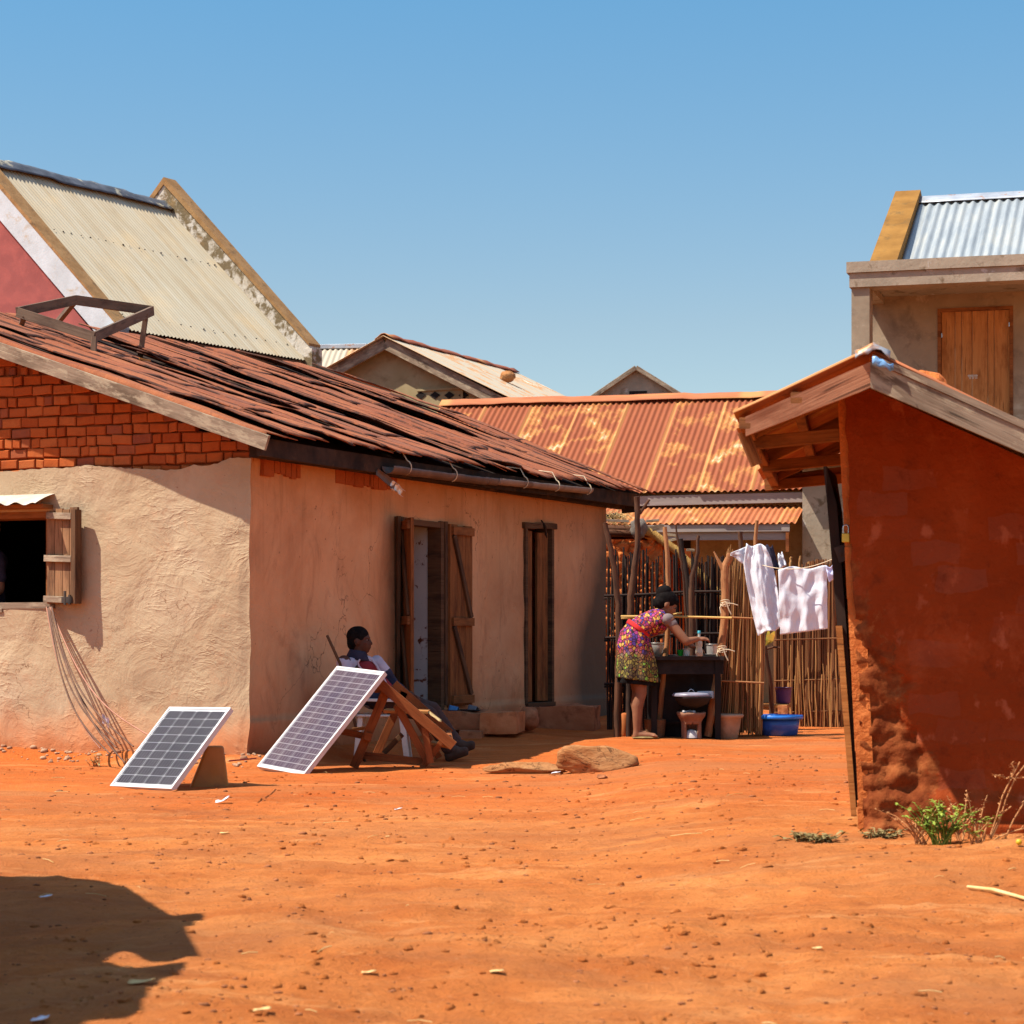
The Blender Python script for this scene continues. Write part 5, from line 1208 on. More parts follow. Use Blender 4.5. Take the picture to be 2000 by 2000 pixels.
def sash(u, v):
    a = 2*math.pi*u; p = Matrix.Rotation(.64, 3, 'Y') @ Vector((.121*math.cos(a), .146*math.sin(a), (v-.5)*.042)); return P(1247.5, 1228.5, D)+p
m.grid(40, 3, sash); o = m.build('waist_sash', MT['redcloth'], W_); solid(o, .006)
skinbody(W_, 'sleeve', MT['greycloth'], [('e', sR+Vector((-.012, .0, .012)), (.055, .058, .056)), ('c', sR, .052, sR.lerp(eR, .18), .048)], .008)
skinbody(W_, 'sleeve', MT['greycloth'], [('e', sL+Vector((-.012, .0, .012)), (.055, .058, .056)), ('c', sL, .052, sL.lerp(eL, .18), .048)], .008)
for a, t in ((P(1237, 1441, D-.08), P(1285, 1443, D-.10)), (P(1242, 1437, D+.09), P(1290, 1438, D+.07))):
    for p in (a, t): p.z = gz(p.x, p.y)+.012
    m = MB(); mid = (a+t)/2; L = (t-a).length/2+.015
    m.ell(mid, (L, .046, .013), 20, 8); m.build('sandal', MT['leaf_dry'], W_)
# --- someone inside the window, mostly hidden by the picture's edge
D3 = 18.95
ip = empty('person', P(-18, 1400, D3), 0, label='person in dark clothes inside the window, only face edge visible', cat='person')
it = []; hc = P(-17, 1028, D3); q, rot = head(it, hc, (.75, -.6, -.1), (0, 0, 1), .95)
it += [('c', P(-21, 1045, D3), .055, P(-22, 1072, D3), .06), ('e', P(-26, 1098, D3), (.16, .12, .12)), ('c', P(-26, 1105, D3), .14, P(-26, 1190, D3), .12), ('c', P(-3, 1092, D3-.08), .05, P(0, 1150, D3-.1), .04), ('c', P(0, 1150, D3-.1), .04, P(-20, 1170, D3-.2), .03), ('c', P(-26, 1190, D3), .13, P(-26, 1240, D3), .15), ('c', P(-28, 1240, D3), .09, P(-28, 1462, D3), .05)]
hand(it, P(-20, 1170, D3-.2), (-1, -.3, 0), (0, 0, 1), .9)
skinbody(ip, 'body', MT['skin_w'], it, .010); eyes(ip, q, rot, .95)
skinbody(ip, 'hair', MT['hair'], [('e', q(-.02, 0, .036), (.1, .08, .09), rot)], .009)
skinbody(ip, 'shirt', MT['navy'], [('e', P(-26, 1098, D3), (.175, .135, .13)), ('c', P(-26, 1105, D3), .155, P(-26, 1215, D3), .15), ('c', P(-3, 1092, D3-.08), .062, P(0, 1128, D3-.09), .055)], .010)

# ------------------------------------------------------------------ things by the doors
def block(name, label, cat, u0, v0, u1, v1, d, depth, mat, j=.012, group=None, seed=1, rnd=.03):
    a = P(u0, v1, d); b = P(u1, v0, d); c = Vector(((a.x+b.x)/2, d+depth/2, (a.z+b.z)/2)); s = ((b.x-a.x)/2, depth/2, (b.z-a.z)/2)
    m = MB(); n = 10
    for ax in range(3):
        for sg_ in (-1, 1):
            i, k = (ax+1) % 3, (ax+2) % 3
            def fn(u, v):
                q_ = [0, 0, 0]; q_[ax] = sg_; q_[i] = (u*2-1)*sg_; q_[k] = v*2-1
                w = Vector(q_); e = sorted(abs(x) for x in w); rr = 1-rnd*2.2*max(0, e[1]-.75)-rnd*1.5*max(0, e[0]-.75)
                p = Vector((w.x*s[0], w.y*s[1], w.z*s[2]))*rr
                p += Vector((nz(p.x+seed, p.y, p.z, 4), nz(p.x, p.y+seed, p.z, 4), nz(p.x, p.y, p.z+seed, 4)))*j*2+Vector((1, 1, 1))*j*.5*nz(p.x+seed, p.y, p.z, 14)
                return p
            m.grid(n, n, fn)
    o = m.build(name, MT[mat], None, True, (0, 0, 0), label=label, cat=cat, group=group)
    o.location = c; o.rotation_euler = (0, 0, rad(R.uniform(-14, -6))); return o
g_ = 'earth blocks forming the door steps'
block('step_block', 'long dark earth slab under the sandals before the open double door', 'step', 868, 1391, 958, 1425, 20.35, .5, 'blockdark', .014, g_, 1)
block('step_block', 'reddish adobe block with a vertical crack at the right end of the sandal step', 'step', 947, 1391, 1017, 1434, 20.2, .5, 'blockmud', .010, g_, 2)
block('step_block', 'small brick wedged under the long sandal step', 'step', 901, 1427, 946, 1446, 20.15, .3, 'blockdark', .006, g_, 3)
block('step_block', 'wide brown earth block below the narrow door', 'step', 1052, 1380, 1170, 1434, 21.6, .6, 'blockdark', .016, g_, 4)
p = P(1032, 1404, 20.9); rockmesh((0, 0, 0), (.10, .13, .115), 3).build('boulder', MT['blockdark'], None, False, None, label='rounded dark boulder between the two door steps', cat='boulder').location = p
def sandal(u, v, d, deg, mat, label):
    s = empty('sandal', P(u, v, d), deg, label=label, cat='sandal', group='pair of rubber sandals on the step')
    m = MB(); m.ell((0, 0, .012), (.125, .045, .012), 18, 6); m.build('sole', MT['soot'], s, False)
    m = MB(); m.grid(10, 6, lambda u_, v_: (.01+.08*v_, -.046+.092*u_, .018+.045*math.sin(math.pi*u_)*(1-.4*v_))); o = m.build('strap', MT[mat], s, False); solid(o, .005)
sandal(876, 1391, 20.45, -12, 'blue_rub', 'blue strapped rubber sandal on the door step'); sandal(914, 1390, 20.5, -18, 'grey_rub', 'grey strapped rubber sandal on the door step')
def rockobj(label, u, v, d, r, seed, mat='rock', deg=0, name='rock', sq=1):
    p = G(u, v); p.y += r[1]*.7; p.x = (u-1000)*p.y/F; p.z = gz(p.x, p.y)+r[2]*.5
    m = MB()
    def facet(q_):
        f_ = 1.25
        for t_ in range(11):
            n_ = Vector((nz(seed, t_, 0, 3.7), nz(seed, t_, 5, 3.7), nz(seed, t_, 9, 3.7)+.15*(t_ % 2))).normalized(); d_ = q_.dot(n_)
            if d_ > .01: f_ = min(f_, (.86+.16*nz(t_, seed, 3, 2.3))/d_)
        return f_*(1+.05*nz(q_.x, q_.y, q_.z+seed, 3)+.025*nz(q_.x, q_.y+seed, q_.z, 9))
    m.ell((0, 0, 0), r, 48, 30, None, facet); m.v = [(x, y, z if z > 0 else z*.75) for x, y, z in m.v]
    m.v = [(x*(1+.03*nz(x, y, z, 9)), y, (min(z, r[2]*.80)+.008*nz(x, y, z, 12))) for x, y, z in m.v]
    o = m.build(name, MT[mat], None, False, None, label=label, cat='rock'); o.location = p; o.rotation_euler = (0, 0, rad(deg)); return o
rockobj('large tan boulder lying at the edge of the house shade', 1164, 1508, 17.7, (.245, .16, .135), 8, deg=-6)
rockobj('flat tan stone slab left of the large boulder', 1024, 1511, 16.9, (.24, .10, .06), 14, deg=-4)
rockobj('small dark stone in front of the large boulder', 1176, 1521, 14.6, (.03, .03, .022), 4, 'pebble')
q = S.front(1816, 723, .25); q.z = shed_roof(q.x)
o = rockmesh((0, 0, 0), (.105, .12, .075), 21, n=40).build('roof_rock', MT['mudlump'], None, False, None, label='lump of dry mud weighing down the shed roof', cat='rock'); o.location = S.m @ (q+Vector((0, 0, .045))); o.rotation_euler = (0, rad(27), rad(-9))
# rack standing on the strip roof
def onroof(u, v):
    o_, d_ = M.ray(u, v); lo, hi = 15, 24
    for _ in range(40):
        mid = (lo+hi)/2; p_ = o_+d_*mid
        if p_.z > roof_z(p_.x, p_.y): lo = mid
        else: hi = mid
    return M.m @ (o_+d_*lo)
f0 = onroof(184, 694); f1 = onroof(276, 692); dF, dR = f0.y, f1.y
tF, tL, tR, tB = P(184, 658, dF), P(34, 610, dF+.15), P(298, 607, dR+.10), P(148, 586, dF+1.05)
rk_ = empty('wooden_rack', f0, 0, label='empty brown wooden frame on legs standing on the strip roof', cat='frame')
for a, b in ((tF, tL), (tF, tR), (tR, tB), (tL, tB)):
    m = MB(); m.beam(a, b, .03, .088, (0, 0, 1)); m.build('side_board', MT['wood_rack'], rk_)
for t, (u, v) in ((tF, (182, 694)), (tR-(tR-tF)*.12, (274, 692)), (tB, (140, 634)), (tL+(tF-tL)*.1, (45, 640))):
    m = MB(); b = onroof(u, v)-Vector((0, 0, .06)); b = Vector((b.x, t.y*.5+b.y*.5, b.z)); m.beam(t, b, .05, .045, (1, 0, 0)); m.build('leg', MT['wood_rack'], rk_)
m = MB(); a = onroof(280, 712)+Vector((0, 0, .05)); m.beam(a+Vector((-.04, 0, .0)), a+Vector((.05, .05, -.015)), .03, .02); m.build('wood_scrap', MT['wood_gold'], None, True, a, label='pale chip of wood lying on the strip roof by the rack', cat='wood scrap')
# cables from the window sill to the small panel
cb = empty('cable_bundle', M.m @ Vector((-1.80, -.1, 1.13)), 0, label='bundle of brown cables sagging from the window sill to the ground', cat='cables')
ends = [(200, 1462), (212, 1472), (226, 1460), (240, 1454), (296, 1440), (258, 1458), (248, 1490)]
for i, (u, v) in enumerate(ends):
    m = MB(); a = M.m @ Vector((-1.805+.012*i, -.10-.005*i, 1.135)); e = P(u, v, 17.3-.25*i*.5); pts = []
    for k in range(15):
        t = k/14; p_ = a.lerp(e, t); s = .12*math.sin(math.pi*t)*(1 if i else .9); p_.z -= s*1.15; p_.x -= s*.42-.015*math.sin(i*2+t*5)*t; p_.y -= .06*math.sin(math.pi*t); pts.append(p_)
    m.tube(pts, .0062, 6); m.build('cable', MT['cable2' if i in (0, 4) else 'cable'], cb)
m = MB(); a = P(205, 1408, 17.1); m.grid(4, 4, lambda u, v: a+Vector((.05*u-.02, .03*nz(u*3, v*3, 1, 1), .06*v-.05*u+.03*nz(u*4, v*4, 0, 1)))); m.build('plastic_scrap', MT['paper'], cb)
m = MB(); m.tube([P(448, 1486, 13.6), P(470, 1484, 13.9), P(500, 1481, 14.8)], .005, 5); m.build('power_cord', MT['maroon'], None, True, P(470, 1484, 13.9), label='thin dark cord running along the ground between the two panels', cat='cord')

# ------------------------------------------------------------------ outdoor kitchen
def pole(label, pts, rs, mat, extra=None, name='kitchen_post', cat='post', d=20.5, group='rough posts of the outdoor kitchen'):
    m = MB(); q_ = [P(u, v, (pp[0] if pp else d)) for u, v, *pp in pts]
    fine = []
    for i in range(len(q_)-1):
        for k in range(4): t = k/4; fine.append(q_[i].lerp(q_[i+1], t)+Vector((R.uniform(-.004, .004), R.uniform(-.004, .004), 0)))
    fine.append(q_[-1]); n = len(fine); rr = [rs[0]+(rs[1]-rs[0])*i/(n-1)+R.uniform(-.0015, .0015) for i in range(n)]
    m.tube(fine, rr, 10)
    for pts2, r0_, r1_ in extra or []:
        q2 = [P(u, v, d) for u, v in pts2]; m.tube(q2, [r0_+(r1_-r0_)*i/(len(q2)-1) for i in range(len(q2))], 8)
    return m.build(name, MT[mat], None, True, q_[-1], label=label, cat=cat, group=group)
pole('leaning dark post nearest the plastered wall', [(1182, 1021), (1190, 1060), (1200, 1108), (1208, 1180), (1209, 1260), (1207, 1345), (1206, 1440)], (.022, .036), 'pole_dark', d=20.6)
pole('tall dark post forked at its top, tallest of the posts', [(1244, 970), (1245, 1000), (1245, 1068), (1239, 1120), (1232, 1165), (1231, 1240), (1229, 1438)], (.026, .036), 'pole_dark', [([(1249, 1003), (1257, 992), (1265, 980), (1269, 976)], .018, .010)], d=20.9)
pole('pale peeled post rising behind the woman\'s bun', [(1298, 1029), (1301, 1060), (1304, 1095), (1305, 1148), (1305, 1226), (1298, 1296), (1292, 1350), (1287, 1436)], (.020, .026), 'pole', [([(1305, 1140), (1300, 1138)], .02, .012)], d=20.35)
pole('thin brown stick upright between pale post and crooked post', [(1319, 1025), (1326, 1070), (1332, 1108), (1337, 1150), (1343, 1260)], (.009, .013), 'pole_dark', d=21.1)
pole('stubby charred post beside the thin brown stick', [(1329, 1052), (1333, 1080), (1342, 1125), (1346, 1200), (1347, 1400)], (.022, .028), 'charred', d=21.2)
pole('crooked post with a knotty elbow before the black stick fence', [(1364, 1046), (1362, 1080), (1358, 1105), (1351, 1128), (1350, 1150), (1352, 1220), (1350, 1400)], (.014, .034), 'pole_dark', d=21.0)
pole('stout forked post bound with cord at the reed bundle', [(1428, 1081), (1424, 1092), (1415, 1108), (1416, 1140), (1416, 1175), (1414, 1225), (1407, 1278), (1396, 1349), (1389, 1395), (1382, 1438)], (.032, .036), 'pole', [([(1413, 1112), (1404, 1097), (1394, 1077)], .026, .006)], d=20.2)
pole('charred leg post low beside the woman\'s skirt', [(1228, 1330), (1229, 1390), (1228, 1440)], (.026, .026), 'charred', d=20.45)
pole('bare little post poking above the shirts, left one', [(1445, 1038), (1447, 1070), (1450, 1250), (1452, 1425)], (.024, .026), 'pole_dark', d=21.8)
pole('slim light post standing above the hung shirt', [(1478, 1016), (1476, 1050), (1474, 1250), (1472, 1425)], (.017, .022), 'pole', d=21.9)
m = MB(); m.tube([P(1213, 1204, 20.35), P(1300, 1204, 20.2), P(1429, 1207, 20.1)], .011, 8); m.tube([P(1213, 1208, 20.42), P(1310, 1201, 20.4), P(1332, 1197, 20.4)], .009, 8)
m.build('cane_rail', MT['bamboo'], None, True, P(1300, 1204, 20.2), label='yellow cane rail tied across the posts behind the woman', cat='rail')
for (u, v, k) in ((1416, 1178, 0), (1410, 1268, 1)):
    m = MB(); c = P(u, v, 20.18)
    for i in range(4):
        pts = [c+Vector((.040*math.cos(a), .040*math.sin(a), (i-1.5)*.012+.01*math.sin(a+i))) for a in [2*math.pi*t/12 for t in range(13)]]; m.tube(pts, .0045, 5, False)
    m.tube([c+Vector((.0, -.045, 0)), c+Vector((.06, -.05, -.005)), c+Vector((.11, -.03, -.02))], .005, 5); m.tube([c+Vector((-.02, -.045, 0)), c+Vector((-.05, -.05, -.04)), c+Vector((-.04, -.05, -.09))], .005, 5); m.tube([c+Vector((.01, -.045, 0)), c+Vector((.03, -.05, -.06)), c+Vector((.05, -.05, -.10))], .006, 5)
    m.build('cord_lashing', MT['cord'], None, True, c, label=['straw cord lashed round the stout post above the cane rail', 'straw cord lashed round the stout post below the cane rail'][k], cat='cord')
# charred stick fence behind
fe = empty('charred_stick_fence', P(1310, 1420, 21.6), 0, label='fence of smoke blackened sticks behind the cooking table', cat='fence')
def sticks(par, name, mat, u0, u1, n, top, bot, d, r0, r1, lean=5, n_=5, tj=12, dj=.05):
    m = MB()
    for i in range(n):
        u = u0+(u1-u0)*(i+R.uniform(0, 1))/n; dd = d+R.uniform(-dj, dj); l = R.uniform(-lean, lean); t = top(u)+R.uniform(-tj, tj); b = bot(u)
        r = R.uniform(r0, r1); pts = []
        for k in range(5):
            f_ = k/4; pts.append(P(u+l*f_+R.uniform(-1.2, 1.2), b+(t-b)*f_, dd))
        m.tube(pts, [r, r, r*.95, r*.9, r*.75], n_)
    return m.build(name, MT[mat], par)
sticks(fe, 'stick_wall', 'charred', 1186, 1262, 26, lambda u: 1080, lambda u: 1425, 21.6, .007, .013, 6, 5, 14)
sticks(fe, 'stick_wall', 'charred', 1262, 1360, 24, lambda u: 1092, lambda u: 1425, 21.6, .007, .013, 9, 5, 20)
sticks(fe, 'stick_wall', 'charred', 1352, 1424, 40, lambda u: 1094, lambda u: 1425, 21.6, .007, .012, 6, 5, 10)
for v in (1158, 1240, 1330):
    m = MB(); m.tube([P(1180, v+6, 21.52), P(1260, v+3, 21.5), P(1340, v-2, 21.52), P(1428, v-3, 21.5)], .013, 6); m.tube([P(1180, v+11, 21.68), P(1300, v+4, 21.7), P(1428, v+2, 21.68)], .011, 6); m.build('rail', MT['charred'], fe)
# cooking table; black board and legs below paint in the unlit space
tz = P(1300, 1281, 20.3).z
tb_ = empty('cooking_table', P(1335, 1440, 20.4), 0, label='soot black cooking table, shade painted in below, crowded with pots and cups', cat='table')
m = MB(); a, b = P(1268, 1283, 20.15), P(1412, 1283, 20.15); m.bar(a.x, b.x, 20.05, 20.75, tz-.035, tz-.002); m.build('table_top', MT['soot'], tb_)
m = MB(); m.bar(a.x, b.x, 20.34, 20.38, -.1, tz-.036); m.build('under_table_shade', MT['soot'], tb_); m = MB(); m.bar(a.x, b.x, 20.10, 20.14, tz-.16, tz-.036); m.build('apron', MT['soot'], tb_)
for x in (a.x+.04, b.x-.05):
    for y in (20.1, 20.7): m = MB(); m.bar(x-.025, x+.025, y-.02, y+.02, -.1, tz-.036); m.build('leg', MT['black'], tb_)
m = MB(); m.bar(a.x, b.x, 20.3, 20.7, .12, .14); m.build('shelf', MT['charred'], tb_)
def pos(u, v, d): p_ = P(u, v, d); p_.z = tz; return p_
def turned(name, label, cat, base, prof, mat, n=28, group=None, inner=True, parts=()):
    root = empty(name, base, R.uniform(0, 90), label=label, cat=cat, group=group)
    m = MB(); m.lathe((0, 0, 0), prof, n); m.build('body', MT[mat], root, False)
    return root
def vessel(r0, r1, h, lip=.006, t=.005, belly=0):
    out = [(r0*.9, 0), (r0, .004)]+[(r0+(r1-r0)*k/6+belly*math.sin(math.pi*k/6), h*k/6) for k in range(1, 7)]+[(r1+lip, h+.002), (r1+lip, h+.006), (r1-t, h+.004)]
    return out+[(r0+(r1-r0)*k/6+belly*math.sin(math.pi*k/6)-t, max(h*k/6, .008)) for k in range(6, -1, -1)]+[(.001, .008)]
turned('cooking_pot', 'dull metal pot behind the woman\'s waist on the table', 'pot', pos(1284, 1281, 20.45), vessel(.055, .075, .11, belly=.01), 'steel')
turned('cup', 'bright green plastic cup on the cooking table', 'cup', pos(1329, 1281, 20.25), vessel(.020, .030, .048), 'green')
c_ = turned('mug', 'white enamel mug beside the green cup', 'mug', pos(1341, 1281, 20.22), vessel(.028, .029, .058), 'enamel')
m = MB(); m.tube([(.028, 0, .045), (.045, 0, .046), (.050, 0, .03), (.043, 0, .014), (.028, 0, .012)], .0035, 6); m.build('handle', MT['enamel'], c_, False)
turned('plate', 'shallow white plate on the right end of the table', 'plate', pos(1386, 1283, 20.2), [(.04, 0), (.06, .004), (.075, .016), (.077, .018), (.060, .008), (.001, .006)], 'enamel')
c_ = turned('saucepan', 'small metal saucepan behind the white plate', 'pot', pos(1391, 1280, 20.42), vessel(.048, .052, .10), 'steel')
m = MB(); m.tube([(-.05, 0, .09), (-.02, -.055, .02), (.03, -.05, .045), (.05, 0, .09)], .003, 6); m.build('bail_handle', MT['chrome'], c_, False)
turned('dish', 'small flat dish behind the pale post on the table', 'dish', pos(1312, 1281, 20.4), [(.03, 0), (.05, .008), (.052, .010), (.03, .004), (.001, .004)], 'enamel')
bt = empty('bottle', pos(1365.5, 1282, 20.02), 0, label='cloudy plastic bottle with teal cap gripped by the woman', cat='bottle')
m = MB(); m.lathe((0, 0, 0), [(.030, 0), (.033, .01), (.032, .05), (.025, .075), (.031, .10), (.030, .13), (.018, .165), (.012, .18), (.012, .20)], 20); m.build('body', MT['bottle'], bt, False)
m = MB(); m.lathe((0, 0, .20), [(.014, 0), (.014, .022), (.012, .024)], 14); m.build('cap', MT['teal'], bt, False)
m = MB(); m.lathe((0, 0, .004), [(.028, 0), (.030, .01), (.030, .03)], 16); m.build('oil', MT['bamboo'], bt, False)
# clay stove with pan, lid and white block
sp = G(1350, 1443); D = sp.y
st = empty('clay_stove', sp, 0, label='cracked clay charcoal stove smoking under the cooking table', cat='stove')
def px(a): return a*D/F
m = MB()
def stv(u, v):
    a = 2*math.pi*u; h = px(52)*v; r = px(19)+px(1)*(1-v)+px(9)*sm(.60, .95, v)
    r *= 1+.035*nz(math.cos(a)*2, math.sin(a)*2, v*3, 1); return (r*math.cos(a), r*math.sin(a), h+.012*nz(math.cos(a)*3, math.sin(a)*3, 0, 1)*v)
m.grid(44, 16, stv, True, lambda u, v: v < .62 and .64 < u < .88 and v < .60-.5*abs(u-.76)); o = m.build('body', MT['claydark'], st, False); solid(o, .022, -1)
m = MB(); m.lathe((0, 0, .01), [(px(15), 0), (px(12), .06), (.001, .075)], 16); m.build('ash', MT['ash'], st, False)
m = MB()
for i in range(16):
    a = R.uniform(0, 6.28); r = px(R.uniform(2, 22)); s = R.uniform(.012, .022); m.ell((r*math.cos(a), r*math.sin(a), px(52)+.005), (s, s, s*.7), 6, 4)
m.build('charcoal', MT['ash'], st, False)
pn = empty('frying_pan', sp+Vector((.015, 0, px(60))), 0, label='black round bottomed pan on the clay stove', cat='pan')
m = MB(); m.lathe((0, 0, 0), [(.04, 0), (px(28), .035), (px(36), .085), (px(38), .10), (px(37), .10), (px(34), .08), (.001, .02)], 28); m.build('bowl', MT['soot'], pn, False)
ld = empty('pan_lid', sp+Vector((.0, 0, px(60)+.105)), 0, label='steel lid with loop handle on the black pan', cat='lid')
m = MB(); m.lathe((0, 0, 0), [(px(37), 0), (px(38), .012), (px(34), .028), (px(15), .034), (.001, .036)], 28); m.build('plate', MT['lidsteel'], ld, False)
m = MB(); m.tube([(-.03+.06*t, 0, .034+.028*math.sin(math.pi*t)) for t in [i/8 for i in range(9)]], .004, 6); m.build('handle', MT['chrome'], ld, False)
block('white_block', 'whitish stone block resting on the pan lid', 'block', 1364, 1350, 1396, 1364, D+.02, .12, 'white', .004)
turned('soot_pot', 'smoke stained pot behind the stove by the stout post', 'pot', P(1385, 1400, 20.6), vessel(.06, .09, .13, belly=.015), 'claydark')
turned('basket', 'dark woven basket of charcoal left of the stove', 'basket', G(1279, 1441), [(px(18), 0), (px(20), .05), (px(21.5), .15), (px(22), .16), (px(20), .155), (px(18), .12), (.001, .12)], 'basket')
turned('clay_jar', 'red clay jar standing behind the woman\'s feet', 'jar', P(1220, 1437, 20.75), [(.03, 0), (.038, .02), (.040, .15), (.034, .19), (.025, .205), (.001, .21)], 'redclay')
cp_ = G(1420, 1443)
turned('clay_pot', 'wide rimmed buff clay pot left of the blue basin', 'pot', cp_, [(px(19), 0), (px(21), .01), (px(25), .10), (px(28), px(41)), (px(32), px(43)), (px(33), px(47)), (px(31), px(49)), (px(27), px(44)), (px(20), .03), (.001, .03)], 'clay', 36)
bp = G(1520, 1436)
bs_ = empty('wash_basin', bp, 0, label='round blue plastic basin on the red earth below the laundry', cat='basin')
m = MB(); m.lathe((0, 0, 0), [(px(35), 0), (px(38), .008), (px(41), .08), (px(43), px(34)), (px(42), px(34)), (px(40), .08), (px(36), .015), (.001, .012)], 48); m.build('body', MT['blue'], bs_, False)
m = MB(); m.lathe((0, 0, px(33)), [(px(43.2), 0), (px(49), .0), (px(50), .012), (px(49.6), px(7)), (px(48.5), px(8)), (px(43), px(7)), (px(42.5), .0)], 48); m.build('rim', MT['bluerim'], bs_, False)
# mud hut behind with junk on its roof
mh = empty('mud_hut', P(1240, 1410, 27.0), 0, label='crumbling red mud hut behind the charred fence', cat='hut')
m = MB()
def mudw(u, v):
    p_ = P(1150+142*u, 1418-364*v, 27.0)
    vo = noise.voronoi(Vector((p_.x*7.5, 0, p_.z*10)))[0]; h = min(.05, max(0, vo[1]-vo[0])*.22); k = 1 if v > .25 else .6
    return p_+Vector((.02*nz(0, 0, p_.z, 5)*u, -h*k+.02*nz(p_.x, 0, p_.z, 12), .02*nz(p_.x, 3, 0, 5)*v))
m.grid(70, 130, mudw); m.build('front_wall', MT['mudlump'], mh)
m = MB(); a, b = P(1291, 1052, 27.0), P(1410, 1170, 28.8)
m.grid(20, 24, lambda u, v: Vector((a.x+(P(1350, 1, 28.8).x-a.x)*u, 27.0+1.8*u, -.1+2.1*v))+Vector((.03*nz(u*6, v*6, 0, 1), 0, 0))); m.build('side_wall', MT['mudlump'], mh)
m = MB(); xr = a.x
def thf(u, v):
    y = 26.9+1.9*u; x = xr-.30+1.20*v+.10*u; z = 2.16-.60*v-.50*v*v+.02*nz(u*10, v*3, 0, 1); return (x, y, z+.04*nz(u*3, v*9, 3, 1))
m.grid(40, 14, thf); o = m.build('thatch_slope', MT['thatch'], mh); solid(o, .09, -1)
m = MB()
for i in range(150):
    u = R.uniform(0, 1); v = R.uniform(.2, 1); p_ = Vector(thf(u, v)); L = R.uniform(.15, .4); m.tube([p_+Vector((0, 0, .02)), p_+Vector((L*.75, R.uniform(-.05, .05), -L*.65+.03))], .004, 3, False)
m.build('loose_thatch', MT['straw'], mh)
m = MB(); 
for i, v in enumerate((1040, 1032, 1052)): m.tube([P(1150, v, 27.06+.3*i), P(1282, v+3, 27.06+.3*i)], .045, 8)
m.build('roof_beam', MT['pole_dark'], mh)
m = MB(); m.bar(P(1150, 0, 27).x, xr-.05, 27.05, 28.8, 2.13, 2.18); m.build('roof', MT['wood_dark'], mh)
for i, (u0, v0, u1, v1, dd) in enumerate(((1178, 1016, 1228, 1018, 22.8), (1262, 1018, 1287, 1016, 23.3), (1268, 1030, 1297, 1026, 22.85), (1274, 1035, 1296, 1031, 22.7), (1300, 1044, 1321, 1046, 23.3), (1303, 1057, 1320, 1053, 23.0), (1341, 1074, 1356, 1075, 23.6))):
    a_, b_ = P(u0, v0, dd+4.1), P(u1, v1, dd+4.1)
    m = MB(); m.beam(a_-Vector((0, 0, 0)), b_, .06, .03); m.build('roof_plank', MT['wood_grey'], None, True, a_, label=['long pale plank on the mud hut roof left of the grey sack', 'short bright plank right of the grey sack', 'pale batten stub above the pale post top', 'lower batten stub by the pale post top', 'light stick end on the upper thatch edge', 'light stick end below it on the thatch', 'lowest light stick end on the golden thatch'][i], cat='plank', group='planks laid on the mud hut roof')
m = MB(); c = P(1247, 1032, 26.85)
m.ell(c, (.10, .085, .125), 22, 14, None, lambda p_: 1+.35*nz(p_.x, p_.y, p_.z, 2)); m.build('sack', MT['sack'], None, True, c, label='grey sack slumped on the mud hut roof behind the forked post', cat='sack')
m = MB(); c = P(1198, 1008, 27.1); m.ell(c, (.10, .08, .035), 18, 10, None, lambda p_: 1+.4*nz(p_.x, p_.y, p_.z, 3)); m.build('dark_rag', MT['soot'], None, True, c, label='black rag bunched on the mud hut roof', cat='rag')
m = MB()
for i in range(70):
    c = P(R.uniform(1180, 1222), R.uniform(1000, 1024), 27.0+R.uniform(-.1, .1)); a = R.gauss(0, .9); L = R.uniform(.06, .16); k = R.uniform(-.02, .02)
    m.tube([c, c+Vector((math.cos(a)*L*.6, k, math.sin(a)*L*.5)), c+Vector((math.cos(a)*L*1.1, k, math.sin(a)*L*.5-.04))], .0035, 3, False)
m.build('straw_tuft', MT['straw'], None, True, P(1200, 1020, 27.0), label='tuft of yellow straw on the mud hut roof', cat='straw')
# reed bundle and reed fence
rbn = empty('reed_screen', G(1455, 1432), 0, label='leaning screen of loose dry reeds beside the stout post', cat='screen')
m = MB(); m2 = MB()
for i in range(230):
    f_ = R.random(); ub = 1400+88*f_; ut = 1424+66*f_**1.25+R.uniform(-5, 5); d = 20.55+R.uniform(-.10, .10); vt = 1085+38*f_+R.uniform(-22, 30)
    if R.random() < .25: vt += R.uniform(20, 120)
    vb = 1425+R.uniform(-6, 12); r = R.uniform(.004, .0085); k = R.uniform(-5, 5)
    pts = [P(ub+(ut-ub)*t+k*math.sin(3.1*t), vb+(vt-vb)*t, d+.1*t) for t in (0, .25, .5, .75, 1)]
    (m if i % 3 else m2).tube(pts, [r, r, r*.95, r*.85, r*.6], 5)
m.build('reeds', MT['reed'], rbn); m2.build('reeds', MT['reed_dark'], rbn)
m = MB()
for v in (1205, 1330): m.tube([P(1408, v, 20.42), P(1450, v+2, 20.40), P(1492, v+4, 20.44)], .009, 6)
m.build('tie_rail', MT['pole'], rbn)
rf = empty('reed_fence', G(1590, 1420), 0, label='tall brown reed fence behind the laundry and blue basin', cat='fence')
def rtop(u): return 1112+10*math.sin(u*.05)
sticks(rf, 'reeds', 'reed_dark', 1512, 1720, 230, rtop, lambda u: 1420+.02*(1600-u), 22.6, .007, .012, 5, 5, 12, .03)
sticks(rf, 'reeds', 'reed_dark', 1512, 1720, 230, rtop, lambda u: 1420, 22.72, .007, .012, 5, 5, 12, .03)
sticks(rf, 'loose_reeds', 'reed', 1524, 1660, 26, lambda u: 1290+R.uniform(-40, 60), lambda u: 1426, 22.45, .005, .009, 8, 5, 10, .05)
m = MB()
for v in (1250, 1330, 1392): m.tube([P(1512, v, 22.5), P(1620, v-3, 22.5), P(1720, v-4, 22.5)], .008, 6)
m.build('tie_rail', MT['reed_dark'], rf)
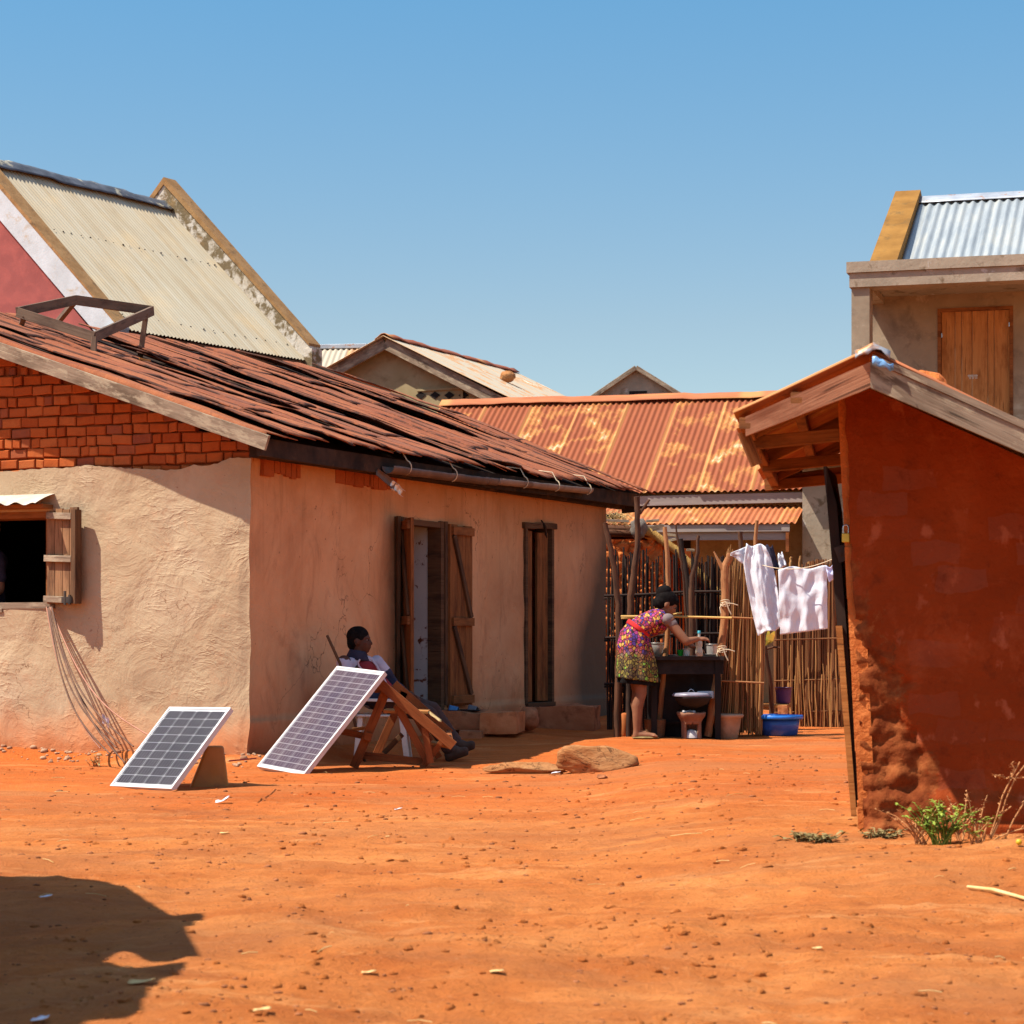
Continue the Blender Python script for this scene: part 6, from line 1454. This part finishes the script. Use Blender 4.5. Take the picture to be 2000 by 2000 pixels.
for i, (u, v) in enumerate(((1545, 1088), (1563, 1086), (1579, 1098))): pole(['knobbly stake tip showing over the white towel, left of two', 'knobbly stake tip showing over the white towel, right of two', 'short hidden stake near the pillar foot'][i], [(u, v), (u-1, v+12), (u, v+140), (u, 1420)], (.013, .018), 'reed', name='fence_stake', cat='stake', d=22.95, group='stakes of the reed fence')
# laundry line and clothes
hidden = pole('line post half hidden behind the shed', [(1690, 1030), (1690, 1430)], (.03, .035), 'pole', name='line_post', d=19.4, group=None)
la_, lb_ = P(1430, 1083, 20.15), P(1690, 1062, 19.4)
def lp(t): return la_.lerp(lb_, t)+Vector((0, 0, -.17*math.sin(math.pi*min(1, t*1.02))))
m = MB(); m.tube([lp(i/24) for i in range(25)], .004, 5); m.build('washing_line', MT['cord'], None, True, lp(.5), label='thin washing line sagging between stout post and shed', cat='line')
def cloth(name, label, cat, out, mat, d, n=26, mm=26, fold=.025, freq=9, group='laundry on the line', ripple=.012, part=None, seed=0, hang=1):
    # out: four pixel corner curves top-left, top-right, bottom-right, bottom-left
    (a, b, c_, e) = out
    m = MB()
    def fn(u, v):
        tp = (a[0]+(b[0]-a[0])*u, a[1]+(b[1]-a[1])*u+3*math.sin(u*math.pi*3+seed)*(1-v)); bt = (e[0]+(c_[0]-e[0])*u, e[1]+(c_[1]-e[1])*u)
        uu = tp[0]+(bt[0]-tp[0])*v; vv = tp[1]+(bt[1]-tp[1])*v
        y = fold*math.sin(u*freq+1.3*nz(v*2, seed, 0, 1)+seed)*(.35+.65*v)+ripple*nz(u*7, v*5, seed, 1)+.03*nz(u*2, v*2, seed+4, 1)
        return P(uu+2.5*nz(u*5, v*5, seed+2, 1)*v, vv, d+y)
    m.grid(n, mm, fn); p0_ = P((a[0]+b[0])/2, (a[1]+b[1])/2, d)
    o = m.build(name, MT[mat], None, True, p0_, label=label, cat=cat, group=group); solid(o, .004); return o
shirt = empty('white_shirt', P(1470, 1070, 20.0), 0, label='long white shirt billowing on the line next to the stout post', cat='shirt', group='laundry on the line')
m = MB()
L_ = [(1458, 1061), (1452, 1100), (1460, 1150), (1468, 1190), (1476, 1225), (1481, 1243)]
R_ = [(1496, 1068), (1506, 1090), (1514, 1125), (1521, 1165), (1528, 1200), (1533, 1227)]
def pl2(a_, t):
    x = t*(len(a_)-1); i = min(int(x), len(a_)-2); f_ = x-i; return (a_[i][0]+(a_[i+1][0]-a_[i][0])*f_, a_[i][1]+(a_[i+1][1]-a_[i][1])*f_)
def shf(u, v):
    l = pl2(L_, v); r = pl2(R_, v); uu = l[0]+(r[0]-l[0])*u; vv = l[1]+(r[1]-l[1])*u+4*math.sin(u*6.5)*(1-v)**3-5*abs(math.sin(u*5))*v**6
    y = -.08*math.sin(u*math.pi)*v+.022*math.sin(u*9+1.5*v)*(.3+.7*v)+.03*nz(u*5, v*3, 2, 1)+.015*nz(u*11, v*9, 2, 1)
    return P(uu, vv, 20.0+y)
m.grid(34, 44, shf); o = m.build('shirt_body', MT['laundry'], shirt); solid(o, .004)
m = MB()
def slf(u, v):
    c0, c1 = (1461, 1066), (1427, 1080); uu = c0[0]+(c1[0]-c0[0])*u; vv = c0[1]+(c1[1]-c0[1])*u+(v)*(34*(1-u)+9*u)+(4*math.sin(u*5) if v > .5 else 0)
    return P(uu, vv, 20.02+.03*math.sin(u*7+v*2)+.01*nz(u*5, v*5, 0, 1))
m.grid(16, 10, slf); o = m.build('sleeve', MT['laundry'], shirt); solid(o, .004)
cloth('white_towel', 'broad white cloth hanging straight beside the shirt', 'cloth', ((1520, 1110), (1615, 1107), (1616, 1228), (1524, 1240)), 'laundry', 19.85, 60, 40, .020, 17, seed=2, ripple=.022)
cloth('pale_cloth', 'tiny pale bluish cloth pinned next to the shed door', 'cloth', ((1613, 1108), (1641, 1098), (1640, 1124), (1619, 1138)), 'paleblue', 19.7, 12, 10, .02, 8, seed=5)
cloth('navy_garment', 'dark blue garment folded over the line behind the white shirt', 'garment', ((1490, 1066), (1509, 1066), (1522, 1112), (1506, 1116)), 'navy', 20.1, 10, 12, .02, 8, seed=7)
cloth('crumpled_cloth', 'little crumpled white cloth sticking up behind the towel', 'cloth', ((1519, 1084), (1528, 1080), (1536, 1104), (1522, 1112)), 'laundry', 20.3, 12, 12, .035, 9, seed=9)
# plant, bucket and bag at the reed fence
pln = empty('sapling', P(1505, 1420, 21.6), 0, label='crooked sapling with yellowing leaves in the fence gap', cat='sapling')
m = MB(); m.tube([P(1494, 1262, 21.4), P(1499, 1300, 21.4), P(1506, 1340, 21.45), P(1507, 1390, 21.5), P(1506, 1422, 21.5)], [.018, .02, .024, .024, .028], 8); m.tube([P(1496, 1268, 21.4), P(1510, 1264, 21.38), P(1523, 1265, 21.36)], [.012, .010, .008], 6); m.build('trunk', MT['pole_dark'], pln)
def leafq(m, p_, d_, L, w, up=Vector((0, 0, 1)), droop=.3):
    d_ = d_.normalized(); s = d_.cross(up).normalized(); n_ = s.cross(d_)
    pts = [p_, p_+d_*L*.35+s*w+n_*.0, p_+d_*L*.35-s*w, p_+d_*L*.7+s*w*.8-n_*L*droop*.4, p_+d_*L*.7-s*w*.8-n_*L*droop*.4, p_+d_*L-n_*L*droop]
    m.add(pts, [(0, 2, 1), (1, 2, 4, 3), (3, 4, 5)])
m = MB()
for (u, v, dx, dz, L, w) in ((1494, 1262, .35, .6, .15, .016), (1497, 1262, .15, 1, .17, .018), (1493, 1268, -.4, .5, .10, .02), (1500, 1260, .4, .9, .15, .028), (1492, 1272, -.25, -.6, .08, .018)):
    leafq(m, P(u, v, 21.35), Vector((dx, -.1, dz)), L, w, Vector((0, -1, .2)))
m.build('leaves', MT['leaf_orange'], pln)
turned('bucket', 'dark purple bucket glimpsed through the fence gap', 'bucket', P(1530, 1374, 21.9), vessel(.065, .08, .15), 'purple')
block('bench_plank', 'light plank on stub legs holding the purple bucket', 'bench', 1490, 1376, 1545, 1383, 21.7, .3, 'wood_gold', .002)
block('mud_brick', 'pale brick standing in the fence gap behind the basin', 'brick', 1521, 1378, 1540, 1398, 21.3, .12, 'blockmud', .004)
m = MB(); c = G(1644, 1416); m.ell(c+Vector((0, 0, .035)), (.07, .06, .062), 24, 16, None, lambda p_: 1+.35*nz(p_.x, p_.y, p_.z, 2.2)); m.build('plastic_bag', MT['bag'], None, True, c, label='grey plastic bag lying at the foot of the reed fence', cat='bag')
# smoke from the stove
t = bpy.data.materials.new('wood_smoke'); t.use_nodes = True; nt = t.node_tree; nt.nodes.remove(nt.nodes['Principled BSDF'])
pv = nt.nodes.new('ShaderNodeVolumePrincipled'); pv.inputs['Color'].default_value = (.75, .78, .85, 1); tc = nt.nodes.new('ShaderNodeTexCoord'); ns = nt.nodes.new('ShaderNodeTexNoise'); ns.inputs['Scale'].default_value = 5; ns.inputs['Detail'].default_value = 3; ns.inputs['Distortion'].default_value = .8
rp_ = nt.nodes.new('ShaderNodeValToRGB'); rp_.color_ramp.elements[0].position = .48; rp_.color_ramp.elements[1].position = .75; rp_.color_ramp.elements[1].color = (1, 1, 1, 1)
mu = nt.nodes.new('ShaderNodeMath'); mu.operation = 'MULTIPLY'; mu.inputs[1].default_value = 1.6
nt.links.new(tc.outputs['Object'], ns.inputs['Vector']); nt.links.new(ns.outputs['Fac'], rp_.inputs[0]); nt.links.new(rp_.outputs[0], mu.inputs[0]); nt.links.new(mu.outputs[0], pv.inputs['Density']); nt.links.new(pv.outputs[0], nt.nodes['Material Output'].inputs['Volume'])
m = MB(); m.tube([P(1345, 1352, 20.15), P(1358, 1325, 20.2), P(1375, 1300, 20.2), P(1392, 1287, 20.2)], [.03, .06, .07, .02], 10); m.build('smoke', t, None, True, P(1345, 1352, 20.15), kind='stuff')
# ------------------------------------------------------------------ weeds at the shed
def weed(u, v, d, n, H, spread_, mat, stem, name, label, cat='weed', leafs=(8, 14), L=(.02, .045), group=None):
    p0_ = P(u, v, d); p0_.z = gz(p0_.x, p0_.y)
    root = empty(name, p0_, 0, label=label, cat=cat, group=group); ms, ml = MB(), MB()
    for i in range(n):
        a = R.uniform(0, 6.28); tip = Vector((math.cos(a)*R.uniform(.2, 1)*spread_, math.sin(a)*.45*spread_, H*R.uniform(.45, 1)))
        b = p0_+Vector((R.uniform(-.04, .04), R.uniform(-.03, .03), -.01)); mid = b+tip*.5+Vector((0, 0, H*.12))
        pts = [b, b.lerp(mid, .5)+Vector((0, 0, .01)), mid, (mid+b+tip)/2+Vector((0, 0, .01)), b+tip]; ms.tube(pts, [.0035, .003, .0028, .002, .0012], 4, False)
        for k in range(R.randint(*leafs)):
            t = R.uniform(.25, 1)*4; j = min(3, int(t)); q_ = pts[j].lerp(pts[j+1], t-j); th_ = R.uniform(0, 6.28)
            leafq(ml, q_, Vector((math.cos(th_), math.sin(th_), R.uniform(-.1, .7))), R.uniform(*L), R.uniform(.006, .012)*L[1]/.045, Vector((R.uniform(-.3, .3), R.uniform(-.3, .3), 1)), R.uniform(0, .5))
    ms.build('stem', MT[stem], root)
    if ml.v: ml.build('leaves', MT[mat], root)
weed(1840, 1655, 9.75, 30, .21, .19, 'leaf', 'leaf', 'leafy_weed', 'bright green leafy weed at the foot of the shed wall', leafs=(12, 20), L=(.014, .034))
weed(1905, 1662, 9.6, 12, .13, .15, 'leaf', 'drystem', 'leafy_weed', 'sparser low green weed right of the bright leafy one', leafs=(6, 12), L=(.012, .03))
weed(1800, 1652, 9.8, 14, .20, .22, 'drystem', 'drystem', 'dry_weed', 'dry straw coloured weed left of the green weed', leafs=(5, 9), L=(.012, .02), group='dry weeds along the shed')
weed(1888, 1640, 9.9, 14, .24, .16, 'drystem', 'drystem', 'dry_weed', 'thin dry weed with reddish seed heads behind the green weeds', leafs=(8, 14), L=(.012, .02), group='dry weeds along the shed')
p0_ = P(1925, 1664, 9.65); p0_.z = gz(p0_.x, p0_.y); rt_ = empty('dry_weed', p0_, 0, label='tallest dry weed arching up to the right edge', cat='weed', group='dry weeds along the shed')
m = MB(); ml = MB()
for (pts) in ([(1925, 1660), (1945, 1600), (1958, 1555), (1975, 1520), (1992, 1488)], [(1925, 1660), (1950, 1610), (1965, 1560), (1985, 1515), (2004, 1492)], [(1960, 1645), (1980, 1600), (2005, 1560)], [(1940, 1640), (1975, 1625), (2010, 1615)], [(1962, 1518), (1938, 1513)], [(1960, 1520), (2000, 1519)], [(1975, 1520), (1981, 1500), (1975, 1490)], [(1930, 1645), (1955, 1590), (1975, 1575)]):
    q_ = [P(a, b, 9.7) for a, b in pts]; m.tube(q_, .0035, 5, False)
    for k in range(14):
        j = R.randrange(len(q_)-1); p_ = q_[j].lerp(q_[j+1], R.random()); leafq(ml, p_, Vector((R.uniform(-1, 1), R.uniform(-.5, .5), R.uniform(-.3, 1))), R.uniform(.012, .026), .004)
m.build('stem', MT['drystem'], rt_); ml.build('seed_heads', MT['drystem'], rt_)
for i, (u, v, d, lb) in enumerate(((1715, 1640, 10.15, 'olive dry grass tuft right below the shed corner'), (1610, 1650, 10.1, 'olive grass tuft on the bare path left of the shed corner'), (1570, 1643, 10.2, 'smallest olive grass tuft farthest left of the shed'))):
    weed(u, v, d, 26, .05, .13, 'leaf_dry', 'leaf_dry', 'grass_tuft', lb, 'grass tuft', (2, 4), (.02, .05), 'dry grass tufts near the shed')
m = MB(); c = P(1990, 1668, 9.4); c.z = gz(c.x, c.y)+.018; m.ell(c, (.013, .013, .013), 12, 8); m.build('yellow_fruit', MT['yellow'], None, True, c, label='small round yellow fruit on the ground at the right edge', cat='fruit')
m = MB(); m.tube([G(1890, 1738)+Vector((0, 0, .012)), G(1940, 1745)+Vector((0, 0, .016)), G(2010, 1762)+Vector((0, 0, .014))], [.006, .008, .007], 6); m.build('pale_stick', MT['straw'], None, True, G(1940, 1745), label='long pale stick lying at the right edge of the ground', cat='stick')
weed(188, 1462, 17.5, 14, .10, .09, 'leaf_dry', 'drystem', 'grass_tuft', 'dry wisp of grass at the wall foot under the cables', 'grass tuft', (1, 3), (.02, .05))
# litter
def scrap(u, v, s, mat, label, cat='paper', fold=1.0, name='paper_scrap', grp='scraps of white paper on the earth'):
    p_ = G(u, v); m = MB(); sd = R.uniform(0, 99)
    m.grid(6, 6, lambda a, b: p_+Vector(((a-.5)*s*1.4, (b-.5)*s, .006+s*.6*fold*abs(nz(a*1.4, b*1.4, sd, 1))+s*.45*fold*a*a))); o = m.build(name, MT[mat], None, True, p_, label=label, cat=cat, group=grp); solid(o, .002); return o
scrap(434, 1570, .055, 'paper', 'folded white paper scrap in front of the small solar panel', fold=1.1)
scrap(1086, 1512, .05, 'paper', 'white paper scrap under the flat stone slab', fold=.5)
scrap(778, 1583, .03, 'paper', 'tiny white paper flake on the road below the taller panel', fold=.6)
scrap(90, 1758, .03, 'paper', 'grey white flake in the corner shade, upper left', fold=.5); scrap(78, 1992, .03, 'paper', 'bluish flake at the very bottom left', fold=.5)
for i, (u, v, s) in enumerate(((276, 1923, .05), (512, 1978, .032), (720, 1897, .030), (970, 1898, .028), (1596, 1856, .022), (438, 1628, .03), (757, 1636, .014))):
    scrap(u, v, s, 'straw', ['large tan chip in the corner shade edge', 'pale tan chip near the bottom edge left of centre', 'narrow golden chip in the left foreground', 'orange tan chip in the middle foreground', 'tan chip in the right foreground', 'tan chip on the road before the small panel', 'tiny chip on the road under the taller panel'][i], 'chip', .35, 'bark_chip', 'tan chips scattered over the road')
m = MB(); pm = MB()
for i in range(2300):
    y = 4.6+13*R.random()**1.5; hw = .235*y+.1; x = R.uniform(-hw, hw); z = gz(x, y)
    if y > 14.5 and x < -.3 and R.random() < .6: continue
    s = R.choice((.004, .005, .006, .008, .011, .016 if R.random() < .35 else .006)); s *= R.uniform(.55, 1.05)*(1.0 if y > 9 else .75)
    pm.ell((x, y, z+s*.2), (s*R.uniform(.8, 1.6), s, s*.6), 6, 4, None, lambda q_: 1+.3*nz(q_.x+i, q_.y, q_.z, 1.5))
pm.build('pebbles', MT['pebble'], None, kind='stuff')
pm = MB()
for i in range(3600):
    y = 4.7+14*R.random()**1.25; hw = .235*y+.1; x = R.uniform(-hw, hw)
    if nz(x, y, 2, .9)+.5*nz(x, y, 8, 3) < -.15+.3*R.random(): continue
    z = gz(x, y); s = .0036/max(.17, R.random())**.75
    pm.ell((x, y, z+s*.1), (s*R.uniform(.9, 1.5), s*R.uniform(.8, 1.2), s*R.uniform(.5, .9)), 7, 5, None, lambda q_: 1+.7*nz(q_.x+i, q_.y, q_.z, 1.7))
pm.build('earth_clods', MT['earth'], None, kind='stuff')
rb_ = MB()
for i in range(230):
    t = R.random(); lx_ = -2.6+2.75*t; p_ = M.m @ Vector((lx_, -.06-.28*R.random()**2, 0)); s = R.choice((.006, .009, .012, .02))*R.uniform(.7, 1.2)
    rb_.ell((p_.x, p_.y, gz(p_.x, p_.y)+s*.3), (s*1.3, s, s*.8), 7, 5, None, lambda q_: 1+.4*nz(q_.x+i, q_.y, q_.z, 1.6))
rb_.build('wall_foot_rubble', MT['clay'], None, kind='stuff')
sm_ = MB()
for i in range(70):
    y = 4.8+12.5*R.random()**1.25; hw = .235*y+.1; x = R.uniform(-hw, hw); a = R.gauss(0, .55); L = R.uniform(.015, .09)*(1 if R.random() < .8 else 1.8); z = gz(x, y)+.006
    q0_ = Vector((x, y, z)); q1_ = q0_+Vector((math.cos(a)*L, math.sin(a)*L, 0)); q1_.z = gz(q1_.x, q1_.y)+.007
    sm_.tube([q0_, (q0_+q1_)/2+Vector((0, R.uniform(-.01, .01), .004)), q1_], R.uniform(.001, .002), 4, False)
sm_.build('straw_litter', MT['straw'], None, kind='stuff')

# ------------------------------------------------------------------ light, sky, camera
SUN_EL = 57.5; ax, ay = -.958, -.287
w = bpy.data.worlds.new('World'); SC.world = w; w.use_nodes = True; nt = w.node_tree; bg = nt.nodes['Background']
sky = nt.nodes.new('ShaderNodeTexSky'); sky.sky_type = 'NISHITA'; sky.sun_disc = False
sky.sun_elevation = rad(SUN_EL); sky.sun_rotation = math.atan2(ax, ay); sky.altitude = 900; sky.air_density = 1.0; sky.dust_density = .35; sky.ozone_density = 3.0
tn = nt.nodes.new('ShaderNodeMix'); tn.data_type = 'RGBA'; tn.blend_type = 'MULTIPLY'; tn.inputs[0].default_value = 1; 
tc = nt.nodes.new('ShaderNodeTexCoord'); sx = nt.nodes.new('ShaderNodeSeparateXYZ'); cr = nt.nodes.new('ShaderNodeValToRGB')   # haze low down, clear blue above, sky overhead brightened to lift the shadows
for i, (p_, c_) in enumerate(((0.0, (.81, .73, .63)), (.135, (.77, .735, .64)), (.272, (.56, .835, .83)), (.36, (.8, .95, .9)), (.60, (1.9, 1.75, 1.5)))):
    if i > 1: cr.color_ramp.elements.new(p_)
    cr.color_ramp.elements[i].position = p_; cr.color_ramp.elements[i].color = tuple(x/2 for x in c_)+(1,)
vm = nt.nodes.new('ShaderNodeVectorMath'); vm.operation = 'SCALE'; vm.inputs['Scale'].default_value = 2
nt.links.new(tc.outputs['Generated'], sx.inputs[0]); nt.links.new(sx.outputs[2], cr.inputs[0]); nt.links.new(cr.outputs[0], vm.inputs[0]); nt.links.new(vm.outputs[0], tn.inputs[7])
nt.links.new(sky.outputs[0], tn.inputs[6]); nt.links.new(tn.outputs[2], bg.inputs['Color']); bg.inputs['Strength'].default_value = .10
sl = bpy.data.lights.new('sun', 'SUN'); sl.energy = 4.6; sl.angle = rad(.5); sl.color = (1, .93, .83)
so = bpy.data.objects.new('sun', sl); COL.objects.link(so)
dv = Vector((ax*math.cos(rad(SUN_EL)), ay*math.cos(rad(SUN_EL)), math.sin(rad(SUN_EL)))); so.rotation_euler = dv.to_track_quat('Z', 'Y').to_euler(); so.location = dv*30
cam = bpy.data.cameras.new('camera'); co = bpy.data.objects.new('camera', cam); COL.objects.link(co); SC.camera = co
co.location = (0, 0, CH); co.rotation_euler = (rad(90), 0, 0); cam.lens = 80; cam.sensor_width = 36; cam.sensor_fit = 'HORIZONTAL'; cam.shift_y = .1215; cam.clip_end = 3000
cam.dof.use_dof = True; cam.dof.focus_distance = 18.5; cam.dof.aperture_fstop = 8
SC.view_settings.view_transform = 'Standard'; SC.view_settings.look = 'None'; SC.view_settings.exposure = 0.9; SC.view_settings.gamma = 1
SC.render.resolution_x = SC.render.resolution_y = 1024
try:
    SC.cycles.use_denoising = True; SC.cycles.denoiser = 'OPENIMAGEDENOISE'
except Exception: pass
SC.cycles.max_bounces = 8; SC.cycles.volume_bounces = 0
